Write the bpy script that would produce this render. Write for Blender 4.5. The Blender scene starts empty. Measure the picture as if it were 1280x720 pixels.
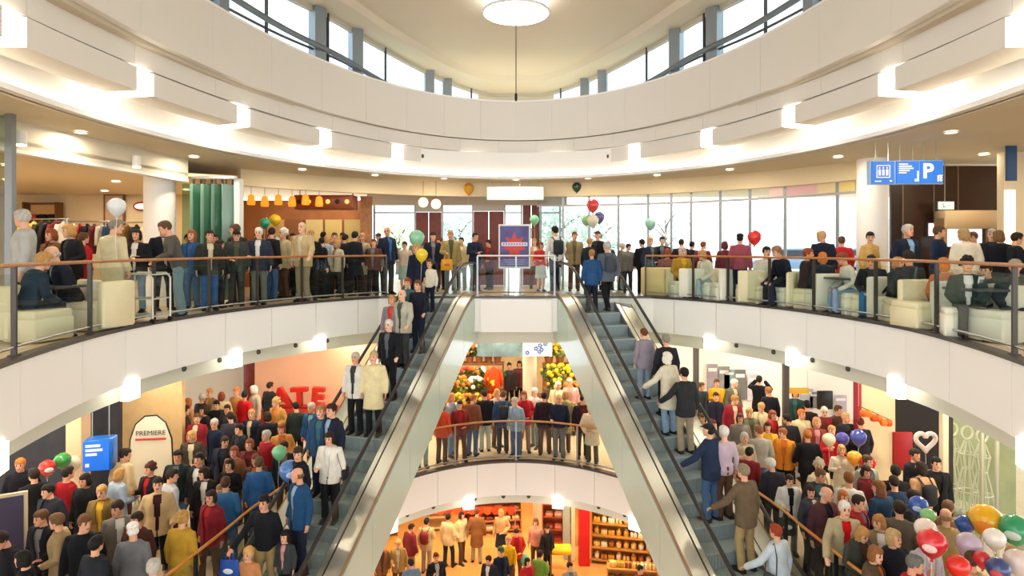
import bpy, bmesh, math, random
from mathutils import Vector, Matrix, noise

S = bpy.context.scene
COL = S.collection
R = math.radians
PI = math.pi

# ------------------------------------------------------------------ camera
cam_data = bpy.data.cameras.new('camera')
cam_data.sensor_width = 36.0
cam_data.lens = 780.0 / 1280.0 * 36.0
cam_data.shift_x = -5.0 / 1280.0
cam_data.shift_y = -50.0 / 1280.0
cam_data.clip_start = 0.05
cam_data.clip_end = 400
cam = bpy.data.objects.new('camera', cam_data)
COL.objects.link(cam)
cam.location = (0, 0, 1.3)
cam.rotation_euler = (R(90), 0, 0)
S.camera = cam

# ------------------------------------------------------------------ world: bright overcast sky
W = bpy.data.worlds.new('overcast_sky')
S.world = W
W.use_nodes = True
wn = W.node_tree
bg = wn.nodes['Background']
wtc = wn.nodes.new('ShaderNodeTexCoord')
wns = wn.nodes.new('ShaderNodeTexNoise'); wns.inputs['Scale'].default_value = 2.2; wns.inputs['Detail'].default_value = 5
wrp = wn.nodes.new('ShaderNodeValToRGB')
wrp.color_ramp.elements[0].position = .35; wrp.color_ramp.elements[0].color = (.80, .88, .97, 1)
wrp.color_ramp.elements[1].position = .65; wrp.color_ramp.elements[1].color = (1, .99, .97, 1)
wn.links.new(wtc.outputs['Generated'], wns.inputs['Vector'])
wn.links.new(wns.outputs['Fac'], wrp.inputs['Fac'])
wn.links.new(wrp.outputs['Color'], bg.inputs['Color'])
bg.inputs['Strength'].default_value = 2.7

S.view_settings.view_transform = 'Standard'
S.view_settings.look = 'None'
S.view_settings.gamma = 1.0
S.view_settings.use_curve_mapping = False
S.view_settings.exposure = 0.45
S.cycles.max_bounces = 7
S.cycles.diffuse_bounces = 4
S.cycles.glossy_bounces = 3
S.cycles.transmission_bounces = 6
S.cycles.transparent_max_bounces = 20
S.cycles.sample_clamp_indirect = 6.0
S.cycles.caustics_reflective = False
S.cycles.caustics_refractive = False
LAMP = 1.0      # common factor of all lamps in the building

# ------------------------------------------------------------------ materials
def lin(h):
    h = h.lstrip('#')
    v = [int(h[i:i + 2], 16) / 255 for i in (0, 2, 4)]
    return tuple(((c + .055) / 1.055) ** 2.4 if c > .04045 else c / 12.92 for c in v) + (1,)

MATS = {}
def mat(hexc, rough=.6, metal=0., var=.0, scale=6., spec=.4, coat=0., bump=0.):
    key = (hexc, rough, metal, var, scale, spec, coat, bump)
    if key in MATS:
        return MATS[key]
    m = bpy.data.materials.new('surface_' + hexc.strip('#'))
    m.use_nodes = True
    nt = m.node_tree
    p = nt.nodes['Principled BSDF']
    p.inputs['Base Color'].default_value = lin(hexc)
    p.inputs['Roughness'].default_value = rough
    p.inputs['Metallic'].default_value = metal
    p.inputs['Specular IOR Level'].default_value = spec
    p.inputs['Coat Weight'].default_value = coat
    if var > 0 or bump > 0:
        tc = nt.nodes.new('ShaderNodeTexCoord')
        n = nt.nodes.new('ShaderNodeTexNoise')
        n.inputs['Scale'].default_value = scale
        n.inputs['Detail'].default_value = 4
        nt.links.new(tc.outputs['Object'], n.inputs['Vector'])
        if var > 0:
            hs = nt.nodes.new('ShaderNodeHueSaturation')
            hs.inputs['Color'].default_value = lin(hexc)
            mr = nt.nodes.new('ShaderNodeMapRange')
            mr.inputs['From Min'].default_value = .3; mr.inputs['From Max'].default_value = .7
            mr.inputs['To Min'].default_value = 1 - var; mr.inputs['To Max'].default_value = 1 + var
            nt.links.new(n.outputs['Fac'], mr.inputs['Value'])
            nt.links.new(mr.outputs['Result'], hs.inputs['Value'])
            nt.links.new(hs.outputs['Color'], p.inputs['Base Color'])
        if bump > 0:
            b = nt.nodes.new('ShaderNodeBump')
            b.inputs['Strength'].default_value = bump
            b.inputs['Distance'].default_value = .01
            nt.links.new(n.outputs['Fac'], b.inputs['Height'])
            nt.links.new(b.outputs['Normal'], p.inputs['Normal'])
    MATS[key] = m
    return m

def glow(hexc, strength):
    key = ('glow', hexc, strength)
    if key in MATS:
        return MATS[key]
    m = bpy.data.materials.new('lamp_glow')
    m.use_nodes = True
    nt = m.node_tree
    p = nt.nodes['Principled BSDF']
    p.inputs['Base Color'].default_value = lin(hexc) if strength < 2 else (.9, .9, .88, 1)
    p.inputs['Emission Color'].default_value = lin(hexc)
    p.inputs['Emission Strength'].default_value = strength * LAMP
    MATS[key] = m
    return m

def glass(tint, refl=.9):
    key = ('glass', tint, refl)
    if key in MATS:
        return MATS[key]
    m = bpy.data.materials.new('sheet_glass')
    m.use_nodes = True
    nt = m.node_tree
    nt.nodes.remove(nt.nodes['Principled BSDF'])
    t = nt.nodes.new('ShaderNodeBsdfTransparent'); t.inputs['Color'].default_value = lin(tint)
    g = nt.nodes.new('ShaderNodeBsdfGlossy'); g.inputs['Roughness'].default_value = .02
    g.inputs['Color'].default_value = (refl, refl, refl, 1)
    f = nt.nodes.new('ShaderNodeFresnel'); f.inputs['IOR'].default_value = 1.35
    ge = nt.nodes.new('ShaderNodeNewGeometry')          # the far face of the sheet only transmits
    mu = nt.nodes.new('ShaderNodeMath'); mu.operation = 'MULTIPLY'
    iv = nt.nodes.new('ShaderNodeMath'); iv.operation = 'SUBTRACT'; iv.inputs[0].default_value = 1
    nt.links.new(ge.outputs['Backfacing'], iv.inputs[1])
    nt.links.new(f.outputs[0], mu.inputs[0]); nt.links.new(iv.outputs[0], mu.inputs[1])
    mx = nt.nodes.new('ShaderNodeMixShader')
    nt.links.new(mu.outputs[0], mx.inputs[0])
    nt.links.new(t.outputs[0], mx.inputs[1])
    nt.links.new(g.outputs[0], mx.inputs[2])
    nt.links.new(mx.outputs[0], nt.nodes['Material Output'].inputs['Surface'])
    MATS[key] = m
    return m

def tile_mat(h1, h2, mortar, size, rough=.35, rot=0.):
    m = bpy.data.materials.new('floor_tiles')
    m.use_nodes = True
    nt = m.node_tree
    p = nt.nodes['Principled BSDF']
    tc = nt.nodes.new('ShaderNodeTexCoord')
    mp = nt.nodes.new('ShaderNodeMapping'); mp.inputs['Rotation'].default_value = (0, 0, rot)
    b = nt.nodes.new('ShaderNodeTexBrick')
    b.offset = 0.0
    b.inputs['Color1'].default_value = lin(h1); b.inputs['Color2'].default_value = lin(h2)
    b.inputs['Mortar'].default_value = lin(mortar)
    b.inputs['Scale'].default_value = 1.0
    b.inputs['Mortar Size'].default_value = .006
    b.inputs['Brick Width'].default_value = size; b.inputs['Row Height'].default_value = size
    nt.links.new(tc.outputs['Object'], mp.inputs['Vector'])
    nt.links.new(mp.outputs['Vector'], b.inputs['Vector'])
    nt.links.new(b.outputs['Color'], p.inputs['Base Color'])
    p.inputs['Roughness'].default_value = rough
    return m

WHITE = mat('#f7f4ee', .55, var=.01, scale=.7)
PARA = mat('#e6e0d6', .6, var=.012, scale=.7)
PAINT = mat('#ece7da', .7, var=.02, scale=.8)
CREAM = mat('#e4d8bd', .75, var=.03, scale=.9)
DARKLINE = mat('#5f5a50', .7)
STEEL = mat('#b9bab8', .32, metal=.9)
BRIGHTSTEEL = mat('#dcd8d0', .28, metal=.85)
DARKSTEEL = mat('#55504b', .42, metal=.5)
BLACK = mat('#161617', .5)
RUBBER = mat('#2a2828', .45)
WOODRAIL = mat('#b0713a', .38, var=.18, scale=14, coat=.3)
GLASS = glass('#f6f9f7')

# ------------------------------------------------------------------ object helpers
def tag(o, label=None, cat=None, group=None, kind=None):
    if label: o['label'] = label
    if cat: o['category'] = cat
    if group: o['group'] = group
    if kind: o['kind'] = kind
    return o

def empty(name, loc, rz=0., label=None, cat=None, group=None, kind=None):
    o = bpy.data.objects.new(name, None)
    o.empty_display_size = .1
    COL.objects.link(o)
    o.location = loc
    o.rotation_euler = (0, 0, rz)
    return tag(o, label, cat, group, kind)

def link_mesh(name, me, m, parent=None, loc=(0, 0, 0), rot=(0, 0, 0), scale=(1, 1, 1)):
    o = bpy.data.objects.new(name, me)
    COL.objects.link(o)
    if parent is not None:
        o.parent = parent
    o.location = loc
    o.rotation_euler = rot
    o.scale = scale
    if m is not None:
        if len(me.materials) == 0:
            me.materials.append(m)
        elif me.materials[0] is not m:
            o.material_slots[0].link = 'OBJECT'
            o.material_slots[0].material = m
    return o

def smooth(me, angle=35):
    me.shade_smooth()
    try:
        me.set_sharp_from_angle(angle=R(angle))
    except Exception:
        pass

class MB:
    """collects shapes into ONE mesh"""
    def __init__(self):
        self.v = []; self.f = []; self.mi = []
    def add(self, vs, fs, mi=0):
        k = len(self.v)
        self.v += [tuple(v) for v in vs]
        self.f += [tuple(i + k for i in f) for f in fs]
        self.mi += [mi] * len(fs)
        return self
    def box(self, c, s, rz=0., mi=0, rot=None, bev=0.):
        hx, hy, hz = s[0] / 2, s[1] / 2, s[2] / 2
        vs = [Vector((sx * hx, sy * hy, sz * hz)) for sz in (-1, 1) for sy in (-1, 1) for sx in (-1, 1)]
        M = rot if rot is not None else Matrix.Rotation(rz, 3, 'Z')
        vs = [M @ v + Vector(c) for v in vs]
        return self.add(vs, [(0, 2, 3, 1), (4, 5, 7, 6), (0, 1, 5, 4), (2, 6, 7, 3), (0, 4, 6, 2), (1, 3, 7, 5)], mi)
    def rbox(self, c, s, b=.02, rz=0., mi=0):
        """box with bevelled vertical and top edges (three stacked rings)"""
        hx, hy, hz = s[0] / 2, s[1] / 2, s[2] / 2
        def ring(z, i):
            x, y = hx - i, hy - i
            q = min(b, x * .9, y * .9)
            return [(x - q, -y, z), (x, -y + q, z), (x, y - q, z), (x - q, y, z), (-x + q, y, z), (-x, y - q, z), (-x, -y + q, z), (-x + q, -y, z)]
        rings = [ring(-hz, b * .6), ring(-hz + b, 0), ring(hz - b, 0), ring(hz - b * .3, b * .35), ring(hz, b)]
        M = Matrix.Rotation(rz, 3, 'Z')
        vs = [M @ Vector(p) + Vector(c) for r in rings for p in r]
        fs = []
        for k in range(len(rings) - 1):
            for i in range(8):
                j = (i + 1) % 8
                fs.append((k * 8 + i, k * 8 + j, k * 8 + 8 + j, k * 8 + 8 + i))
        fs.append(tuple(reversed(range(8))))
        fs.append(tuple(range(len(rings) * 8 - 8, len(rings) * 8)))
        return self.add(vs, fs, mi)
    def cyl(self, a, b, r, n=12, r2=None, mi=0, caps=True):
        a, b = Vector(a), Vector(b)
        return self.tube([a, b], [r, r if r2 is None else r2], n, mi, caps)
    def tube(self, path, rad, n=8, mi=0, caps=True, flat=None, ref=None):
        """loft along path; rad: list of r or (r1,r2); ref: side vector"""
        P = [Vector(p) for p in path]
        m = len(P)
        if not isinstance(rad, (list, tuple)):
            rad = [rad] * m
        T = []
        for i in range(m):
            t = (P[min(i + 1, m - 1)] - P[max(i - 1, 0)])
            T.append(t.normalized() if t.length > 1e-9 else Vector((0, 0, 1)))
        s = Vector(ref) if ref is not None else (Vector((1, 0, 0)) if abs(T[0].x) < .8 else Vector((0, 1, 0)))
        vs = []
        for i in range(m):
            s = (s - T[i] * s.dot(T[i]))
            s = s.normalized() if s.length > 1e-6 else T[i].orthogonal().normalized()
            u = T[i].cross(s)
            ra, rb = (rad[i] if isinstance(rad[i], (list, tuple)) else (rad[i], rad[i]))
            for k in range(n):
                an = 2 * PI * k / n
                vs.append(P[i] + s * (ra * math.cos(an)) + u * (rb * math.sin(an)))
        fs = [(i * n + k, i * n + (k + 1) % n, (i + 1) * n + (k + 1) % n, (i + 1) * n + k) for i in range(m - 1) for k in range(n)]
        if caps:
            fs.append(tuple(reversed(range(n))))
            fs.append(tuple(range((m - 1) * n, m * n)))
        return self.add(vs, fs, mi)
    def ball(self, c, r, n=10, m=6, mi=0, rot=None):
        rx, ry, rz = r if isinstance(r, (list, tuple)) else (r, r, r)
        vs = [Vector((0, 0, -rz))]
        for i in range(1, m):
            a = -PI / 2 + PI * i / m
            for k in range(n):
                b = 2 * PI * k / n
                vs.append(Vector((rx * math.cos(a) * math.cos(b), ry * math.cos(a) * math.sin(b), rz * math.sin(a))))
        vs.append(Vector((0, 0, rz)))
        fs = [(0, 1 + (k + 1) % n, 1 + k) for k in range(n)]
        for i in range(m - 2):
            for k in range(n):
                a = 1 + i * n
                fs.append((a + k, a + (k + 1) % n, a + n + (k + 1) % n, a + n + k))
        a = 1 + (m - 2) * n
        fs += [(a + k, a + (k + 1) % n, len(vs) - 1) for k in range(n)]
        if rot is not None:
            vs = [rot @ v for v in vs]
        return self.add([v + Vector(c) for v in vs], fs, mi)
    def wall(self, inner, outer, z0, z1, mi=0, closed=False):
        """solid band between two plan curves; z0/z1 numbers or lists"""
        n = len(inner)
        g = lambda z, i: z[i] if isinstance(z, (list, tuple)) else z
        vs = []
        for i in range(n):
            (a, b), (c, d) = inner[i], outer[i]
            vs += [(a, b, g(z0, i)), (c, d, g(z0, i)), (c, d, g(z1, i)), (a, b, g(z1, i))]
        fs = []
        for i in range(n if closed else n - 1):
            j = (i + 1) % n
            for k in range(4):
                l = (k + 1) % 4
                fs.append((i * 4 + k, i * 4 + l, j * 4 + l, j * 4 + k))
        if not closed:
            fs += [(3, 2, 1, 0), tuple(4 * (n - 1) + k for k in range(4))]
        return self.add(vs, fs, mi)
    def mesh(self, name, sm=None):
        me = bpy.data.meshes.new(name)
        me.from_pydata(self.v, [], self.f)
        if any(self.mi):
            me.polygons.foreach_set('material_index', self.mi)
        bm = bmesh.new(); bm.from_mesh(me)
        bmesh.ops.recalc_face_normals(bm, faces=bm.faces)
        bm.to_mesh(me); bm.free()
        if sm:
            smooth(me, sm)
        return me
    def build(self, name, m, parent=None, sm=None, loc=(0, 0, 0), rot=(0, 0, 0)):
        me = self.mesh(name, sm)
        if isinstance(m, (list, tuple)):
            for x in m: me.materials.append(x)
            return link_mesh(name, me, None, parent, loc, rot)
        return link_mesh(name, me, m, parent, loc, rot)

def struct(o):
    o['kind'] = 'structure'
    return o

TEXTS = {}
def text_mesh(txt, size, depth=.004, bold=0.):
    key = (txt, size, depth, bold)
    if key in TEXTS: return TEXTS[key]
    c = bpy.data.curves.new('lettering', 'FONT')
    c.body = txt; c.size = size; c.extrude = depth; c.offset = bold
    c.align_x = 'CENTER'; c.align_y = 'CENTER'; c.resolution_u = 3
    o = bpy.data.objects.new('lettering', c); COL.objects.link(o)
    dg = bpy.context.evaluated_depsgraph_get()
    me = bpy.data.meshes.new_from_object(o.evaluated_get(dg))
    bpy.data.objects.remove(o); bpy.data.curves.remove(c)
    me.materials.clear()
    TEXTS[key] = me
    return me

# sideways place and height of a thing along a sight line from the gallery edge, at its real distance
def across(px, dist): return (px - 645) / 780 * dist
def up(py, dist): return 1.3 + (310 - py) / 780 * dist
UP_W, SHOP_W, MID_W, LOW_W = 20, 26, 30, 46      # watts of the downlights on each floor
# ------------------------------------------------------------------ people: body, clothes and hair, made once per pose and shared
def evaluated(mb, name, voxel, smooth_it=2, post=None):
    """one continuous surface out of the overlapping lofts"""
    me = mb.mesh('tmp')
    o = bpy.data.objects.new('tmp', me); COL.objects.link(o)
    rm = o.modifiers.new('r', 'REMESH'); rm.mode = 'VOXEL'; rm.voxel_size = voxel
    if smooth_it:
        sm = o.modifiers.new('s', 'SMOOTH'); sm.factor = .5; sm.iterations = smooth_it
    dg = bpy.context.evaluated_depsgraph_get()
    out = bpy.data.meshes.new_from_object(o.evaluated_get(dg))
    out.name = name
    bpy.data.objects.remove(o); bpy.data.meshes.remove(me)
    out.materials.clear()
    out.shade_smooth()
    return out

TORSO = [(.84, .140, .105, .005), (.93, .168, .118, .008), (1.02, .155, .110, .002), (1.10, .143, .103, -.004), (1.22, .158, .112, -.008),
         (1.33, .172, .116, -.004), (1.395, .160, .102, .004), (1.44, .112, .082, .010), (1.475, .075, .066, .012)]
HEAD = [(-.118, .026, .030, -.062), (-.100, .045, .052, -.046), (-.07, .060, .078, -.022), (-.02, .072, .094, -.006), (.03, .076, .098, .0),
        (.07, .068, .088, .004), (.098, .045, .060, .007), (.112, .018, .025, .008)]
HC = Vector((0, -.012, 1.638))

# pose: lean of the torso (deg forward), sit flag, head yaw/pitch, arms (elbow, wrist, hand direction) for right (x<0) and left (x>0), legs (knee, ankle)
def hang(s, y=0.): return ((s * .245, .035, 1.13), (s * .262, -.02 + y, .885), (s * .0, -.15, -1), .45)
def legs0(): return [((s * .10, -.02, .50), (s * .105, .02, .085)) for s in (-1, 1)]
POSES = {
 'stand': dict(arms=[hang(-1), hang(1)], legs=legs0()),
 'stand_b': dict(arms=[((-.26, .05, 1.14), (-.20, -.07, .93), (.2, -.3, -.9), .8), hang(1, .02)], legs=[((-.11, -.10, .51), (-.12, -.10, .085)), ((.09, .02, .50), (.10, .06, .085))], yaw=14),
 'stand_c': dict(lean=3, arms=[hang(-1, -.05), ((.27, .03, 1.15), (.13, -.20, 1.02), (-.8, -.5, .1), .6)], legs=[((-.10, .01, .50), (-.11, .05, .085)), ((.11, -.07, .51), (.13, -.07, .085))], yaw=-18, pitch=6),
 'talk': dict(arms=[((-.25, .0, 1.14), (-.16, -.24, 1.22), (.2, -.5, .8), .5), hang(1)], legs=legs0(), yaw=-8),
 'look_left': dict(arms=[hang(-1), hang(1, -.03)], legs=legs0(), yaw=42, pitch=8),
 'look_right': dict(arms=[hang(-1, -.03), hang(1)], legs=legs0(), yaw=-42, pitch=8),
 'look_down': dict(arms=[((-.25, .0, 1.14), (-.13, -.24, 1.06), (.6, -.8, .1), .6), hang(1)], legs=legs0(), pitch=24, lean=3),
 'walk': dict(arms=[((-.25, .09, 1.15), (-.25, .10, .90), (0, -.1, -1), .45), ((.245, -.02, 1.14), (.235, -.20, .96), (0, -.6, -.8), .45)],
              legs=[((-.09, -.17, .53), (-.09, -.23, .085)), ((.09, .05, .49), (.09, .30, .14))]),
 'lean': dict(lean=16, arms=[((-.27, -.10, 1.17), (-.10, -.36, 1.10), (.8, -.5, -.1), .5), ((.27, -.10, 1.17), (.10, -.34, 1.12), (-.8, -.5, -.1), .5)],
              legs=[((-.11, .02, .50), (-.115, .09, .085)), ((.11, -.03, .50), (.115, .03, .085))], pitch=14),
 'folded': dict(arms=[((-.255, -.02, 1.15), (-.02, -.185, 1.17), (.9, -.1, .2), .3), ((.255, -.02, 1.15), (.04, -.20, 1.13), (-.9, -.05, .25), .3)], legs=legs0()),
 'hold': dict(arms=[((-.245, .02, 1.13), (-.17, -.24, 1.10), (.3, -.9, .15), 1.0), hang(1)], legs=legs0(), pitch=6),
 'rail_right': dict(lean=4, arms=[((-.30, -.13, 1.17), (-.38, -.37, 1.02), (-.1, -.9, -.35), .9), hang(1)],
                    legs=[((-.10, -.06, .51), (-.10, .0, .085)), ((.10, -.01, .50), (.105, .04, .085))]),
 'rail_left': dict(lean=4, arms=[hang(-1), ((.30, -.13, 1.17), (.38, -.37, 1.02), (.1, -.9, -.35), .9)],
                   legs=[((-.10, -.01, .50), (-.105, .04, .085)), ((.10, -.06, .51), (.10, .0, .085))]),
 'photo': dict(arms=[((-.30, -.16, 1.36), (-.12, -.25, 1.56), (.4, -.3, .85), .9), ((.30, -.16, 1.36), (.12, -.25, 1.56), (-.4, -.3, .85), .9)], legs=legs0(), pitch=-4),
 'sit': dict(sit=1, lean=4, arms=[((-.25, -.03, 1.14), (-.13, -.24, .99), (.4, -.9, -.1), .5), ((.25, -.03, 1.14), (.12, -.25, .98), (-.4, -.9, -.1), .5)]),
 'sit_table': dict(sit=1, lean=20, arms=[((-.27, -.08, 1.15), (-.12, -.34, 1.11), (.6, -.8, .0), .5), ((.27, -.06, 1.15), (.16, -.34, 1.10), (-.5, -.8, .05), .6)], pitch=8),
 'child': dict(child=1, arms=[hang(-1), hang(1, -.04)], legs=legs0()),
}
SIT_DROP = .46   # a seated body is lowered by this much

def pose_data(name):
    P = POSES[name]
    piv = Vector((0, 0, .95))
    RT = Matrix.Rotation(R(P.get('lean', 0)), 3, 'X')
    def T(v): return RT @ (Vector(v) - piv) + piv
    neck = Vector((0, .012, 1.49))
    RH = Matrix.Rotation(R(P.get('yaw', 0)), 3, 'Z') @ Matrix.Rotation(R(P.get('pitch', 0) - P.get('lean', 0) * .6), 3, 'X')
    k = 1.28 if P.get('child') else 1.0
    def H(v): return T(neck + RH @ ((Vector(v) * k) + Vector((0, -.024, .148 + (.03 if k > 1 else 0)))))
    legs = P.get('legs')
    drop = 0
    if P.get('sit'):
        legs = [((s * .12, -.42, .94), (s * .125, -.40, .545)) for s in (-1, 1)]
        drop = SIT_DROP
    return P, RT, T, H, RH, legs, drop, k

def sub(v, drop): return Vector(v) - Vector((0, 0, drop))

def hand(mb, w, d, nrm, curl, side):
    """palm and five bent fingers; w wrist, d direction, nrm palm normal"""
    d = Vector(d).normalized()
    n = Vector(nrm); n = (n - d * n.dot(d)).normalized()
    a = d.cross(n).normalized() * side     # towards the thumb
    c = w + d * .045
    mb.tube([w - d * .02, w + d * .012, c, w + d * .088], [(.026, .019), (.030, .017), (.039, .016), (.037, .013)], 8, ref=a)
    for i, (o, L, r) in enumerate(((.030, .070, .0092), (.010, .078, .0095), (-.010, .072, .0092), (-.029, .056, .0085))):
        p = w + d * .078 + a * o * .95
        pts = [p]
        ang = 0.
        for seg, q in ((.45, .35), (.32, .9), (.23, .8)):
            ang += curl * q * 1.15
            dd = (d * math.cos(ang) + n * math.sin(ang) + a * o * 2.2).normalized()
            pts.append(pts[-1] + dd * L * seg)
        mb.tube(pts, [r, r, r * .92, r * .7], 6, ref=a)
    p = w + d * .022 + a * .026
    q = (d * .62 + a * .75 + n * .25).normalized()
    q2 = (d * .9 + a * .2 + n * .35).normalized()
    mb.tube([p - q * .015, p + q * .036, p + q * .036 + q2 * .033], [.0125, .0115, .008], 6, ref=n)

def arm_pts(arm, s, T, lean):
    sh = Vector((s * .178, .012, 1.405))
    return [T(sh), T(arm[0]), T(arm[1])]

def body_mesh(name):
    P, RT, T, H, RH, legs, drop, k = pose_data(name)
    mb = MB()
    def ringloft(prof, f, n=16, pw=2.4):
        vs, fs = [], []
        for (z, rx, ry, yo) in prof:
            for i in range(n):
                a = 2 * PI * i / n
                c, s_ = math.cos(a), math.sin(a)
                x = rx * abs(c) ** (2 / pw) * (1 if c >= 0 else -1)
                y = ry * abs(s_) ** (2 / pw) * (1 if s_ >= 0 else -1)
                vs.append(f((x, y + yo, z)))
        m = len(prof)
        for j in range(m - 1):
            for i in range(n):
                fs.append((j * n + i, j * n + (i + 1) % n, (j + 1) * n + (i + 1) % n, (j + 1) * n + i))
        fs.append(tuple(reversed(range(n)))); fs.append(tuple(range((m - 1) * n, m * n)))
        mb.add(vs, fs)
    ringloft([(z, rx * .92, ry * .92, yo) for z, rx, ry, yo in TORSO], lambda v: sub(T(v), drop))
    mb.tube([sub(T((0, .012, 1.42)), drop), sub(T((0, .008, 1.50)), drop), sub(H((0, .02, -.06)), drop)], [.062, .054, .054], 10)
    ringloft(HEAD, lambda v: sub(H(v), drop), 16, 2.2)
    # nose, brow, lips, chin, ears
    mb.tube([sub(H(v), drop) for v in ((0, -.088, .022), (0, -.104, -.012), (0, -.112, -.028), (0, -.088, -.036))], [.009, .012, .015, .008], 6)
    mb.tube([sub(H(v), drop) for v in ((-.045, -.078, .030), (0, -.094, .032), (.045, -.078, .030))], [.008, .010, .008], 6)
    mb.tube([sub(H(v), drop) for v in ((-.024, -.082, -.060), (0, -.094, -.058), (.024, -.082, -.060))], [.006, .010, .006], 6)
    mb.ball(sub(H((0, -.078, -.098)), drop), .017)
    for s in (-1, 1):
        mb.ball(sub(H((s * .076, .008, -.012)), drop), (.010, .018, .031), 8, 6)
    for i, s in enumerate((-1, 1)):
        arm = P['arms'][i]
        a, e, w = [sub(p, drop) for p in arm_pts(arm, s, T, 0)]
        mb.tube([a + (Vector((-s * .05, 0, .0))), a, a.lerp(e, .4), e, e.lerp(w, .35), w], [.05, .056, .046, .037, .040, .026], 9)
        hd = RT @ Vector(arm[2])
        nrm = Vector((-s, 0, 0)) if abs(arm[2][2]) > .6 else Vector((0, 0, -1))
        hand(mb, w, hd, nrm, arm[3], 1 if (nrm.z == 0) == (s > 0) else -1)
        kn, an = legs[i]
        kn, an = sub(kn, drop), sub(an, drop)
        hp = sub((s * .088, .0, .92), drop)
        mb.tube([hp, hp.lerp(kn, .35), kn, kn.lerp(an, .3), an], [.085, .080, .056, .058, .036], 10)
        mb.tube([an + Vector((0, .05, -.045)), an + Vector((0, .0, -.035)), an + Vector((s * .01, -.10, -.055)), an + Vector((s * .015, -.17, -.063))],
                [(.03, .03), (.037, .042), (.042, .025), (.03, .016)], 8, ref=(1, 0, 0))
    me = evaluated(mb, 'person_body', .0115, 1)
    # eyes, brows and lips get materials of their own
    spots = [(sub(H((s * .031, -.090, .004)), drop), .0125, 1) for s in (-1, 1)] + [(sub(H((s * .03, -.093, .030)), drop), .012, 2) for s in (-1, 1)] + \
            [(sub(H((x, -.098, -.060)), drop), .012, 3) for x in (-.014, 0, .014)]
    for p in me.polygons:
        c = p.center
        for q, r, m in spots:
            if (c - q).length < r:
                p.material_index = m
    return me

def torso_shell(mb, T, drop, t, z0, z1, k=1.0, flare=0.):
    n = 18
    prof = [p for p in TORSO if z0 - .03 <= p[0] <= z1 + .03]
    vs, fs = [], []
    for (z, rx, ry, yo) in prof:
        for i in range(n):
            a = 2 * PI * i / n
            c, s_ = math.cos(a), math.sin(a)
            pw = 2.4
            x = (rx + t) * abs(c) ** (2 / pw) * (1 if c >= 0 else -1)
            y = (ry + t) * abs(s_) ** (2 / pw) * (1 if s_ >= 0 else -1)
            vs.append(sub(T((x, y + yo, z)), drop))
    m = len(prof)
    for j in range(m - 1):
        for i in range(n):
            fs.append((j * n + i, j * n + (i + 1) % n, (j + 1) * n + (i + 1) % n, (j + 1) * n + i))
    fs.append(tuple(reversed(range(n)))); fs.append(tuple(range((m - 1) * n, m * n)))
    mb.add(vs, fs)

def upper_garment(pose, kind):
    P, RT, T, H, RH, legs, drop, k = pose_data(pose)
    t = {'shirt': .010, 'sweater': .020, 'jacket': .034, 'coat': .040}[kind]
    mb = MB()
    torso_shell(mb, T, drop, t, .84, 1.48)
    for i, s in enumerate((-1, 1)):
        a, e, w = [sub(p, drop) for p in arm_pts(P['arms'][i], s, T, 0)]
        b = t * .55
        mb.tube([a + RT @ Vector((-s * .07, 0, -.01)), a, a.lerp(e, .4), e, e.lerp(w, .5), w.lerp(e, -.02)],
                [.056 + b, .058 + b, .053 + b, .048 + b, .044 + b, .036 + b], 10)
    if kind in ('jacket', 'coat', 'sweater'):
        q = .02 if kind == 'sweater' else .045
        mb.tube([sub(T((0, .010, 1.445)), drop), sub(T((0, .008, 1.462 + q * .55)), drop)], [(.085 + t * .5, .08 + t * .4), (.072, .07)], 14)
    if kind == 'coat' and not P.get('sit'):
        c1 = (Vector(legs[0][0]) + Vector(legs[1][0])) / 2
        w1 = abs(legs[0][0][1] - legs[1][0][1]) / 2
        mb.tube([(0, 0, .95), (0, c1.y * .4, .78), (0, c1.y, .56)], [(.195, .150), (.205, .155 + w1 * .5), (.225, .165 + w1)], 18, ref=(1, 0, 0))
    elif kind == 'jacket' and not P.get('sit'):
        mb.tube([(0, .004, .95), (0, 0, .82), (0, -.004, .765)], [(.205, .155), (.212, .160), (.208, .158)], 18, ref=(1, 0, 0))
    me = evaluated(mb, kind, .019, 2)
    if kind == 'jacket' or kind == 'sweater':
        # cut the front opening / the neckline, then give the cloth its thickness
        bm = bmesh.new(); bm.from_mesh(me)
        RTi = RT.inverted(); piv = Vector((0, 0, .95))
        kill = []
        for f in bm.faces:
            c = f.calc_center_median() + Vector((0, 0, drop))
            l = RTi @ (c - piv) + piv
            if kind == 'jacket' and l.y < -.045 and l.z < 1.475:
                wd = .016 + max(0, (l.z - .86)) * .085
                if abs(l.x) < wd: kill.append(f)
            if l.z > 1.478 and (l - Vector((0, .01, l.z))).length < .062: kill.append(f)
            if l.z < .80 and f.normal.z < -.7: kill.append(f)
        bmesh.ops.delete(bm, geom=list(set(kill)), context='FACES')
        bmesh.ops.solidify(bm, geom=bm.faces[:], thickness=.008)
        bm.to_mesh(me); bm.free()
        me.shade_smooth()
    return me

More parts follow.
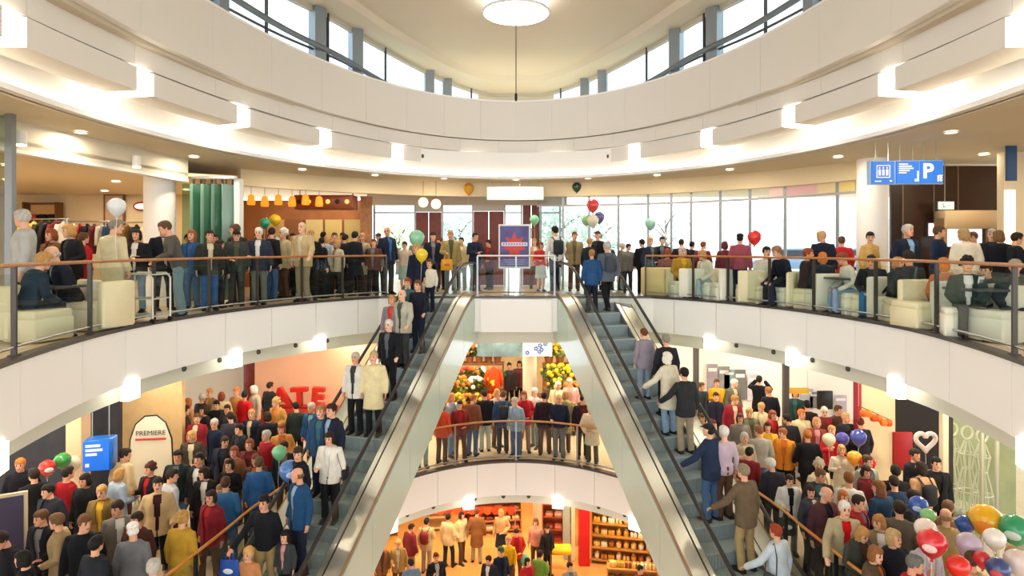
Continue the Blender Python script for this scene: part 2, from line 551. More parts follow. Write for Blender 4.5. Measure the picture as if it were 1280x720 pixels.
def lower_garment(pose, kind):
    P, RT, T, H, RH, legs, drop, k = pose_data(pose)
    mb = MB()
    mb.tube([sub((0, .006, 1.03), drop), sub((0, .008, .93), drop), sub((0, .006, .85), drop)], [(.158, .118), (.176, .128), (.160, .118)], 16, ref=(1, 0, 0))
    for i, s in enumerate((-1, 1)):
        kn, an = [sub(v, drop) for v in legs[i]]
        hp = sub((s * .086, .004, .92), drop)
        if kind == 'trousers':
            mb.tube([hp + Vector((0, 0, .03)), hp, hp.lerp(kn, .4), kn, kn.lerp(an, .5), an + Vector((0, .0, -.035))], [.088, .096, .089, .072, .068, .070], 12)
        else:
            pass
    if kind == 'skirt':
        c1 = (Vector(legs[0][0]) + Vector(legs[1][0])) / 2
        w1 = abs(legs[0][0][1] - legs[1][0][1]) / 2
        if P.get('sit'):
            mb.tube([sub((0, .02, .93), drop), sub((0, -.2, .95), drop), sub((0, -.44, .93), drop), sub((0, -.47, .80), drop)], [(.18, .10), (.20, .095), (.20, .085), (.20, .06)], 14, ref=(1, 0, 0))
        else:
            mb.tube([(0, 0, .95), (0, c1.y * .5, .75), (0, c1.y, .47)], [(.18, .135), (.20, .15 + w1 * .5), (.225, .17 + w1)], 18, ref=(1, 0, 0))
    return evaluated(mb, kind, .018, 2)

def shoe_mesh(pose, i):
    P, RT, T, H, RH, legs, drop, k = pose_data(pose)
    s = (-1, 1)[i]
    an = sub(legs[i][1], drop)
    mb = MB()
    mb.tube([an + Vector((0, .068, -.05)), an + Vector((0, .03, -.035)), an + Vector((s * .006, -.04, -.035)), an + Vector((s * .012, -.11, -.05)), an + Vector((s * .016, -.185, -.062)), an + Vector((s * .016, -.205, -.066))],
            [(.028, .03), (.043, .048), (.046, .046), (.052, .034), (.042, .022), (.02, .012)], 10, ref=(1, 0, 0))
    mb.box(an + Vector((s * .008, -.065, -.079)), (.088, .27, .012))
    me = mb.mesh('shoe')
    me.shade_smooth()
    return me

def hair_mesh(kind):
    mb = MB()
    nb = 18
    def e(c, r): mb.ball(c, r, nb, 12)
    if kind in ('short', 'long', 'bob', 'curly', 'bun'):
        e((0, .024, .024), (.084, .096, .104)); e((0, -.006, .064), (.080, .096, .064))
        for s in (-1, 1): e((s * .073, .0, .02), (.014, .05, .05))
    if kind == 'long':
        e((0, .055, -.10), (.088, .055, .17))
        for s in (-1, 1): e((s * .072, .0, -.07), (.026, .055, .13))
    if kind == 'bob':
        e((0, .045, -.05), (.092, .068, .10))
        for s in (-1, 1): e((s * .078, .0, -.03), (.022, .058, .085))
    if kind == 'curly':
        rnd = random.Random(4)
        for _ in range(34):
            a, b = rnd.uniform(0, 2 * PI), rnd.uniform(-.5, 1.4)
            e((.088 * math.cos(a) * math.cos(b), .03 + .098 * math.sin(a) * math.cos(b) * (1 if math.sin(a) > -.3 else .6), .03 + .10 * math.sin(b)), rnd.uniform(.02, .034))
    if kind == 'bun':
        e((0, .125, .03), (.045, .04, .045))
    if kind == 'fringe':
        e((0, .044, -.022), (.080, .066, .048))
        for s in (-1, 1): e((s * .073, .022, -.004), (.008, .034, .034))
    if kind == 'cap':
        e((0, .008, .058), (.087, .108, .066))
        mb.tube([(0, -.06, .058), (0, -.13, .046), (0, -.165, .036)], [(.078, .012), (.066, .010), (.03, .007)], 12, ref=(1, 0, 0))
        e((0, .05, -.02), (.080, .062, .06))
    if kind == 'hat':
        e((0, .008, .062), (.088, .106, .070)); e((0, .004, .052), (.094, .114, .024)); e((0, .05, -.02), (.080, .060, .06))
    if kind == 'scarf':
        e((0, .022, .012), (.092, .102, .116)); e((0, -.006, .066), (.084, .098, .064)); e((0, .02, -.11), (.075, .075, .05))
        for s in (-1, 1): e((s * .076, -.02, -.04), (.018, .06, .09))
    me = evaluated(mb, 'hair', .0105, 2)
    if kind not in ('cap', 'hat', 'scarf'):
        for v in me.vertices:
            n = noise.noise(v.co * 42) * .006 + noise.noise(v.co * 90) * .003
            v.co += v.normal * n
    return me

CACHE = {}
def cached(key, fn, *a):
    if key not in CACHE:
        CACHE[key] = fn(*a)
    return CACHE[key]

EYE = mat('#2b211c', .3); BROW = mat('#4a3628', .8); LIP = mat('#b06a5c', .5)
SKINS = ['#e3ad8c', '#d99f80', '#ecbb9b', '#cf9272', '#b97a58']

def put(name, me, m, parent, matrix=None):
    o = bpy.data.objects.new(name, me)
    COL.objects.link(o)
    o.parent = parent
    if matrix is not None: o.matrix_local = matrix
    if len(me.materials) == 0: me.materials.append(m)
    o.material_slots[0].link = 'OBJECT'
    o.material_slots[0].material = m
    return o

def cloth(h): return mat(h, .85, var=.10, scale=9, spec=.25, bump=.25)

def person(x, y, z, height, face, pose, top, legs, hair, ctop, cshirt, clegs, chair, skin, label, group=None, bag=None, cshoe='#1d1a18'):
    P, RT, T, H, RH, lg, drop, k = pose_data(pose)
    me = cached(('body', pose), body_mesh, pose)
    if len(me.materials) == 0:
        for m in (mat(SKINS[0], .55), EYE, BROW, LIP): me.materials.append(m)
    o = bpy.data.objects.new('person', me)
    COL.objects.link(o)
    o.material_slots[0].link = 'OBJECT'
    o.material_slots[0].material = mat(SKINS[skin], .55, var=.06, scale=14, spec=.35)
    sc = height / (1.80 if k > 1 else 1.75)
    o.location = (x, y, z); o.rotation_euler = (0, 0, R(face)); o.scale = (sc, sc, sc)
    tag(o, label, 'person', group)
    if top == 'jacket' or top == 'shirt' or top == 'sweater':
        put({'shirt': 'shirt', 'sweater': 'sweater', 'jacket': 'jacket'}[top], cached((top, pose), upper_garment, pose, top), cloth(ctop), o)
        if top == 'jacket':
            put('shirt', cached(('shirt', pose), upper_garment, pose, 'shirt'), cloth(cshirt), o)
    else:
        put('coat', cached((top, pose), upper_garment, pose, top), cloth(ctop), o)
    put(legs, cached((legs, pose), lower_garment, pose, legs), cloth(clegs), o)
    for i in (0, 1):
        put('shoe', cached(('shoe', pose, i), shoe_mesh, pose, i), mat(cshoe, .4), o)
    if hair:
        q0, qx, qy, qz = [H(v) for v in ((0, 0, 0), (1, 0, 0), (0, 1, 0), (0, 0, 1))]
        M = Matrix(((qx.x - q0.x, qy.x - q0.x, qz.x - q0.x, q0.x), (qx.y - q0.y, qy.y - q0.y, qz.y - q0.y, q0.y),
                    (qx.z - q0.z, qy.z - q0.z, qz.z - q0.z, q0.z - drop), (0, 0, 0, 1)))
        put({'cap': 'cap', 'hat': 'hat', 'scarf': 'headscarf'}.get(hair, 'hair'), cached(('hair', hair), hair_mesh, hair), mat(chair, .7, var=.2, scale=30, spec=.3), o, M)
    if bag:
        kind, bh = bag
        if kind == 'backpack':
            b = MB(); b.rbox((0, .205, 1.20), (.27, .15, .38), .05)
            bo = b.build('backpack', mat(bh, .7), o, 40)
            s2 = MB()
            for s in (-1, 1):
                s2.tube([T(v) for v in ((s * .09, .17, 1.38), (s * .11, .05, 1.475), (s * .115, -.09, 1.44), (s * .125, -.15, 1.30), (s * .15, -.06, 1.12), (s * .12, .14, 1.05))], [(.02, .006)] * 6, 6, ref=(1, 0, 0))
            s2.build('strap', mat(bh, .7), bo, 40)
        elif kind == 'shoulder':
            b = MB(); b.rbox((.285, .06, .93), (.10, .28, .22), .04)
            bo = b.build('shoulder_bag', mat(bh, .6), o, 40)
            s2 = MB(); s2.tube([(.27, .15, 1.03), (.20, .11, 1.30), (.14, .02, 1.495), (.20, -.10, 1.30), (.27, -.06, 1.03)], [(.014, .004)] * 5, 6, ref=(0, 1, 0))
            s2.build('strap', mat(bh, .6), bo, 40)
    return o
# ------------------------------------------------------------------ plan curves (metres; camera stands at the void edge of the upper floor)
ZU, ZM, ZL = 0.0, -4.56, -9.12          # finished floors: upper, middle, ground
CEIL_U = 3.36
VOID_U = (10.04, 6.28, 7.72, 10.4, 1.6)      # centre y, half width, half depth far, half depth near
VOID_M = (10.23, 4.75, 6.88, 4.2)
RING_P = (8.65, 5.72, 10.23, 9.6)       # parapet of the ring above
RING_T = (7.80, 6.14, 11.16, 9.0)
RING_B = (7.90, 6.00, 11.16, 9.0)
RING_C = (9.86, 6.79, 8.74, 10.6)
CHORD = 16.41

def ept(E, t, off=0., chord=None):
    c, s_ = math.cos(t), math.sin(t)
    b = (E[2] if s_ > 0 else E[3]) + off
    if s_ < 0 and len(E) > 4:                       # the near half narrows faster than an oval
        c, s_ = math.copysign(abs(c) ** (2 / E[4]), c), -abs(s_) ** (2 / E[4])
    x, y = (E[1] + off) * c, E[0] + b * s_
    if chord is not None and y > chord + off:
        y = chord + off
    return (x, y)

def arc(E, t0, t1, n, off=0., chord=None):
    return [ept(E, R(t0 + (t1 - t0) * i / n), off, chord) for i in range(n + 1)]

def t_of_ray(E, s, off=0.):
    """angle (deg) at which the far part of the curve crosses the ray x = s*y"""
    lo, hi = -60., 240.
    best, bt = 9e9, 90.
    for i in range(3001):
        t = lo + (hi - lo) * i / 3000
        x, y = ept(E, R(t), off)
        if y > 1 and abs(x / y - s) < best:
            best, bt = abs(x / y - s), t
    return bt

def curved_panels(parent, name, E, z0, z1, off, th, cuts, m, chord=None, gap=.012, seg=4, nm='panel'):
    for a, b in zip(cuts[:-1], cuts[1:]):
        g = gap / 6.0 * 57.3 / 2
        n = max(2, int(abs(b - a) / 2.5))
        mb = MB().wall(arc(E, a + g, b - g, n, off, chord), arc(E, a + g, b - g, n, off + th, chord), z0, z1)
        mb.build(nm, m, parent, 30)

def slab(name, E, z0, z1, rect, m, chord=None, off=0.):
    """floor plate with an oval hole; rect = x0, x1, y0, y1"""
    n = 128
    inn = [ept(E, 2 * PI * i / n, off, chord) for i in range(n)]
    x0, x1, y0, y1 = rect
    out = []
    for (x, y) in inn:
        dx, dy = x, y - E[0]
        k = min((x1 / dx if dx > 1e-9 else 1e9), (x0 / dx if dx < -1e-9 else 1e9), ((y1 - E[0]) / dy if dy > 1e-9 else 1e9), ((y0 - E[0]) / dy if dy < -1e-9 else 1e9))
        out.append((dx * k, E[0] + dy * k))
    # put the rectangle's corners in
    for cx, cy in ((x0, y0), (x0, y1), (x1, y0), (x1, y1)):
        i = min(range(n), key=lambda q: (out[q][0] - cx) ** 2 + (out[q][1] - cy) ** 2)
        out[i] = (cx, cy)
    return struct(MB().wall(inn, out, z0, z1, closed=True).build(name, m))

def box_struct(name, c, s, m, rz=0., parent=None):
    return struct(MB().box(c, s, rz).build(name, m, parent))

# ------------------------------------------------------------------ floors and ceilings
FLOOR_U = tile_mat('#d9c3a2', '#d2bb98', '#b59d7a', .45, .30)
FLOOR_M = tile_mat('#dcc5a6', '#d6bd9b', '#b7a184', .60, .33)
FLOOR_L = tile_mat('#dda763', '#d59d58', '#c98f4c', .90, .26)
slab('floor', VOID_U, -.12, 0, (-17, 17, -3.0, 25.5), FLOOR_U, CHORD, .06)
slab('floor', VOID_M, ZM - .12, ZM, (-17, 17, -3.0, 27.5), FLOOR_M, None, .06)
box_struct('floor', (0, 12, ZL - .1), (34, 32, .2), FLOOR_L)
slab('ceiling', RING_C, CEIL_U, CEIL_U + .12, (-17, 17, -3.0, 25.5), CREAM)
slab('ceiling', VOID_U, -1.24, -1.16, (-17, 17, -3.0, 27.5), PAINT, CHORD, .42)
slab('ceiling', VOID_M, ZM - 1.24, ZM - 1.16, (-17, 17, -3.0, 27.5), CREAM, None, .36)
# sunken landings the escalators stand on, at the near side of the middle floor
SLOPE, RUN = .70, 7.2
for s in (-1, 1):
    box_struct('floor', (s * 4.42, 8.75, -SLOPE * RUN - .07), (2.4, 1.9, .12), FLOOR_M)

# slab fascias: white panels, a recessed lighter band, dark kerb
def fascia(name, E, z_top, z_bot, z_band, t0, t1, n, chord):
    o = struct(empty(name, (0, 0, 0)))
    cuts = [t0 + (t1 - t0) * i / n for i in range(n + 1)]
    curved_panels(o, name, E, z_bot, z_top, 0.0, .10, cuts, WHITE, chord)
    k = MB().wall(arc(E, t0, t1, 120, -.035, chord), arc(E, t0, t1, 120, .14, chord), z_top, z_top + .05)
    k.build('kerb', DARKSTEEL, o, 30)
    b = MB().wall(arc(E, t0, t1, 120, .30, chord), arc(E, t0, t1, 120, .42, chord), z_band, z_bot + .04)
    b.build('recessed_band', mat('#d9d8c6', .6), o, 30)
    s = MB().wall(arc(E, t0, t1, 120, .09, chord), arc(E, t0, t1, 120, .40, chord), z_bot + .03, z_bot + .07)
    s.build('soffit', PAINT, o, 30)
    return o
fas_u = fascia('trim_1', VOID_U, -.02, -.90, -1.24, -40, 220, 26, CHORD)
fas_m = fascia('trim_2', VOID_M, ZM - .02, ZM - .92, ZM - 1.24, 0, 180, 14, None)

# ------------------------------------------------------------------ ring above: parapet, two stepped bands, light cove
ring = struct(empty('trim_3', (0, 0, 0)))
cuts = [-38 + 256 * i / 24 for i in range(25)]
curved_panels(ring, 'parapet', RING_P, 4.56, 5.71, 0, .14, cuts, PARA, gap=.004)
MB().wall(arc(RING_P, -38, 218, 120, -.02), arc(RING_P, -38, 218, 120, .62), 5.71, 5.76).build('parapet_coping', WHITE, ring, 30)
MB().wall(arc(RING_P, -38, 218, 120, .16), arc(RING_P, -38, 218, 120, 1.0), 4.50, 4.58).build('shadow_gap', mat('#cfc4ae', .8), ring, 30)
curved_panels(ring, 'upper_band', RING_T, 4.18, 4.53, -.06, .14, [c + 5 for c in cuts], PARA, gap=.004, nm='band_panel')
MB().wall(arc(RING_T, -38, 218, 120, .05), arc(RING_T, -38, 218, 120, .75), 4.12, 4.18).build('band_soffit', WHITE, ring, 30)
MB().wall(arc(RING_P, -38, 218, 120, 1.0), arc(RING_P, -38, 218, 120, 1.2), 4.10, 5.76).build('back_wall', PAINT, ring, 30)
# outer wall of the cove, washed by the lamps that lie behind the blocks
MB().wall(arc(RING_C, -38, 218, 120, -.02), arc(RING_C, -38, 218, 120, .10), CEIL_U - .02, 4.14).build('cove_wall', WHITE, ring, 30)
MB().wall(arc(RING_C, -38, 218, 120, -.16), arc(RING_C, -38, 218, 120, .02), CEIL_U - .02, CEIL_U + .06).build('cove_lip', WHITE, ring, 30)
cl = MB().wall(arc(RING_C, -38, 218, 120, -.13), arc(RING_C, -38, 218, 120, -.03), CEIL_U + .07, CEIL_U + .13).build('cove_lamp', glow('#fff4de', 1.7), ring, 30)
SLOT_RAYS = [.0705, .19, .306, .437, .594, .803, 1.10]
slot_t = sorted([t_of_ray(RING_B, s) for s in SLOT_RAYS] + [t_of_ray(RING_B, -s) for s in SLOT_RAYS])
slot_t = [-38.] + slot_t + [218.]
HALF = .19
for a, b in zip(slot_t[:-1], slot_t[1:]):
    # one soffit block between two light slots
    ra = math.hypot(*[ept(RING_B, R(a))[0], ept(RING_B, R(a))[1] - RING_B[0]])
    rb = math.hypot(*[ept(RING_B, R(b))[0], ept(RING_B, R(b))[1] - RING_B[0]])
    def step(E, t, d):
        p = ept(E, R(t)); q = ept(E, R(t + .5)); L = math.hypot(q[0] - p[0], q[1] - p[1]) / .5
        return t + d / L
    a2, b2 = step(RING_B, a, HALF), step(RING_B, b, -HALF)
    n = max(3, int((b2 - a2) / 2.5))
    mb = MB().wall(arc(RING_B, a2, b2, n, .0), arc(RING_B, a2, b2, n, .56), 3.76, 4.13)
    blk = mb.build('soffit_block', PARA, ring, 30)
    if 55 < (a + b) / 2 < 125:
        for f in (.32, .70):
            p = ept(RING_B, R(a2 + (b2 - a2) * f), -.012)
            MB().ball((p[0], p[1], 3.93), (.045, .03, .06), 8, 6).build('spotlight', DARKSTEEL, blk, 40)
SLOTGLOW = glow('#fff7e8', 5.0)
for t in slot_t[1:-1]:
    p, q = ept(RING_B, R(t), .0), ept(RING_B, R(t), .74)
    dx, dy = q[0] - p[0], q[1] - p[1]
    an = math.atan2(dy, dx)
    c = ((p[0] + q[0]) / 2 + .02 * math.cos(an), (p[1] + q[1]) / 2 + .02 * math.sin(an), 3.95)
    lo = empty('slot_light', (c[0], c[1], 3.77), an, None, None)
    lo.parent = ring
    MB().box((0, 0, .17), (math.hypot(dx, dy) + .04, HALF * 1.7, .34)).build('diffuser', SLOTGLOW, lo)

# light boxes under the edges of the upper and middle floors
def edge_lights(E, z0, z1, rays, chord, off, parent):
    for s in rays:
        t = t_of_ray(E, s, off)
        p, q = ept(E, R(t), off, chord), ept(E, R(t), off + .4, chord)
        an = math.atan2(q[1] - p[1], q[0] - p[0])
        lo = empty('slot_light', (p[0], p[1], z0), an); lo.parent = parent
        MB().box((.04, 0, (z1 - z0) / 2), (.14, .29, z1 - z0)).build('diffuser', glow('#fff8ea', 3.0), lo)
edge_lights(VOID_U, -1.17, -.85, [-.827, -.614, -.449, -.314, .31, .442, .606, .815], CHORD, -.02, fas_u)
edge_lights(VOID_M, ZM - 1.19, ZM - .88, [-.199, -.0756, .0667, .19, .36, -.36], None, -.02, fas_m)
# round recessed spots in the bands
for E, z, off, angs, par in ((VOID_U, -1.02, .29, (14, 21, 29, 37, 44, 136, 143, 151, 159, 166), fas_u), (VOID_M, ZM - 1.06, .29, (56, 64, 77, 86, 94, 103, 116, 124), fas_m)):
    for a in angs:
        p = ept(E, R(a), off, CHORD if E is VOID_U else None)
        MB().ball((p[0], p[1], z), .055, 8, 6).build('recessed_spot', DARKSTEEL, par, 40)

# ------------------------------------------------------------------ roof: flat dish, its rim, clerestory glazing and posts
DISH = [(0, 23.2), (1.15, 23.1), (2.6, 20.9), (3.94, 17.5), (4.50, 15.7), (5.4, 13.5), (6.05, 10.5), (6.1, 7), (5.8, 3.5), (5.1, 0.5), (3.7, -2.2)]
def spline(P, n):
    out = []
    for i in range(len(P) - 1):
        p0, p1, p2, p3 = P[max(i - 1, 0)], P[i], P[i + 1], P[min(i + 2, len(P) - 1)]
        for k in range(n):
            t = k / n
            out.append(tuple(.5 * ((2 * b) + (-a + c) * t + (2 * a - 5 * b + 4 * c - d) * t * t + (-a + 3 * b - 3 * c + d) * t ** 3) for a, b, c, d in zip(p0, p1, p2, p3)))
    out.append(P[-1])
    return out
hd = spline(DISH, 6)
rim = [(-x, y) for x, y in reversed(hd[1:])] + hd
ZD = 7.07
dc = (0, 11.0)
def shrink(pts, k): return [(dc[0] + (x - dc[0]) * k, dc[1] + (y - dc[1]) * k) for x, y in pts]
dish = struct(empty('ceiling', (0, 0, 0)))
mb = MB()
rings_ = [(1.0, ZD), (.88, ZD + .05), (.865, ZD + .22), (.55, ZD + .42), (.02, ZD + .50)]
n = len(rim)
vs = []
for k, z in rings_:
    vs += [(x, y, z) for x, y in shrink(rim, k)]
fs = [(j * n + i, j * n + (i + 1) % n, (j + 1) * n + (i + 1) % n, (j + 1) * n + i) for j in range(len(rings_) - 1) for i in range(n)]
mb.add(vs, fs)
mb.add([(x, y, ZD + .7) for x, y in rim] + [(x, y, ZD) for x, y in rim], [(i, (i + 1) % n, n + (i + 1) % n, n + i) for i in range(n)] + [tuple(range(n))])
mb.build('dish', mat('#ddd0ba', .7, var=.02, scale=.6), dish, 25)
out_rim = shrink(rim, 1.02)
MB().wall(rim, out_rim, ZD - .10, ZD + .05).build('rim', mat('#c4bba9', .6), dish, 30)
# far end of the clerestory is a plain wall
clr = struct(empty('window_1', (0, 0, 0)))
gl = shrink(rim, 1.01)
mid = n // 2
i0 = mid - 7; i1 = mid + 7
MB().wall(gl[i0:i1 + 1], shrink(rim, 1.03)[i0:i1 + 1], 4.9, ZD).build('end_wall', mat('#d3cbbb', .7), clr, 30)
MB().wall(gl[:i0 + 1], shrink(rim, 1.014)[:i0 + 1], 5.6, ZD).build('glazing', glass('#dfe9ee'), clr, 30)
MB().wall(gl[i1:], shrink(rim, 1.014)[i1:], 5.6, ZD).build('glazing', glass('#dfe9ee'), clr, 30)
for rays, r in (((.106, .137, .253, .327, .47, .60, .72), .16), ((.07, .21, .30, .40, .53), .035)):
    for s in rays:
        for sg in (-1, 1):
            bi = min(range(n), key=lambda q: abs(rim[q][0] / max(rim[q][1], .5) - sg * s) + (0 if rim[q][1] > 6 else 9))
            x, y = shrink(rim, 1.0)[bi]
            if r > .1:
                MB().box((x, y, 6.3), (.30, .30, 1.6), math.atan2(y - 11, x)).build('post', mat('#8b9296', .45, metal=.3), clr)
            else:
                MB().box((x, y, 6.3), (.06, .06, 1.6)).build('mullion', DARKSTEEL, clr)
for sg in (-1, 1):
    pth = []
    for x, y in shrink(hd, .97)[8:]:
        pth.append((sg * x, y, 5.95 + .55 * (1 - min(1, max(0, (y - 6) / 12)))))
    MB().tube(pth, .07, 8).build('tie_tube', mat('#787e82', .4, metal=.5), clr, 40)
    MB().tube([(sg * x, y, 6.05) for x, y in shrink(hd, 1.0)[10:]], .03, 6).build('transom', DARKSTEEL, clr, 40)

# round lamp of the dish and the cable that hangs from its middle
lamp = empty('dish_lamp', (0, 15.5, ZD + .16), 0, 'large round white lamp in the middle of the roof dish', 'lamp')
MB().cyl((0, 0, -.12), (0, 0, .25), .80, 40).build('diffuser', glow('#ffffff', 2.6), lamp, 40)
MB().tube([(.82 * math.cos(2 * PI * i / 40), .82 * math.sin(2 * PI * i / 40), -.08) for i in range(41)], .035, 6).build('trim_ring', WHITE, lamp, 40)
cab = empty('hanging_cable', (0, 15.5, 4.96), 0, 'thin dark cable with a weight hanging from the round roof lamp', 'cable')
MB().cyl((0, 0, .05), (0, 0, 2.13), .012, 6).build('cable', DARKSTEEL, cab)
MB().tube([(0, 0, -.02), (0, 0, .03), (0, 0, .16), (0, 0, .19)], [.01, .035, .035, .01], 10).build('weight', BLACK, cab, 40)

# ------------------------------------------------------------------ balustrades
def path_len(P):
    L = [0]
    for a, b in zip(P[:-1], P[1:]): L.append(L[-1] + math.hypot(b[0] - a[0], b[1] - a[1]))
    return L
def path_at(P, L, d):
    d = max(0, min(d, L[-1]))
    for i in range(len(P) - 1):
        if d <= L[i + 1] + 1e-9:
            f = (d - L[i]) / max(1e-9, L[i + 1] - L[i])
            a, b = P[i], P[i + 1]
            return (a[0] + (b[0] - a[0]) * f, a[1] + (b[1] - a[1]) * f), math.atan2(b[1] - a[1], b[0] - a[0])
    return P[-1], 0
def balustrade(label, P, z, spacing=1.3, rail=WOODRAIL, post=DARKSTEEL, h=1.095, foot=True, stops=None):
    o = empty('balustrade', (P[0][0], P[0][1], z), 0, label, 'balustrade')
    ox, oy = P[0]
    Q = [(x - ox, y - oy) for x, y in P]
    L = path_len(Q)
    k = max(1, round(L[-1] / spacing))
    D = [L[-1] * i / k for i in range(k + 1)] if stops is None else [d for d in stops if d < L[-1] - .3] + [L[-1]]
    k = len(D) - 1
    MB().tube([(x, y, h) for x, y in Q], (.026), 10).build('handrail', rail, o, 40)
    if foot:
        MB().tube([(x, y, .13) for x, y in Q], .018, 6).build('foot_rail', STEEL, o, 40)
    pm = MB().box((-.012, 0, h / 2), (.012, .055, h - .04)).box((.014, 0, h / 2), (.012, .055, h - .04)).box((0, 0, .03), (.10, .10, .02)).cyl((0, 0, h - .06), (0, 0, h), .012, 6).mesh('post')
    pm.materials.append(post)
    for i in range(k + 1):
        (x, y), a = path_at(Q, L, D[i])
        link_mesh('post', pm, None, o, (x, y, 0), (0, 0, a))
    for i in range(k):
        pts = [path_at(Q, L, D[i] + (D[i + 1] - D[i]) * f)[0] for f in (.03, .27, .5, .73, .97)]
        a = path_at(Q, L, (D[i] + D[i + 1]) / 2)[1]
        nx, ny = -math.sin(a) * .005, math.cos(a) * .005
        MB().wall([(x - nx, y - ny) for x, y in pts], [(x + nx, y + ny) for x, y in pts], .10, h - .10).build('glass_panel', GLASS, o, 40)
    return o
RAIL_U = .10
balustrade('brown-railed glass balustrade along the upper gallery with the standing crowd', [p for p in arc(VOID_U, 122.5, 214, 60, RAIL_U, CHORD)], 0, stops=[0, 1.26, 2.44, 3.72, 5.06, 6.54, 8.22, 10.15, 12.0])
balustrade('brown-railed glass balustrade along the upper cafe with the cream chairs', [p for p in arc(VOID_U, 57.5, -34, 60, RAIL_U, CHORD)], 0, stops=[0, 1.37, 2.38, 3.57, 4.81, 6.48, 8.07, 10.07, 12.0])
balustrade('short glass balustrade between the two escalator heads under the poster', [(-1.02, CHORD + .1), (1.02, CHORD + .1)], 0, 1.02, BRIGHTSTEEL, STEEL)
balustrade('curved thin-railed glass balustrade in front of the flower stall', [p for p in arc(VOID_M, 128, 52, 40, .08)], ZM, 1.9, mat('#b98a5a', .4), STEEL)
balustrade('orange-railed balustrade beside the descending escalator on the middle floor', [p for p in arc(VOID_M, 133, 176, 24, .16)] + [(-5.05, 9.3), (-5.25, 8.0), (-5.4, 6.8)], ZM, 1.5, mat('#c9822e', .35, coat=.4), BLACK)
balustrade('orange-railed balustrade beside the rising escalator on the middle floor', [p for p in arc(VOID_M, 47, 4, 24, .16)] + [(5.05, 9.3), (5.25, 8.0), (5.4, 6.8)], ZM, 1.5, mat('#c9822e', .35, coat=.4), BLACK)

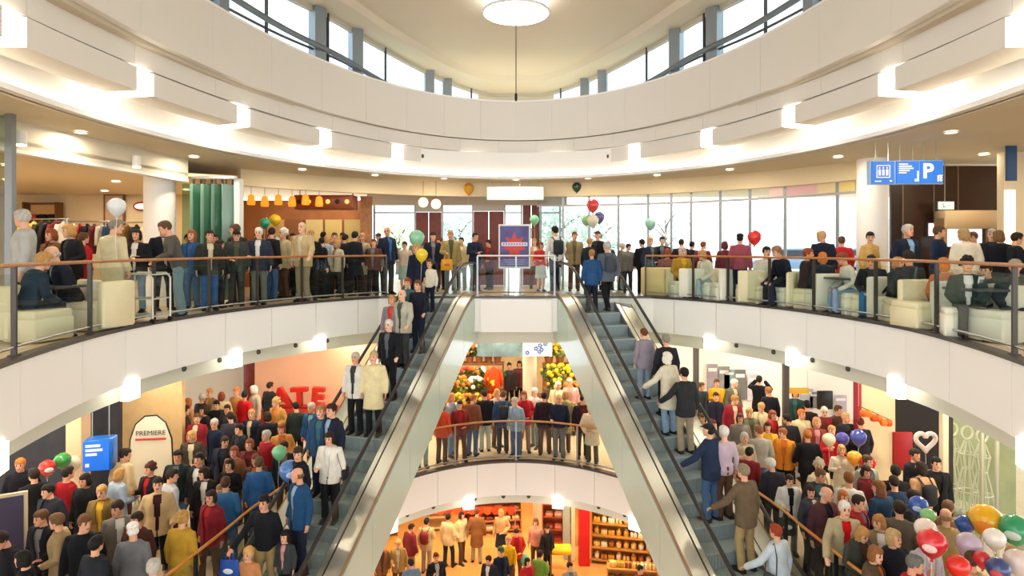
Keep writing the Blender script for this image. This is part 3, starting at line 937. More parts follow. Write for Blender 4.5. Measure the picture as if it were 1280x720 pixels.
# ------------------------------------------------------------------ escalators
SLOPE, RUN = .70, 7.2
TH = R(16.9)
def zs(s):
    """tread height below the upper floor at run s from the upper break point"""
    e = .5
    if s < -e: return 0
    if s < e: return -SLOPE * (s + e) ** 2 / (4 * e)
    if s < RUN - e: return -SLOPE * s
    if s < RUN + e: return -SLOPE * RUN + SLOPE * (RUN + e - s) ** 2 / (4 * e)
    return -SLOPE * RUN
MINT = mat('#c3d6ca', .22, spec=.5, coat=.4, var=.02, scale=.8)
TREAD = mat('#a9b6b9', .45, metal=.25)
TREADR = mat('#8f9da1', .5, metal=.25)
def escalator(label, side):
    o = empty('escalator', (side * 2.03, 16.55, 0), TH * side, label, 'escalator')
    S0, S1 = -.9, RUN + .9
    N = 40
    ss = [S0 + (S1 - S0) * i / N for i in range(N + 1)]
    # steps: treads with raised cleats and a ribbed riser
    sm = MB().box((0, -.2, -.02), (.94, .395, .03)).box((0, -.395, -.16), (.94, .02, .27), mi=1)
    for i in range(15):
        sm.box((-.43 + i * .0614, -.2, -.002), (.022, .39, .012))
        sm.box((-.43 + i * .0614, -.407, -.155), (.022, .012, .25), mi=1)
    sme = sm.mesh('step'); sme.materials.append(TREAD); sme.materials.append(TREADR)
    s = S0
    while s < S1 - .3:
        link_mesh('step', sme, None, o, (0, -s, zs(s + .2)))
        s += .4
    for sx in (-1, 1):
        def strip(x0, x1, za, zb, a, b, name, m, par=None):
            q = [S_ for S_ in [a + (b - a) * i / max(2, int((b - a) / .18)) for i in range(max(2, int((b - a) / .18)) + 1)]]
            mb = MB()
            vs = []
            for t in q:
                z = zs(t)
                vs += [(x0, -t, z + za), (x1, -t, z + za), (x1, -t, z + zb), (x0, -t, z + zb)]
            k = len(q)
            fs = [(i * 4 + c, i * 4 + (c + 1) % 4, i * 4 + 4 + (c + 1) % 4, i * 4 + 4 + c) for i in range(k - 1) for c in range(4)] + [(3, 2, 1, 0), tuple(4 * k - 4 + c for c in range(4))]
            return mb.add(vs, fs).build(name, m, par or o, 30)
        strip(sx * .48, sx * .50, -.12, .10, S0, S1, 'skirt', mat('#8d8f8e', .35, metal=.7))
        strip(sx * .49, sx * .585, .09, .12, S0, S1, 'inner_deck', BRIGHTSTEEL)
        strip(sx * .615, sx * .90, .07, .115, S0, S1, 'outer_deck', BRIGHTSTEEL)
        strip(sx * .90, sx * .922, .05, .125, S0, S1, 'deck_edge', mat('#a3866a', .4, metal=.4))
        L = (S1 - S0) / 6
        for i in range(6):
            strip(sx * .905, sx * .935, -1.12, .03, S0 + L * i + .006, S0 + L * (i + 1) - .006, 'side_panel', MINT)
            strip(sx * .594, sx * .606, .12, .86, S0 + L * i + .012, S0 + L * (i + 1) - .012, 'glass_panel', GLASS)
        pth = [(sx * .6, -t, zs(t) + .90) for t in ss]
        # newel loops
        def loop(y, z, d):
            return [(sx * .6, y + d * .40 * math.sin(R(a)), z - .40 + .40 * math.cos(R(a))) for a in range(15, 181, 15)]
        top = list(reversed(loop(-S0, .90, 1))); bot = loop(-S1, zs(S1) + .90, -1)
        MB().tube(top + pth + bot, [(.042, .022)] * (len(top) + len(pth) + len(bot)), 10, ref=(1, 0, 0)).build('handrail', RUBBER, o, 40)
        MB().tube(pth, [(.020, .02)] * len(pth), 6, ref=(1, 0, 0)).add([], []).build('handrail_guide', STEEL, o, 40).location = (0, 0, -.035)
    q = [S0 + (S1 - S0) * i / 30 for i in range(31)]
    vs = []
    for t in q:
        vs += [(-.90, -t, zs(t) - 1.12), (.90, -t, zs(t) - 1.12), (.90, -t, zs(t) - 1.08), (-.90, -t, zs(t) - 1.08)]
    fs = [(i * 4 + c, i * 4 + (c + 1) % 4, i * 4 + 4 + (c + 1) % 4, i * 4 + 4 + c) for i in range(30) for c in range(4)] + [(3, 2, 1, 0), tuple(120 + c for c in range(4))]
    MB().add(vs, fs).build('underside', mat('#cdd3ca', .4), o, 30)
    MB().box((0, -S0 + .35, .006), (1.1, .7, .012)).build('comb_plate', STEEL, o)
    MB().box((0, -S1 - .2, zs(S1) + .006), (1.1, .7, .012)).build('comb_plate', STEEL, o)
    return o
escalator('descending escalator with mint side panels, riders facing the viewer', -1)
escalator('rising escalator with mint side panels, riders seen from behind', 1)
# white slab face between the two escalator heads
struct(MB().box((0, CHORD - .06, -.47), (1.86, .10, .86)).build('trim_4', WHITE))

# ------------------------------------------------------------------ columns
def column(x, y, z0, z1, r, m):
    o = struct(MB().cyl((0, 0, 0), (0, 0, z1 - z0), r, 32).build('column', m, None, 40, (x, y, z0)))
    return o
for s in (-1, 1):
    column(s * 8.28, 14.5, 0, CEIL_U, .33, WHITE)
column(.47, 21.4, ZM, -1.20, .24, CREAM)
column(1.0, 24.0, ZL, ZM - 1.15, .36, mat('#d8cdb4', .7))
# ------------------------------------------------------------------ outside, seen through the glazing
box_struct('ground', (0, 75, -.16), (260, 98, .2), mat('#d8d6d0', .8, var=.05, scale=.3))
def leaf_cloud(c, r, n, size, seed, squash=.8):
    rnd = random.Random(seed)
    mb = MB()
    for _ in range(n):
        while True:
            p = Vector((rnd.uniform(-1, 1), rnd.uniform(-1, 1), rnd.uniform(-1, 1)))
            if p.length < 1: break
        p = p.normalized() * (p.length ** .45)
        p = Vector((p.x * r, p.y * r, p.z * r * squash)) + Vector(c)
        a = Vector((rnd.uniform(-1, 1), rnd.uniform(-1, 1), rnd.uniform(-1, 1))).normalized()
        b = a.orthogonal().normalized()
        s = size * rnd.uniform(.6, 1.3)
        mb.add([p - a * s, p + b * s * .5, p + a * s, p - b * s * .5], [(0, 1, 2, 3)])
    return mb
def tree(x, y, h, r, seed, label, n=900, hexc='#7f9a72', size=.16):
    o = empty('tree', (x, y, -.06), 0, label, 'tree')
    rnd = random.Random(seed)
    t = MB().tube([(0, 0, 0), (.05, 0, h * .35), (0, .05, h * .75)], [.16, .12, .05], 8)
    for k in range(6):
        a = k * 1.05 + rnd.random()
        t.tube([(0, 0, h * (.3 + .07 * k)), (r * .35 * math.cos(a), r * .35 * math.sin(a), h * (.45 + .07 * k)), (r * .7 * math.cos(a), r * .7 * math.sin(a), h * (.5 + .08 * k))], [.07, .045, .015], 6)
    t.build('trunk', mat('#6b6358', .9), o, 40)
    cr = leaf_cloud((0, 0, h * .68), r, n, size, seed, .75).build('crown', mat(hexc, .8, var=.15, scale=2), o)
    cr['kind'] = 'stuff'
    return o
tree(11.028, 46, 4.6, 2.1, 3, 'bare pale street tree with a wide crown outside the glazing', 420, '#c9d3c2', .13)
tree(2.115, 30, 3.3, 1.5, 5, 'dense pale green tree outside the entrance behind the backpack man', 900, '#c0d2c4', .14)
tree(4.664, 34, 2.9, 1.2, 8, 'small grey green tree outside beside the entrance', 500, '#c2cfc4', .14)
tree(-6.031, 32, 2.8, 1.1, 9, 'pale yellow green shrub tree outside behind the bald man in navy', 500, '#d8dfc4', .14)
tree(-3.095, 34, 3.2, 1.2, 11, 'grey green tree outside between the brown doors', 500, '#c0cfcb', .14)
fb = empty('building', (29.615, 64, -.06), 0, 'long pale office block across the street outside', 'building')
MB().box((0, 0, 2.1), (16, 6, 4.2)).build('wall', mat('#c9cdd2', .8), fb)
wm = MB().box((0, 0, 0), (1.5, .1, 1.1)).mesh('window'); wm.materials.append(mat('#bcc4d0', .3))
for i in range(7):
    for j in range(2): link_mesh('window', wm, None, fb, (-6.6 + i * 2.2, -3.03, 1.3 + j * 1.7))
def car(x, y, hexc, label, L=4.2):
    o = empty('car', (x, y, -.06), 0, label, 'car')
    prof = [(-.5, .25), (-.5, .62), (-.47, .78), (-.30, .85), (-.20, 1.32), (.18, 1.36), (.32, .92), (.48, .80), (.5, .55), (.5, .25)]
    mb = MB(); n = len(prof)
    for sx in (-1, 1): mb.v += [(px_ * L, sx * .84, z) for px_, z in prof]
    mb.f += [(i, (i + 1) % n, n + (i + 1) % n, n + i) for i in range(n)] + [tuple(range(n)), tuple(range(2 * n - 1, n - 1, -1))]; mb.mi += [0] * (n + 2)
    mb.build('body', mat(hexc, .25, coat=.6), o, 30)
    for sx in (-1, 1): MB().box((-.02 * L, sx * .845, 1.08), (.42 * L, .02, .34)).build('side_window', mat('#20262c', .1), o)
    wm_ = MB().cyl((0, -.1, 0), (0, .1, 0), .31, 16).cyl((0, -.105, 0), (0, .105, 0), .16, 12, mi=1).mesh('wheel', 40); wm_.materials.append(BLACK); wm_.materials.append(STEEL)
    for a in (-.3, .3):
        for b in (-.78, .78): link_mesh('wheel', wm_, None, o, (a * L, b, .31))
car(15.038, 34, '#6f86a8', 'blue grey car parked outside the cafe glazing')
car(19.828, 38, '#8a9098', 'grey car parked outside near the round column')
car(10.392, 42, '#b98f9a', 'pinkish car parked outside under the bare tree')

# ------------------------------------------------------------------ bulkhead and glazing of the upper floor
BH = (9.86, 9.36, 9.94, 10)
BULK = mat('#e6d3ae', .7, var=.02, scale=.8)
struct(MB().wall(arc(BH, 30, 140, 60), arc(BH, 30, 140, 60, .16), 2.93, CEIL_U).build('trim_5', BULK, None, 30))
win = struct(empty('window_2', (0, 0, 0)))
ga = [29, 33.5, 41.5, 47.2, 52.2, 57.3, 60.8, 65.0, 70.5, 76, 81, 86]
for a, b in zip(ga[:-1], ga[1:]):
    MB().wall(arc(BH, a + .15, b - .15, 4, .18), arc(BH, a + .15, b - .15, 4, .19), .06, 2.62).build('pane', glass('#f2f7f6'), win, 40)
    MB().wall(arc(BH, a + .15, b - .15, 4, .18), arc(BH, a + .15, b - .15, 4, .19), 2.68, 2.95).build('transom_pane', glass('#f2f7f6'), win, 40)
    p = ept(BH, R(a), .185); MB().box((p[0], p[1], 1.48), (.04, .07, 2.96), R(a)).build('mullion', mat('#9aa0a2', .4, metal=.5), win)
MB().wall(arc(BH, 29, 86, 40, .16), arc(BH, 29, 86, 40, .21), 2.62, 2.68).build('transom', mat('#b9b2b0', .5), win, 30)
for a, b, h in ((29.2, 30.8, '#b49ac4'), (30.9, 33.2, '#efd98c'), (33.8, 36.4, '#ecd6a4'), (36.5, 41.2, '#e8bcbc'), (41.8, 44.0, '#f0d2cf')):
    MB().wall(arc(BH, a, b, 4, .155), arc(BH, a, b, 4, .165), 2.69, 2.92).build('window_print', mat(h, .6), win, 40)
# entrance: glass between brown red door leaves
ent = struct(empty('window_3', (0, 0, 0)))
EY = 21.6
for x0, x1 in ((468, 519), (553, 591), (631, 652), (676, 700)):
    a, b = across(x0, EY), across(x1, EY)
    MB().box(((a + b) / 2, EY, 1.45), (b - a, .012, 2.86)).build('pane', glass('#f2f7f6'), ent)
    for q in (a, b): MB().box((q, EY, 1.47), (.06, .08, 2.94)).build('mullion', mat('#a6a6a2', .4, metal=.4), ent)
    MB().box(((a + b) / 2, EY, 2.52), (b - a, .06, .05)).build('transom', mat('#a6a6a2', .4, metal=.4), ent)
MB().box((across(584, EY), EY, 3.05), (6.9, .14, .55)).build('header', mat('#cbbfae', .7), ent)
for i, (x0, x1, yt) in enumerate(((520, 552, 265), (592, 630, 264), (653, 675, 254))):
    a, b = across(x0, EY), across(x1, EY)
    zt = up(yt, EY)
    d = struct(empty('door_%d' % (i + 1), ((a + b) / 2, EY - .02, 0)))
    for k in (-1, 1):
        w = (b - a) / 2
        lf = MB().box((k * w / 2, 0, zt / 2), (w - .02, .06, zt - .02)).build('door_leaf', mat('#7d3a2c', .45, var=.15, scale=5), d)
        MB().box((k * .07, -.06, 1.05), (.03, .05, .34)).build('door_handle', STEEL, lf)
    MB().box((0, 0, (zt + 2.9) / 2), (b - a, .05, 2.9 - zt)).build('fanlight', mat('#cfc8bd', .6), d)
hb = empty('hanging_light_box', (-0.025, 19.2, 2.777), 0, 'wide pale hanging light box above the entrance under the ceiling', 'light box')
MB().box((0, 0, .20), (1.74, .22, .40)).build('box', mat('#e9ebe6', .5), hb)
for i in range(6):
    MB().box((-.72 + i * .288, -.115, .20), (.26, .02, .34)).build('panel', glow('#eef3ee', .22), hb)
    MB().cyl((-.72 + i * .288, 0, .40), (-.72 + i * .288, 0, 3.36 - 2.777), .008, 6).build('rod', STEEL, hb)
for i, (px_, py_) in enumerate(((-2.855, 2.703), (-2.462, 2.654))):
    o = empty('globe_lamp', (px_, 19.2, py_), 0, ['left', 'right'][i] + ' of the two warm globe lamps hanging before the brown door', 'lamp', 'globe lamps at the entrance')
    MB().ball((0, 0, 0), .15, 16, 10).build('globe', glow('#ffdca8', 1.9), o, 40)
    MB().cyl((0, 0, .14), (0, 0, CEIL_U - py_), .008, 6).build('cord', DARKSTEEL, o)

# ------------------------------------------------------------------ upper left: clothes shop behind an open glass front
SHOPW = mat('#e0c9a0', .75, var=.03)
front = [(-8.45, 6.0), (-8.1, 9.95), (-7.67, 14.6)]
struct(MB().wall(front, [(x - .12, y) for x, y in front], 2.90, CEIL_U).build('trim_6', mat('#e4dcc8', .7), None, 30))
struct(MB().wall([(x + .01, y) for x, y in front], [(x - .2, y) for x, y in front], 2.84, 2.90).build('trim_7', WHITE, None, 30))
struct(MB().wall(front, [(-17, 6.0), (-17, 9.95), (-17, 14.6)], 2.98, 3.05).build('ceiling', mat('#e3d2b4', .7)))
struct(MB().wall([(-7.67, 14.6), (-6.75, 15.1), (-9.3, 20.6)], [(-17, 14.6), (-17, 15.1), (-17, 20.6)], 2.98, 3.05).build('ceiling', mat('#e3d2b4', .7)))
box_struct('wall_back', (-13.1, 19.75, 1.5), (7.6, .15, 3.0), SHOPW)
box_struct('wall_side', (15.5, 5.6, 1.66), (.15, 16.6, 3.3), mat('#e0cfae', .7))
box_struct('wall_side', (13.9, 13.9, 1.66), (3.2, .15, 3.3), mat('#e0cfae', .7))
box_struct('wall_left', (-16.9, 12.0, 1.5), (.15, 15.4, 3.0), SHOPW)
struct(MB().wall([(-6.70, 15.1), (-9.62, 21.0)], [(-6.84, 15.1), (-9.78, 21.0)], 0, 2.95).build('wall_divider', SHOPW))
pst = empty('shopfront_post', (-7.778, 9.6, 0), 0, 'tall grey steel post at the open glass shopfront', 'post')
MB().box((0, 0, 1.68), (.11, .09, 3.36)).build('post', mat('#8b8d8c', .4, metal=.5), pst)
MB().box((-.85, .02, 1.68), (1.55, .012, 3.34)).build('glass_leaf', glass('#dfeae4'), pst)
fd = empty('folding_glass_door', (-7.15, 14.75, 0), 0, 'stack of folded green tinted glass door leaves beside the white jamb', 'door')
for i in range(8):
    MB().box((-.46 + i * .125, .10 * (i % 2), 1.44), (.016, .62, 2.72), R(-24)).build('glass_leaf', mat('#93b5a6', .15, spec=.6) if i % 2 else glass('#cfe3d8'), fd)
    MB().cyl((-.46 + i * .125, .10 * (i % 2), 2.80), (-.46 + i * .125, .10 * (i % 2), 2.93), .03, 8).build('hanger', DARKSTEEL, fd)
MB().box((-.05, 0, 2.96), (1.15, .16, .06)).build('track', STEEL, fd)
box_struct('trim_8', (-6.62, 14.9, 1.47), (.13, .22, 2.95), WHITE)
for i, (a, b) in enumerate(((28, 9.9), (172, 12.6))):
    o = empty('spotlight', (across(a, b) - .02, b, 2.96), 0, ['ceiling spotlight over the shopfront nearest the steel post', 'ceiling spotlight over the shopfront above the round column'][i], 'lamp')
    MB().cyl((0, 0, -.02), (0, 0, .20), .08, 14).build('housing', WHITE, o, 40)
    MB().cyl((0, 0, -.04), (0, 0, -.015), .07, 14).build('bulb', glow('#fff0cf', 6), o, 40)
# shelf niche in the shop's back wall
ni = empty('wall_shelf', (-14.725, 19.5, 1.0), 0, 'lit brown shelf niche with folded dark jackets on the shop back wall', 'shelf')
MB().box((0, .05, .85), (.98, .04, 1.7)).build('back_panel', mat('#e8b678', .6), ni)
for x in (-.5, .5): MB().box((x, -.08, .85), (.06, .3, 1.74)).build('side', mat('#6f4526', .5), ni)
for z in (0, .55, 1.1, 1.68): MB().box((0, -.08, z), (1.0, .3, .05)).build('shelf', mat('#6f4526', .5), ni)
rnd = random.Random(5)
for z, hs in ((.60, ('#23222a', '#c33a2c', '#d8d0c4')), (1.15, ('#c9472f', '#1d1c20', '#1f1e22')), (.05, ('#e0a02c', '#d9932a', '#20222a'))):
    for i, h in enumerate(hs):
        p = MB().rbox((-14.725 - .3 + i * .3, 19.4, 1.0 + z + .10), (.25, .2, .2), .04).build('folded_jacket', cloth(h), None, 40)
        tag(p, '%s folded jacket on the %s board of the lit shelf niche, place %s' % ({'#2': 'dark', '#c': 'red', '#d': 'pale', '#1': 'black', '#e': 'yellow'}[h[:2]], {.6: 'middle', 1.15: 'upper', .05: 'lower'}[z], ['one', 'two', 'three'][i]), 'jacket', 'folded jackets in the shelf niche')
# clothes rails with hanging garments
gm = MB()
gm.tube([(0, 0, 0), (0, 0, -.06), (0, 0, -.10), (0, 0, -.45), (0, 0, -.86)], [(.03, .02), (.10, .05), (.21, .07), (.20, .08), (.21, .085)], 12, ref=(1, 0, 0))
for s in (-1, 1): gm.tube([(s * .18, 0, -.10), (s * .25, 0, -.3), (s * .27, 0, -.62)], [.06, .055, .05], 8)
gme = gm.mesh('garment'); gme.shade_smooth()
hgm = MB().tube([(-.19, 0, -.10), (0, 0, -.02), (.19, 0, -.10)], .010, 6).tube([(0, 0, -.02), (0, 0, .03), (.02, 0, .055), (0, 0, .075)], .006, 6).mesh('hanger'); hgm.materials.append(STEEL)
def clothes_rail(x, y, rz, cols, label, names):
    o = empty('clothes_rail', (x, y, 0), rz, label, 'clothes rail')
    MB().cyl((-.8, 0, 2.05), (.8, 0, 2.05), .018, 8).build('rail', STEEL, o, 40)
    for s in (-1, 1):
        MB().cyl((s * .75, 0, 0), (s * .75, 0, 2.05), .02, 8).build('upright', STEEL, o, 40)
        MB().box((s * .75, 0, .02), (.05, .55, .04)).build('foot', STEEL, o)
    for i, h in enumerate(cols):
        d = -.66 + 1.32 * i / (len(cols) - 1)
        g = empty('hanging_garment', (x + d * math.cos(rz), y + d * math.sin(rz), 1.99), rz + PI / 2, names % i, 'garment', label[:40])
        link_mesh('garment', gme, cloth(h), g); link_mesh('hanger', hgm, None, g)
ordn = ['first', 'second', 'third', 'fourth', 'fifth', 'sixth', 'seventh', 'eighth', 'ninth', 'tenth']
def rail_set(x, y, rz, cols, label, where):
    o = clothes_rail(x, y, rz, cols, label, 'garment %d')
    gs = [g for g in COL.objects if g.get('group') == label[:40]]
    for i, g in enumerate(gs): g['label'] = '%s garment from the left end on the clothes rail %s' % (ordn[i], where); g['group'] = 'garments on the rail ' + where
rail_set(-12.185, 17.6, .1, ('#2a2a35', '#31415e', '#e2ddd4', '#b03a2e', '#23232b', '#6b2f33', '#d8cfc0', '#2d4a6b'), 'steel clothes rail with mixed jackets near the white balloon', 'near the white balloon')
rail_set(-12.316, 16.2, -.15, ('#1f2026', '#c2992e', '#e6c25a', '#3a3328', '#24242a', '#7b2a2a', '#d9d3c8'), 'steel clothes rail with dark and yellow clothes below the lit niche', 'below the lit niche')
rail_set(-11.200, 18.2, .05, ('#26262c', '#c9a24a', '#8a6a3a', '#2d2d35', '#e0d2b4', '#7a4a2a'), 'steel clothes rail with tan and dark clothes beside the round column', 'beside the round column')
ov = empty('wall_sign', (-11.730, 19.55, 2.603), 0, 'oval red and white sign on the shop back wall beside the column', 'sign')
MB().tube([(0, -.02, 0), (0, .05, 0)], [(.26, .15), (.26, .15)], 24, ref=(1, 0, 0)).build('board', mat('#9c2f2a', .5), ov, 40)
MB().tube([(0, -.035, 0), (0, .0, 0)], [(.20, .085), (.20, .085)], 24, ref=(1, 0, 0)).build('plate', glow('#fff2e6', .8), ov, 40)
pf = empty('picture_frame', (-12.614, 19.6, 2.506), 0, 'dark framed picture on the shop wall behind the white balloon', 'picture')
MB().box((0, 0, 0), (.66, .04, 1.0)).build('frame', mat('#7a5040', .5), pf)
MB().box((0, -.025, 0), (.54, .01, .88)).build('print', mat('#c9a886', .6), pf)

# ------------------------------------------------------------------ upper left centre: cafe counter with amber lamps
box_struct('wall_cafe', (-7.108, 21.0, 1.45), (4.5, .14, 2.9), mat('#a2663c', .6, var=.12, scale=3))
box_struct('trim_9', (-4.771, 19.9, 1.47), (.32, .3, 2.94), mat('#b5815a', .8, var=.2, scale=9))
for i in range(5):
    a = across(345 + i * 24, 20.9)
    MBo = MB().box((a, 20.9, 1.3), (.56, .04, 1.9)); struct(MBo.build('trim_%d' % (10 + i), mat(['#c9a06a', '#8a5a38', '#d8c48a', '#d6c07c', '#c2b070'][i], .5)))
for i in range(6):
    x, z = across(314 + i * 17, 18.2), up(245 + (i % 2) * 2, 18.2)
    o = empty('pendant_lamp', (x, 18.2, z), 0, '%s amber pendant lamp from the white jamb in the row over the cafe' % ordn[i], 'lamp', 'amber pendant lamps over the cafe counter')
    MB().tube([(0, 0, -.26), (0, 0, -.20), (0, 0, .0), (0, 0, .05)], [.10, .115, .09, .03], 14, caps=True).build('shade', glow('#f08a1c', .85), o, 40)
    MB().cyl((0, 0, .05), (0, 0, CEIL_U - z), .007, 6).build('cord', DARKSTEEL, o)
cb = empty('cafe_canopy', (-5.743, 18.9, 2.463), 0, 'red brown wooden canopy box with round lamps over the cafe counter', 'canopy')
MB().rbox((0, 0, .21), (1.76, .6, .42), .02).build('box', mat('#8c4524', .5, var=.15, scale=6), cb, 40)
for i in range(6): MB().ball((-.72 + i * .285, -.31, .22), (.07, .03, .07), 12, 8).build('round_lamp', glow('#ffb45c', .9) if i % 2 else mat('#2a1a12', .5), cb, 40)
for x in (-.8, .8): MB().cyl((x, 0, .42), (x, 0, CEIL_U - 2.463), .015, 6).build('rod', DARKSTEEL, cb)
cc = empty('cafe_counter', (-5.944, 19.9, 0), 0, 'brown wooden cafe counter with a pale top behind the crowd', 'counter')
MB().rbox((0, 0, .5), (3.0, .6, 1.0), .02).build('body', mat('#7a4a2c', .5, var=.12), cc, 40)
MB().rbox((0, 0, 1.03), (3.1, .7, .05), .01).build('top', mat('#d8c6a6', .3), cc, 40)

# ------------------------------------------------------------------ upper right: dark panelled front, kiosk, signs
dwall = struct(empty('wall_right', (0, 0, 0)))
DP = mat('#3f2a20', .22, spec=.5, var=.15, scale=1.2)
xs_ = [9.160, 9.455, 10.220, 10.808, 11.985]
for i, (a, b) in enumerate(zip(xs_[:-1], xs_[1:])):
    MB().box(((a + b) / 2, 15.3, 1.66), (b - a - .03, .08, 3.3)).build('panel', mat('#2a1712', .3) if i == 0 else DP, dwall)
    MB().box((b, 15.28, 1.66), (.025, .06, 3.3)).build('joint_profile', mat('#8a7a68', .4, metal=.4), dwall)
kh = empty('kiosk', (10.688, 14.6, 0), 0, 'pale beige kiosk header with lit white screen behind the standing group', 'kiosk')
MB().rbox((0, .2, 1.974), (1.28, .4, .42), .02).build('header', mat('#d9bd92', .6), kh, 40)
MB().box((-.1, .3, 1.543), (1.05, .04, .42)).build('screen', glow('#e6ecf0', .75), kh)
for s in (-.62, .62): MB().box((s, .2, 1.0), (.08, .35, 2.0)).build('side', mat('#a98a64', .6), kh)
MB().rbox((0, .2, .5), (1.24, .45, 1.0), .02).build('counter', mat('#b49670', .6), kh, 40)
ex = empty('exit_sign', (10.239, 14.9, 2.312), 0, 'small pale green lit exit sign on the dark panels', 'sign')
MB().box((0, 0, 0), (.40, .07, .21)).build('housing', mat('#5b6258', .5), ex)
MB().box((0, -.045, 0), (.36, .02, .17)).build('face', glow('#e2f2cf', 1.0), ex)
MB().cyl((0, 0, .10), (0, 0, CEIL_U - 2.312), .012, 6).build('rod', STEEL, ex)
MB().ball((-.08, -.06, .035), .02, 8, 6).tube([(-.08, -.06, .01), (-.06, -.06, -.02), (-.09, -.06, -.06)], .012, 6).tube([(-.06, -.06, -.02), (-.03, -.06, -.06)], .012, 6).box((.06, -.06, 0), (.12, .01, .018)).build('symbol', mat('#3f7a4c', .5), ex)
o = empty('lit_notice', (10.094, 15.2, 1.748), 0, 'small white lit notice on the dark panels behind the man in the navy suit', 'notice')
MB().box((0, -.06, 0), (.17, .03, .30)).build('panel', glow('#fff3e0', .9), o)
MB().box((0, .0, 0), (.22, .12, .35)).build('frame', DARKSTEEL, o)
box_struct('wall_corner', (10.750, 13.2, 1.66), (1.0, .2, 3.3), mat('#e0cfae', .7))
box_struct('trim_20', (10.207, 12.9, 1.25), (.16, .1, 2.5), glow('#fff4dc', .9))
bb = empty('hanging_banner', (9.999, 12.6, 2.657), 0, 'narrow dark blue hanging banner at the beige corner wall', 'banner')
MB().box((0, 0, .40), (.20, .05, .80)).build('board', mat('#1d4a78', .5), bb)
MB().cyl((0, 0, .8), (0, 0, CEIL_U - 2.657), .012, 6).build('rod', STEEL, bb)
sg = empty('hanging_sign', (7.570, 12.1, 2.541), R(-4), 'blue hanging direction sign with three white symbol tiles and parking P', 'sign')
SB = mat('#1f63b5', .4); SW = mat('#f4f6f8', .5)
MB().box((0, .06, .225), (1.38, .10, .46)).build('housing', mat('#9fc4e4', .4), sg)
for i, x in enumerate((-.44, 0.02, .46)):
    tl = MB().box((x, .0, .225), (.42, .03, .43)).build('tile', glow('#2166bd', .45), sg)
    pc = MB()
    if i == 0:
        for r in (((-.12, .02), (.24, .03)), ((-.12, .30), (.24, .03))): pass
        pc.box((x, -.02, .36), (.25, .01, .018)).box((x, -.02, .13), (.25, .01, .018)).box((x - .12, -.02, .245), (.018, .01, .24)).box((x + .12, -.02, .245), (.018, .01, .24))
        for k in (-.07, 0, .07): pc.ball((x + k, -.02, .315), (.018, .006, .018), 8, 6).box((x + k, -.02, .225), (.045, .01, .12))
        pc.box((x - .10, -.02, .055), (.12, .01, .02)).box((x + .14, -.02, .06), (.035, .01, .035))
    elif i == 1:
        for k, w in enumerate((.17, .24, .27, .20, .14)): pc.box((x - .17 + w / 2, -.02, .385 - k * .042), (w, .01, .024))
        pc.box((x + .15, -.02, .07), (.05, .01, .05)).box((x + .185, -.02, .15), (.03, .01, .20))
    else:
        for k in range(2): pc.box((x + .12 + k * .05, -.02, .10), (.03, .01, .12))
        for k in range(3): pc.box((x + .165, -.02, .16 - k * .045), (.07, .01, .02))
    pc.build('symbol', SW, tl)
    if i == 2: link_mesh('lettering', text_mesh('P', .40, .006, .012), SW, tl, (x - .07, -.02, .235), (R(90), 0, 0))
    for k in (-.12, .12): MB().cyl((x + k, .05, .45), (x + k, .05, CEIL_U - 2.541), .008, 6).build('rod', STEEL, sg)

# poster on a stand between the escalator heads
po = empty('poster_stand', (-0.043, 16.9, 0), 0, 'purple and red poster on a white stand between the escalator heads', 'poster stand')
MB().box((0, 0, 1.343), (.86, .05, 1.20)).build('frame', mat('#efece4', .5), po)
pp = MB().box((0, -.03, 1.343), (.78, .02, 1.10)).build('poster', mat('#5c548f', .5, var=.3, scale=2.5), po)
st = []
for k in range(14):
    a = 2 * PI * k / 14; r = (.33 if k % 2 == 0 else .17)
    st.append((r * math.sin(a), r * math.cos(a) * 1.15))
zc = 1.343
MB().add([(x, -.045, zc + .02 + z) for x, z in st] + [(0, -.045, zc + .02)], [(i, (i + 1) % 14, 14) for i in range(14)]).build('red_star', mat('#d0453c', .5), pp)
wb = MB().box((0, -.05, zc + .06), (.70, .006, .10)); wb.build('white_band', mat('#e9e6ee', .5), pp)
lb = MB()
for k in range(9): lb.box((-.29 + k * .073, -.055, zc + .06), (.045, .004, .05))
lb.build('lettering', mat('#8d86b8', .5), pp)
lb = MB()
for k in range(3): lb.box((0, -.045, zc - .36 - k * .06), (.6 - .1 * k, .004, .025))
lb.build('small_print', mat('#8f88b4', .5), pp)
for s in (-.16, .16): MB().cyl((s, .02, .02), (s, .02, 0.737), .022, 10).build('leg', STEEL, po, 40)
MB().rbox((0, .02, .02), (.6, .4, .03), .01).build('base', STEEL, po, 40)

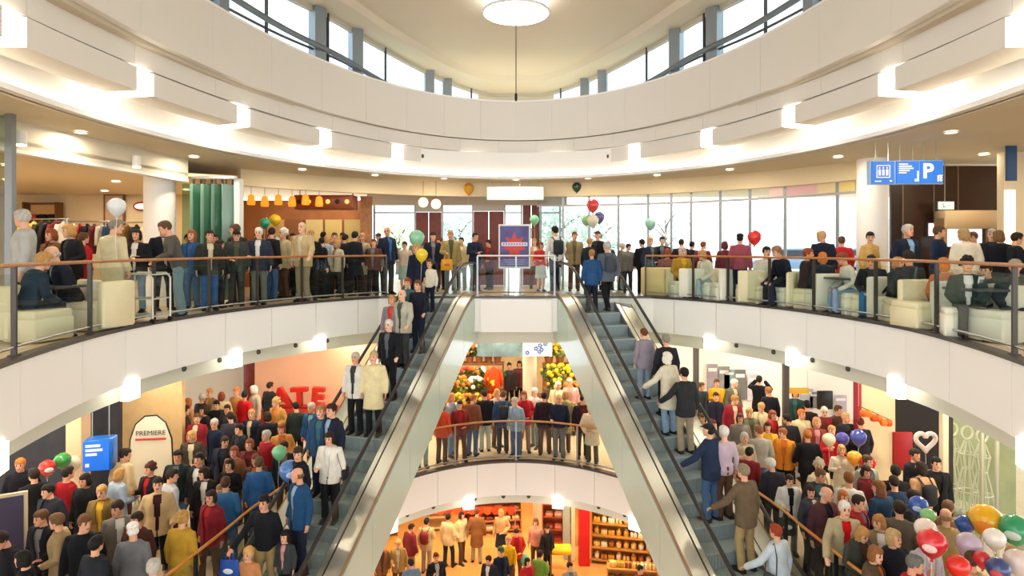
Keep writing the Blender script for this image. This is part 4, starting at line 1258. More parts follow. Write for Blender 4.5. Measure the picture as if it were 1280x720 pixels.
# ------------------------------------------------------------------ cafe armchairs and tables
CREAMS = mat('#e6dcb4', .5, var=.03, scale=4); CREAM2 = mat('#e9e6d2', .5, var=.03, scale=4); CREAM3 = mat('#e3c888', .5, var=.03, scale=4)
cm = {}
cm['base'] = MB().rbox((0, -.07, .18), (.64, .52, .32), .025).mesh('base', 40)
cm['seat_cushion'] = MB().rbox((0, -.06, .38), (.62, .52, .12), .03).mesh('seat_cushion', 40)
cm['backrest'] = MB().rbox((0, .255, .42), (.64, .15, .72), .03).mesh('backrest', 40)
def armchair(x, y, face, m, label):
    o = empty('armchair', (x, y, 0), R(face), label, 'armchair', 'cream cube armchairs of the upper cafe')
    for nm in ('base', 'seat_cushion', 'backrest'): link_mesh(nm, cm[nm], m, o)
for x, y, f, m, lb in (
    (-6.742, 8.750, 80, CREAMS, 'cream cube armchair in side view beside the nearest gallery post'),
    (-6.568, 9.909, -100, CREAMS, 'cream armchair standing with its back to the man in the cream jacket'),
    (3.772, 16.813, 150, CREAM3, 'yellow armchair nearest the rising escalator head'),
    (4.545, 16.042, 160, CREAM2, 'whitish armchair behind the seated blond woman'),
    (5.142, 15.250, 190, CREAM2, 'white armchair in front of the dark red haired woman'),
    (5.502, 14.648, 170, CREAMS, 'yellow cream armchair left of the seated child'),
    (6.582, 10.126, -85, CREAMS, 'large cream armchair with a tall side turned to the balustrade'),
    (6.770, 8.700, -80, CREAM2, 'pale armchair beyond the dark cafe table'),
    (-6.912, 8.750, 150, CREAMS, 'armchair under the brown haired man in a dark blue jacket seated with his back turned'),
    (-7.160, 10.058, -35, CREAM2, 'armchair under the balding man in a dark suit seated at the table with shoes stretched'),
    (4.070, 16.826, 160, CREAMS, 'armchair under the person in a dusty red top near the yellow armchairs'),
    (4.352, 16.448, 10, CREAM2, 'armchair under the woman in a mustard jacket and pale headscarf'),
    (4.931, 15.837, -70, CREAM2, 'armchair under the blond woman in a cream jacket with a dark bag on her lap'),
    (5.792, 14.499, 0, CREAMS, 'armchair under the child with a dark hair bun in a white cardigan'),
    (6.067, 13.915, -80, CREAM2, 'armchair under the man sitting sideways with stretched legs'),
    (6.206, 13.425, 60, CREAMS, 'armchair under the person with a red scarf beside the dark stretched legs'),
    (6.379, 12.918, 180, CREAM2, 'armchair under the person with orange hair seen from behind by the thin post'),
    (6.618, 12.162, -95, CREAM2, 'armchair under the man in a pale shirt and light jeans sitting in profile'),
    (6.705, 11.684, -40, CREAMS, 'armchair under the man in black with bright blue jeans'),
    (6.757, 11.147, 30, CREAM2, 'armchair under the blond woman in dark grey between blue jeans and the tall armchair'),
    (6.693, 10.582, 175, CREAMS, 'armchair under the man with thick dark hair and a grey jacket turned to the navy'),
    (6.869, 9.980, 170, CREAM2, 'armchair under the woman with ginger hair and an orange top'),
    (6.606, 9.159, -25, CREAM2, 'armchair under the dark curly haired woman in a green jacket and white blouse seated at'),
    (7.190, 9.400, -60, CREAMS, 'armchair under the dark sitter behind the cafe table with the menu card'),
    (7.098, 8.870, -40, CREAM2, 'armchair under the person in a mottled hat at the picture edge'),
): armchair(x, y, f, m, lb)
def cafe_table(x, y, label, h=.72):
    o = empty('cafe_table', (x, y, 0), 0, label, 'table', 'square cafe tables')
    MB().rbox((0, 0, h - .02), (.68, .68, .04), .01).build('tabletop', mat('#3c3c40', .3), o, 40)
    MB().cyl((0, 0, .03), (0, 0, h - .04), .035, 12).build('pedestal', STEEL, o, 40)
    MB().rbox((0, 0, .015), (.42, .42, .03), .01).build('foot', DARKSTEEL, o, 40)
cafe_table(-7.175, 9.6, 'square dark cafe table between the two seated men by the rail')
cafe_table(6.544, 12.3, 'square dark cafe table beyond the sitter in blue jeans')
cafe_table(6.778, 9.1, 'square dark cafe table beside the woman in the dark green jacket')
cafe_table(4.268, 16.9, 'square dark cafe table nearest the rising escalator')
cafe_table(6.056, 14.9, 'square dark cafe table behind the seated child')
for x, y, lb in ((6.727, 9.0, 'white menu card standing on the table by the dark green jacket'), ):
    o = empty('menu_card', (x, y, .722), R(20), lb, 'menu')
    MB().box((-.04, 0, .085), (.11, .012, .17), rot=Matrix.Rotation(R(12), 3, 'X')).box((-.04, .045, .085), (.11, .012, .17), rot=Matrix.Rotation(R(-12), 3, 'X')).build('card', mat('#eceff0', .6), o)
    MB().box((-.04, -.014, .10), (.07, .006, .05), rot=Matrix.Rotation(R(12), 3, 'X')).build('print', mat('#7a8a92', .6), o)
# steel walking frame trolley by the gallery rail
tr = empty('trolley', (-6.528, 10.95, 0), R(-8), 'light steel tube trolley with basket parked at the gallery rail', 'trolley')
for s in (-.22, .22):
    MB().tube([(-.36, s, .08), (-.36, s, .80), (-.30, s, .86), (.26, s, .86), (.34, s, .78), (.34, s, .08)], .016, 8).build('tube_frame', mat('#d8d8d0', .3, metal=.6), tr, 40)
for z in (.42, .12, .84): MB().box((-.01, 0, z), (.68, .44, .02)).build('shelf', mat('#c9d0cc', .4, metal=.4), tr)
for a in (-.36, .34):
    for s in (-.22, .22): MB().cyl((a, s - .015, .045), (a, s + .015, .045), .045, 12).build('wheel', BLACK, tr, 40)

# ------------------------------------------------------------------ middle floor, left side
PINK = mat('#e8b694', .75, var=.04, scale=1.5)
box_struct('wall_pink', (-5.827, 20.2, -2.86), (5.2, .15, 3.4), PINK)
box_struct('wall_shop', (-10.6, 21.4, -2.86), (7.6, .15, 3.4), mat('#d9d0bf', .7))
box_struct('wall_beige', (-9.760, 15.6, -2.86), (2.9, .15, 3.4), mat('#e0bf8a', .75, var=.05))
box_struct('wall_dark', (-10.549, 13.8, -2.86), (3.6, .15, 3.4), mat('#2b2c33', .6, var=.2, scale=3))
box_struct('trim_21', (-9.257, 13.2, -2.86), (.32, .3, 3.4), mat('#e6c49c', .7))
REDL = mat('#c4241c', .4)
def sign_letters(word, x, y, z, size, label, gap):
    for i, ch in enumerate(word):
        o = empty('sign_letter', (x + i * gap, y, z), 0, label % ch, 'letter', 'big red letters')
        link_mesh('letter', text_mesh(ch, size, .10, .03), REDL, o, (0, 0, size * .36), (R(90), R(-8 + i * 6), 0))
        MB().box((0, .05, .02), (.55, .3, .05)).build('plinth', mat('#a81c16', .5), o)
box_struct('trim_22', (-6.755, 19.3, -4.1), (2.6, .5, .93), mat('#a8322a', .6))
sign_letters('ATE', -7.231, 19.25, -3.62, .80, 'big red letter %s standing before the pink wall', .56)
ob = empty('banner_flag', (-7.933, 13.6, ZM), R(8), 'white oval banner with dark rim, a name and a red underline', 'banner')
pts = [(-.46, 0), (-.47, .9), (-.44, 1.45), (-.33, 1.78), (-.14, 1.95), (.1, 1.96), (.28, 1.80), (.40, 1.45), (.43, .9), (.42, 0)]
MB().add([(x, -.01, .25 + z) for x, z in pts] + [(x, .01, .25 + z) for x, z in pts], [tuple(range(10)), tuple(range(19, 9, -1))] + [(i, (i + 1) % 10, 10 + (i + 1) % 10, 10 + i) for i in range(10)]).build('cloth', mat('#ece2c8', .7), ob)
MB().tube([(x, 0, .25 + z) for x, z in pts], .018, 6).build('rim', BLACK, ob, 40)
MB().box((0, 0, .03), (.7, .4, .05)).build('foot', BLACK, ob)
link_mesh('lettering', text_mesh('PREMIERE', .145, .003), mat('#55504a', .6), ob, (-.02, -.02, 1.83), (R(90), 0, 0))
MB().box((-.02, -.02, 1.70), (.62, .012, .045)).build('underline', mat('#d0402c', .5), ob)
bs = empty('cube_sign', (-8.314, 12.4, -3.119), R(14), 'blue hanging cube sign with white lettering over the middle floor crowd', 'sign')
MB().rbox((0, .16, .30), (.50, .34, .62), .02).build('housing', mat('#1b6bc8', .3), bs, 40)
MB().box((-.02, -.02, .30), (.46, .02, .58)).build('face', glow('#1565cf', .45), bs)
m_ = MB()
for k, w in enumerate((.26, .30, .20)): m_.box((-.20 + w / 2, -.035, .50 - k * .085), (w, .01, .05))
m_.box((-.17, -.035, .12), (.07, .01, .07))
m_.build('lettering', SW, bs)
for s in (-.15, .15): MB().cyl((s, .16, .62), (s, .16, -1.24 - -3.119), .01, 6).build('rod', STEEL, bs)
pk = empty('framed_poster', (-8.136, 9.9, ZM), R(30), 'dark purple poster in a pale frame at the edge of the middle floor', 'poster')
MB().box((0, 0, 1.15), (.62, .05, 1.6)).build('frame', mat('#cdbb95', .5), pk)
MB().box((0, -.03, 1.15), (.52, .02, 1.5)).build('print', mat('#352f4a', .5), pk)
MB().box((0, 0, .18), (.08, .05, .36)).build('leg', STEEL, pk); MB().box((0, 0, .02), (.5, .36, .03)).build('foot', STEEL, pk)
sc_ = empty('screen', (-8.599, 19.0, -1.95), R(10), 'dark flat screen hanging under the ceiling over the far crowd', 'screen')
MB().rbox((0, 0, 0), (.86, .07, .52), .02).build('panel', BLACK, sc_, 40); MB().cyl((0, 0, .24), (0, 0, .80), .02, 8).build('mount', STEEL, sc_)
stt = empty('tall_figure', (-8.631, 20.4, ZM), 0, 'dark red painted shop pillar standing behind the red jacket', 'pillar')
MB().rbox((0, 0, 1.35), (.42, .36, 2.7), .03).build('shaft', mat('#7a2a20', .5, var=.2), stt, 40); MB().rbox((0, 0, .1), (.55, .5, .2), .03).build('foot', mat('#4f1d18', .5), stt, 40)
stt.name = 'display_pillar'

# ------------------------------------------------------------------ middle floor, right side
SHOPG = mat('#f4f2ee', .7)
box_struct('wall_shop', (8.426, 21.4, -2.86), (8.2, .15, 3.4), SHOPG)
shp = struct(empty('window_4', (0, 0, 0)))
for px_, d in ((5.308, 18.4), (7.431, 17.2)):
    MB().box((px_, d, -2.86), (.14, .14, 3.4)).build('post', mat('#4e4a48', .5), shp)
for i, (a, b, t, u, h) in enumerate(((884, 897, 455, 490, '#9c95a4'), (898, 912, 458, 492, '#8e8f92'), (905, 918, 462, 486, '#7f9fa4'), (918, 932, 462, 500, '#6f7478'), (934, 948, 468, 500, '#c9c6d6'), (1000, 1016, 486, 512, '#b8bcd0'), (1012, 1022, 490, 510, '#8b919c'), (1043, 1058, 494, 520, '#b8b4c2'))):
    d = 21.25
    o = empty('wall_poster', (across((a + b) / 2, d), d, up((t + u) / 2, d)), 0, '%s poster from the dark post on the white shop wall' % ordn[i], 'poster', 'posters on the white shop wall')
    w, hh = across(b, d) - across(a, d), up(t, d) - up(u, d)
    MB().box((0, 0, 0), (w, .03, hh)).build('print', mat(h, .6, var=.2, scale=4), o); MB().box((0, -.02, hh * .3), (w * .8, .01, hh * .12)).build('heading', mat('#e8e6ea', .6), o)
o = empty('screen', (10.368, 20.95, -3.803), 0, 'black wall screen on the white shop wall beside the white haired man', 'screen')
MB().rbox((0, 0, 0), (.52, .08, .62), .02).build('panel', BLACK, o, 40); MB().box((0, .2, 0), (.1, .36, .1)).build('bracket', STEEL, o)
o = empty('shop_banner', (7.829, 17.3, -2.714), 0, 'narrow yellow banner hanging beside the dark shop post', 'banner')
MB().box((0, 0, .06), (.56, .02, .16)).build('cloth', mat('#eebc3c', .6), o)
for s in (-.25, .25): MB().cyl((s, 0, .14), (s, 0, -1.24 - -2.714), .006, 6).build('cord', STEEL, o)
box_struct('wall_beige', (9.020, 15.7, -2.86), (.95, .15, 3.4), mat('#e6d4ac', .75))
box_struct('trim_23', (8.505, 15.55, -2.86), (.10, .2, 3.4), mat('#a3303a', .6))
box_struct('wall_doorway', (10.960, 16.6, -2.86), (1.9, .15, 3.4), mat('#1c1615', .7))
rp = empty('red_panel', (9.660, 15.6, ZM), 0, 'dark red panel standing between the beige wall and the dark doorway', 'panel')
MB().rbox((0, 0, -3.780 - ZM), (.47, .08, .95), .01).build('board', mat('#a3141a', .5), rp, 40)
MB().box((0, .02, .15), (.47, .06, .30)).build('lower_board', mat('#e3cfa6', .6), rp)
o = empty('paper_garland', (8.654, 15.0, -2.796), 0, 'orange paper pumpkin garland hanging under the band of lamps', 'garland')
for k in range(6):
    a = MB()
    for q in range(6):
        an = q * PI / 3
        a.ball((.035 * math.cos(an), .035 * math.sin(an), 0), (.06, .06, .085), 8, 6)
    a.build('paper_lantern', mat(['#e8641c', '#f07a1e', '#dd5418'][k % 3], .6), o, 40, (-.30 + k * .12, 0, .12 - k * .055 + (k % 2) * .05))
MB().tube([(-.42, 0, .30), (0, 0, .12), (.36, 0, -.05)], .012, 6).build('string', mat('#8a3a1a', .7), o)
MB().cyl((-.42, 0, .30), (-.42, 0, -1.24 - -2.796), .006, 6).build('cord', STEEL, o)
for i, (px_, m, w) in enumerate(((8.574, mat('#dcd0b0', .6), .12), (8.670, mat('#3b302a', .5), .09))):
    box_struct('trim_%d' % (24 + i), (px_, 12.5, -2.86), (w, .12, 3.4), m)
vit = struct(empty('window_5', (0, 0, 0)))
a, b = (8.664, 12.4), (9.339, 11.4)
MB().wall([a, b], [(a[0] - .01, a[1] - .01), (b[0] - .01, b[1] - .01)], ZM + .3, -1.2).build('pane', glass('#eef2ea'), vit)
MB().wall([(a[0] + .72, a[1] + 1.0), (b[0] + .6, b[1] + 1.0)], [(a[0] + .72, a[1] + 1.1), (b[0] + .6, b[1] + 1.1)], ZM, -1.2).build('backdrop', mat('#c6cbb2', .7, var=.1, scale=2), vit)
MB().wall([a, b], [(a[0] + .72, a[1] + 1.0), (b[0] + .6, b[1] + 1.0)], ZM, ZM + .5).build('sill', WHITE, vit)
for t in (.42, .62):
    x, y = a[0] + (b[0] - a[0]) * t, a[1] + (b[1] - a[1]) * t
    MB().box((x, y, -2.86), (.05, .06, 3.4)).build('mullion', mat('#b9b8a4', .5), vit)
wire = mat('#f4f2ea', .4)
for i, t in enumerate((.12, .34, .55)):
    x, y = a[0] + (b[0] - a[0]) * t + .15, a[1] + (b[1] - a[1]) * t + .45
    o = empty('wire_figure', (x, y, ZM + .5), 0, '%s white wire dress form from the dark post in the display window' % ordn[i], 'dress form', 'wire dress forms in the display window')
    for k in range(8):
        an = k * PI / 4; c, s = math.cos(an), math.sin(an)
        MB().tube([(.30 * c, .22 * s, 0), (.20 * c, .15 * s, .5), (.09 * c, .07 * s, .95), (.15 * c, .11 * s, 1.25), (.05 * c, .05 * s, 1.5)], .012, 6).build('wire', wire, o)
    for z, r in ((0, .30), (.5, .20), (.95, .09), (1.25, .15)):
        MB().tube([(r * math.cos(q * PI / 8), r * .74 * math.sin(q * PI / 8), z) for q in range(17)], .012, 6).build('hoop', wire, o)
    MB().tube([(.11 * math.cos(q * PI / 8), 0, 1.66 + .13 * math.sin(q * PI / 8)) for q in range(17)], .022, 6).build('head_ring', wire, o)
rnd = random.Random(12)
bl_ = MB().ball((0, 0, 0), .075, 8, 6).ball((.08, .02, .01), .06, 8, 6).ball((-.07, .03, .02), .065, 8, 6).ball((.0, -.05, .06), .05, 8, 6).mesh('blossoms', 40)
stm = MB().cyl((0, 0, -.10), (0, 0, -.02), .07, 10, .09).mesh('pot', 40); stm.materials.append(mat('#d8d2c2', .6))
for i in range(10):
    t = .06 + i * .095
    o = empty('flower_pot', (a[0] + (b[0] - a[0]) * t + .08, a[1] + (b[1] - a[1]) * t + .16, ZM + .60), 0, '%s pot of pale flowers from the dark post on the window sill' % ordn[i], 'flowers', 'pots of pale flowers in the display window')
    link_mesh('blossoms', bl_, mat(['#f2eee2', '#e9e3ef', '#f4f0e8', '#c9bfe0'][i % 4], .7), o); link_mesh('pot', stm, None, o)

# ------------------------------------------------------------------ middle floor, centre: flower stall
wb_ = box_struct('wall_stall', (0, 24.6, -2.86), (8, .15, 3.4), mat('#e8c99a', .7, var=.05))
o = empty('stall_banner', (-0.307, 21.8, -2.501), 0, 'long grey blue picture banner over the flower stall', 'banner')
MB().box((0, 0, .29), (2.1, .04, .56)).build('print', mat('#6f8a94', .6, var=.35, scale=3), o)
MB().box((0, 0, .59), (2.16, .06, .06)).build('batten', mat('#c9a46a', .6), o)
for s in (-1, 1): MB().cyl((s, 0, .6), (s, 0, -1.24 - -2.501), .01, 6).build('cord', STEEL, o)
o = empty('stall_banner', (0.710, 20.5, -2.274), 0, 'white banner painted with blue flowers beside the grey blue one', 'banner')
MB().box((0, 0, .32), (.95, .04, .60)).build('print', mat('#e9ecf2', .6), o)
f_ = MB()
rnd = random.Random(2)
for k in range(7):
    x, z = rnd.uniform(-.38, .38), rnd.uniform(.1, .55)
    for q in range(5): f_.ball((x + .05 * math.cos(q * 1.257), -.03, z + .05 * math.sin(q * 1.257)), (.035, .008, .035), 6, 4)
f_.build('painted_flowers', mat('#5a72b8', .6), o, 40)
MB().cyl((0, 0, .6), (0, 0, -1.24 - -2.274), .01, 6).build('cord', STEEL, o)
# tiers of the stall and the plants on them
STALLW = mat('#8a5a34', .7, var=.15)
def tier(x, y, w, h, label):
    o = empty('plant_stand', (x, y, ZM), 0, label, 'stand')
    MB().box((0, 0, h - .03), (w, .5, .05)).build('board', STALLW, o)
    MB().box((0, -.22, h * .5), (w, .03, h * .5)).build('front_panel', STALLW, o)
    for sx in (-1, 1):
        for sy in (-.2, .2): MB().box((sx * (w / 2 - .04), sy, h / 2 - .03), (.05, .05, h - .05)).build('leg', STALLW, o)
tier(-1.403, 19.9, 1.7, .55, 'low brown plant stand on the side of the orange clothes')
tier(-1.441, 21.2, 2.0, 1.15, 'tall brown plant stand under the grey blue banner')
tier(1.389, 19.7, 1.5, .55, 'low brown plant stand below the yellow flowers')
tier(1.680, 20.8, 1.5, 1.2, 'tall brown plant stand carrying the yellow flowers')
potm = MB().cyl((0, 0, 0), (0, 0, .17), .085, 12, .11).mesh('pot', 40)
leafm = {}
for k in range(3):
    leafm[k] = leaf_cloud((0, 0, .30), .20, 130, .055, 20 + k, .75).mesh('foliage')
def blossom_mesh(seed, n=12):
    rnd = random.Random(seed); mb = MB()
    for _ in range(n):
        a, b = rnd.uniform(0, 2 * PI), rnd.uniform(-.1, 1.4)
        mb.ball((.20 * math.cos(a) * math.cos(b), .20 * math.sin(a) * math.cos(b), .31 + .16 * math.sin(b)), rnd.uniform(.035, .055), 7, 5)
    return mb.mesh('blossoms', 40)
blm = [blossom_mesh(s) for s in (1, 2, 3)]
def plant(x, y, z, hl, hf, k, label, sc=1.0, pot='#a0603a'):
    o = empty('potted_plant', (x, y, z), k * 1.3, label, 'plant', 'potted plants of the flower stall'); o.scale = (sc, sc, sc)
    link_mesh('pot', potm, mat(pot, .7), o)
    c_ = link_mesh('foliage', leafm[k % 3], mat(hl, .7, var=.2, scale=8), o); c_['kind'] = 'stuff'
    if hf: link_mesh('blossoms', blm[k % 3], mat(hf, .6, var=.12), o)
ORG, YEL, RED_, PNK, WHT, GRN, DGR = '#e8761e', '#f0bf14', '#cf3a22', '#e8a08c', '#f0e6d2', '#7c8a34', '#4b5a28'
nm_ = {ORG: 'orange', YEL: 'yellow', RED_: 'red', PNK: 'pink', WHT: 'cream', None: 'leafy green'}
def row(px0, px1, d, z, fl, where, sc=1.0):
    n = len(fl)
    for i, f in enumerate(fl):
        x = across(px0 + (px1 - px0) * i / (n - 1), d)
        plant(x, d, z, GRN if i % 2 else DGR, f, i, '%s plant, %s in the row %s' % (nm_[f], ordn[i], where), sc)
row(563, 622, 21.2, ZM + 1.15, (WHT, None, RED_, ORG, WHT, ORG, None), 'on the tall stand under the grey banner', 1.35)
row(562, 618, 19.9, ZM + .55, (ORG, YEL, ORG, YEL, RED_, ORG), 'on the low stand beside the orange clothes', 1.35)
row(688, 730, 20.8, ZM + 1.2, (YEL, YEL, YEL, YEL), 'on top of the tall stand of yellow flowers', 1.6)
tier(-1.522, 22.4, 2.2, 1.75, 'highest brown plant stand at the stall back wall, under the grey banner')
tier(1.736, 22.2, 1.6, 1.75, 'highest brown plant stand at the back behind the yellow flowers')
row(564, 622, 22.4, ZM + 1.75, (WHT, YEL, ORG, WHT, RED_, YEL), 'on the highest stand at the back wall', 1.3)
row(686, 728, 22.2, ZM + 1.75, (YEL, YEL, ORG, YEL), 'on the highest stand behind the yellow flowers', 1.5)
tier(-1.498, 20.5, 1.5, .9, 'middle brown plant stand between the low and the tall one')
row(564, 610, 20.5, ZM + .9, (YEL, ORG, WHT, YEL), 'on the middle stand before the tall one', 1.5)
tier(1.735, 20.2, 1.2, .9, 'middle brown plant stand below the yellow flowers')
row(696, 730, 20.2, ZM + .9, (YEL, ORG, YEL), 'on the middle stand below the yellow flowers', 1.5)
row(676, 726, 19.7, ZM + .55, (RED_, PNK, ORG, PNK, WHT), 'on the low stand below the yellow flowers', 1.1)
for i, (px_, d, z, sc) in enumerate(((-1.453, 20.6, ZM, 2.7), (0.074, 19.3, ZM, 2.0), (-1.649, 19.2, ZM, 1.7))):
    plant(px_, d, z, (DGR, '#8a9440', '#b5a82c')[i], (None, YEL, YEL)[i], i, ('large round dark green bush in a pot under the grey banner', 'tall yellow green bush in a pot beside the cream column', 'low yellow bush in a pot before the stand')[i], sc)
crm = MB()
for k in range(4): crm.box((0, -.18, .05 + k * .06), (.5, .02, .04)).box((0, .18, .05 + k * .06), (.5, .02, .04))
for s in (-.24, .24): crm.box((s, 0, .14), (.02, .36, .24))
crm.box((0, 0, .02), (.5, .36, .02))
crme = crm.mesh('slats')
for i in range(4):
    o = empty('wooden_crate', (0.885, 20.3, ZM + .0 + i * .28), .1 * (i % 2), '%s slatted brown crate from the floor in the stack by the cream column' % ordn[i], 'crate', 'stack of slatted crates')
    link_mesh('slats', crme, mat('#7a5230', .8, var=.2), o)
om = empty('hanging_shirt', (-0.732, 20.4, -2.571), R(12), 'bright orange red shirt hanging at the flower stall', 'garment')
link_mesh('garment', gme, cloth('#e2481c'), om); link_mesh('hanger', hgm, None, om)
MB().cyl((0, 0, .07), (0, 0, -1.24 - -2.571), .006, 6).build('cord', STEEL, om)

# ------------------------------------------------------------------ ground floor shop
box_struct('wall_back', (0, 26.2, -7.4), (20, .15, 3.3), mat('#e3b270', .7, var=.05))
box_struct('trim_30', (2.245, 20.6, -7.6), (.34, .4, 3.0), mat('#c8141a', .5))
box_struct('trim_31', (1.902, 20.9, -7.6), (.12, .3, 3.0), mat('#e6dfb4', .5))
box_struct('trim_32', (1.696, 21.0, -7.6), (.22, .3, 3.0), mat('#a7b0a8', .5))
def shelf_unit(x, y, rz, w, h, n, hexc, label):
    o = empty('display_shelf', (x, y, ZL), rz, label, 'shelf')
    m = mat(hexc, .5, var=.1)
    for s in (-w / 2, w / 2): MB().box((s, 0, h / 2), (.04, .4, h)).build('side', m, o)
    MB().box((0, .19, h / 2), (w, .02, h)).build('back_panel', m, o)
    for k in range(n): MB().box((0, 0, .12 + k * (h - .15) / (n - 1)), (w, .4, .03)).build('shelf', m, o)
    return o
rnd = random.Random(9)
gift = {}
gift['box'] = MB().rbox((0, 0, .08), (.20, .16, .16), .01).mesh('body', 40)
gift['ribbon'] = MB().box((0, 0, .081), (.03, .165, .166)).box((0, 0, .081), (.205, .03, .166)).mesh('ribbon')
gift['jar'] = MB().tube([(0, 0, 0), (0, 0, .05), (0, 0, .15), (0, 0, .20)], [.06, .085, .085, .04], 12).mesh('body', 40)
gift['lid'] = MB().cyl((0, 0, .20), (0, 0, .235), .045, 12).mesh('lid', 40)
GC = ['#d9a03c', '#f0cf7c', '#b5702c', '#f4e4bc', '#c98a34', '#8a4a24', '#e8b45a', '#fff0c8', '#7a3a2a']
CN = ['gold', 'pale gold', 'bronze', 'cream', 'amber', 'brown', 'honey', 'ivory', 'dark red brown']
def fill(x, y, rz, w, h, n, per, where, gname):
    lv = ['lowest', 'second', 'third', 'fourth', 'fifth', 'sixth']
    for k in range(n):
        for i in range(per):
            d = -w / 2 + .16 + (w - .32) * i / (per - 1)
            c = rnd.randrange(9)
            kind = 'box' if rnd.random() < .5 else 'jar'
            o = empty('gift_box' if kind == 'box' else 'storage_jar', (x + d * math.cos(rz), y + d * math.sin(rz) - .03, ZL + .136 + k * (h - .15) / (n - 1)), rz,
                      '%s %s, place %s on the %s shelf %s' % (CN[c], 'gift box' if kind == 'box' else 'jar', ['one', 'two', 'three', 'four', 'five', 'six', 'seven', 'eight'][i], lv[k], where), 'box' if kind == 'box' else 'jar', gname)
            link_mesh('body', gift[kind], mat(GC[c], .35), o)
            if kind == 'box': link_mesh('ribbon', gift['ribbon'], mat(GC[(c + 4) % 9], .4), o)
            else: link_mesh('lid', gift['lid'], mat(GC[(c + 3) % 9], .35, metal=.3), o)
x_, y_ = 3.513, 20.6
shelf_unit(x_, y_, R(-12), 2.0, 1.75, 5, '#b9803c', 'tall honey wood display shelf full of golden goods beside the red pillar')
fill(x_, y_, R(-12), 2.0, 1.75, 5, 8, 'of the tall golden display', 'goods on the tall golden shelf')
x_, y_ = 3.569, 19.2
shelf_unit(x_, y_, R(-8), 1.5, .62, 2, '#c98d48', 'low honey wood display shelf before the tall golden one')
fill(x_, y_, R(-8), 1.5, .62, 2, 6, 'of the low golden display', 'goods on the low golden shelf')
rg = shelf_unit(-0.969, 22.9, R(6), 2.3, 1.2, 4, '#c8843c', 'wide shelf of striped folded clothes under the red bunting')
k_ = 0
fcm = MB().rbox((0, 0, .06), (.26, .28, .12), .03).mesh('folded_cloth', 40)
for lv in range(3):
    for i in range(7):
        c = ['#d9a27a', '#a8452f', '#e8d2b0', '#7a3a3a', '#c96a4a', '#e0b890', '#8a5a4a'][(i * 3 + lv) % 7]
        d = -.95 + i * .316
        q = link_mesh('folded_shirt', fcm, cloth(c), None, (-0.969 + d * math.cos(R(6)), 22.86 + d * math.sin(R(6)), ZL + .136 + lv * .35), (0, 0, R(6)))
        tag(q, 'folded shirt, %s from the left on the %s board under the red bunting' % (ordn[i], ('lowest', 'middle', 'upper')[lv]), 'shirt', 'folded shirts under the red bunting')
bn = empty('bunting', (-1.579, 22.4, -8.263), 0, 'scalloped orange red bunting along the shelf of striped clothes', 'bunting')
for k in range(11):
    MB().add([(-.14, 0, .28), (.14, 0, .28), (.13, -.02, .12), (.07, -.03, .02), (0, -.03, -.01), (-.07, -.03, .02), (-.13, -.02, .12), (-.14, .012, .28), (.14, .012, .28), (.13, -.008, .12), (.07, -.018, .02), (0, -.018, -.01), (-.07, -.018, .02), (-.13, -.008, .12)],
             [(0, 6, 5, 4, 3, 2, 1), (7, 8, 9, 10, 11, 12, 13)]).build('pennant', mat(['#e0401c', '#ea5a24'][k % 2], .6), bn, None, (-1.4 + k * .28, 0, 0))
MB().cyl((-1.55, 0, .28), (1.55, 0, .28), .012, 6).build('string', mat('#8a2a14', .7), bn)
for s in (-1.55, 1.55): MB().cyl((s, 0, ZL - -8.263), (s, 0, .30), .02, 8).build('pole', STEEL, bn)
rk = shelf_unit(1.495, 22.0, R(-6), 1.1, 1.9, 5, '#b35c3c', 'red brown shelf of striped goods beside the cream column')
for lv in range(4):
    for i in range(3):
        q = link_mesh('folded_shirt', fcm, cloth(['#e6c2a8', '#b34a3a', '#d98a6a'][(i + lv) % 3]), None, (1.495 - .32 + i * .32, 21.97, ZL + .136 + lv * .4375), (0, 0, R(-6)))
        tag(q, 'folded shirt, %s from the left on the %s board beside the cream column' % (ordn[i], ('lowest', 'second', 'third', 'top')[lv]), 'shirt', 'folded shirts beside the cream column')
yt = empty('sales_table', (1.410, 20.0, ZL), 0, 'small sales table with a bright yellow cloth top', 'table')
MB().rbox((0, 0, .76), (.72, .5, .14), .02).build('cloth_top', mat('#f0b91c', .6), yt, 40)
for a_ in (-.3, .3):
    for b_ in (-.2, .2): MB().box((a_, b_, .35), (.05, .05, .70)).build('leg', mat('#8a5a34', .6), yt)
for i, (px_, w) in enumerate(((478, 1.0), (548, .9))):
    d = 22.6 + i * .5
    o = shelf_unit(across(px_, d), d, R(20 - 12 * i), w, 1.3, 4, ['#8a5a34', '#d8b27a'][i], ['dark brown', 'pale wood'][i] + ' display shelf at the side of the ground floor shop')

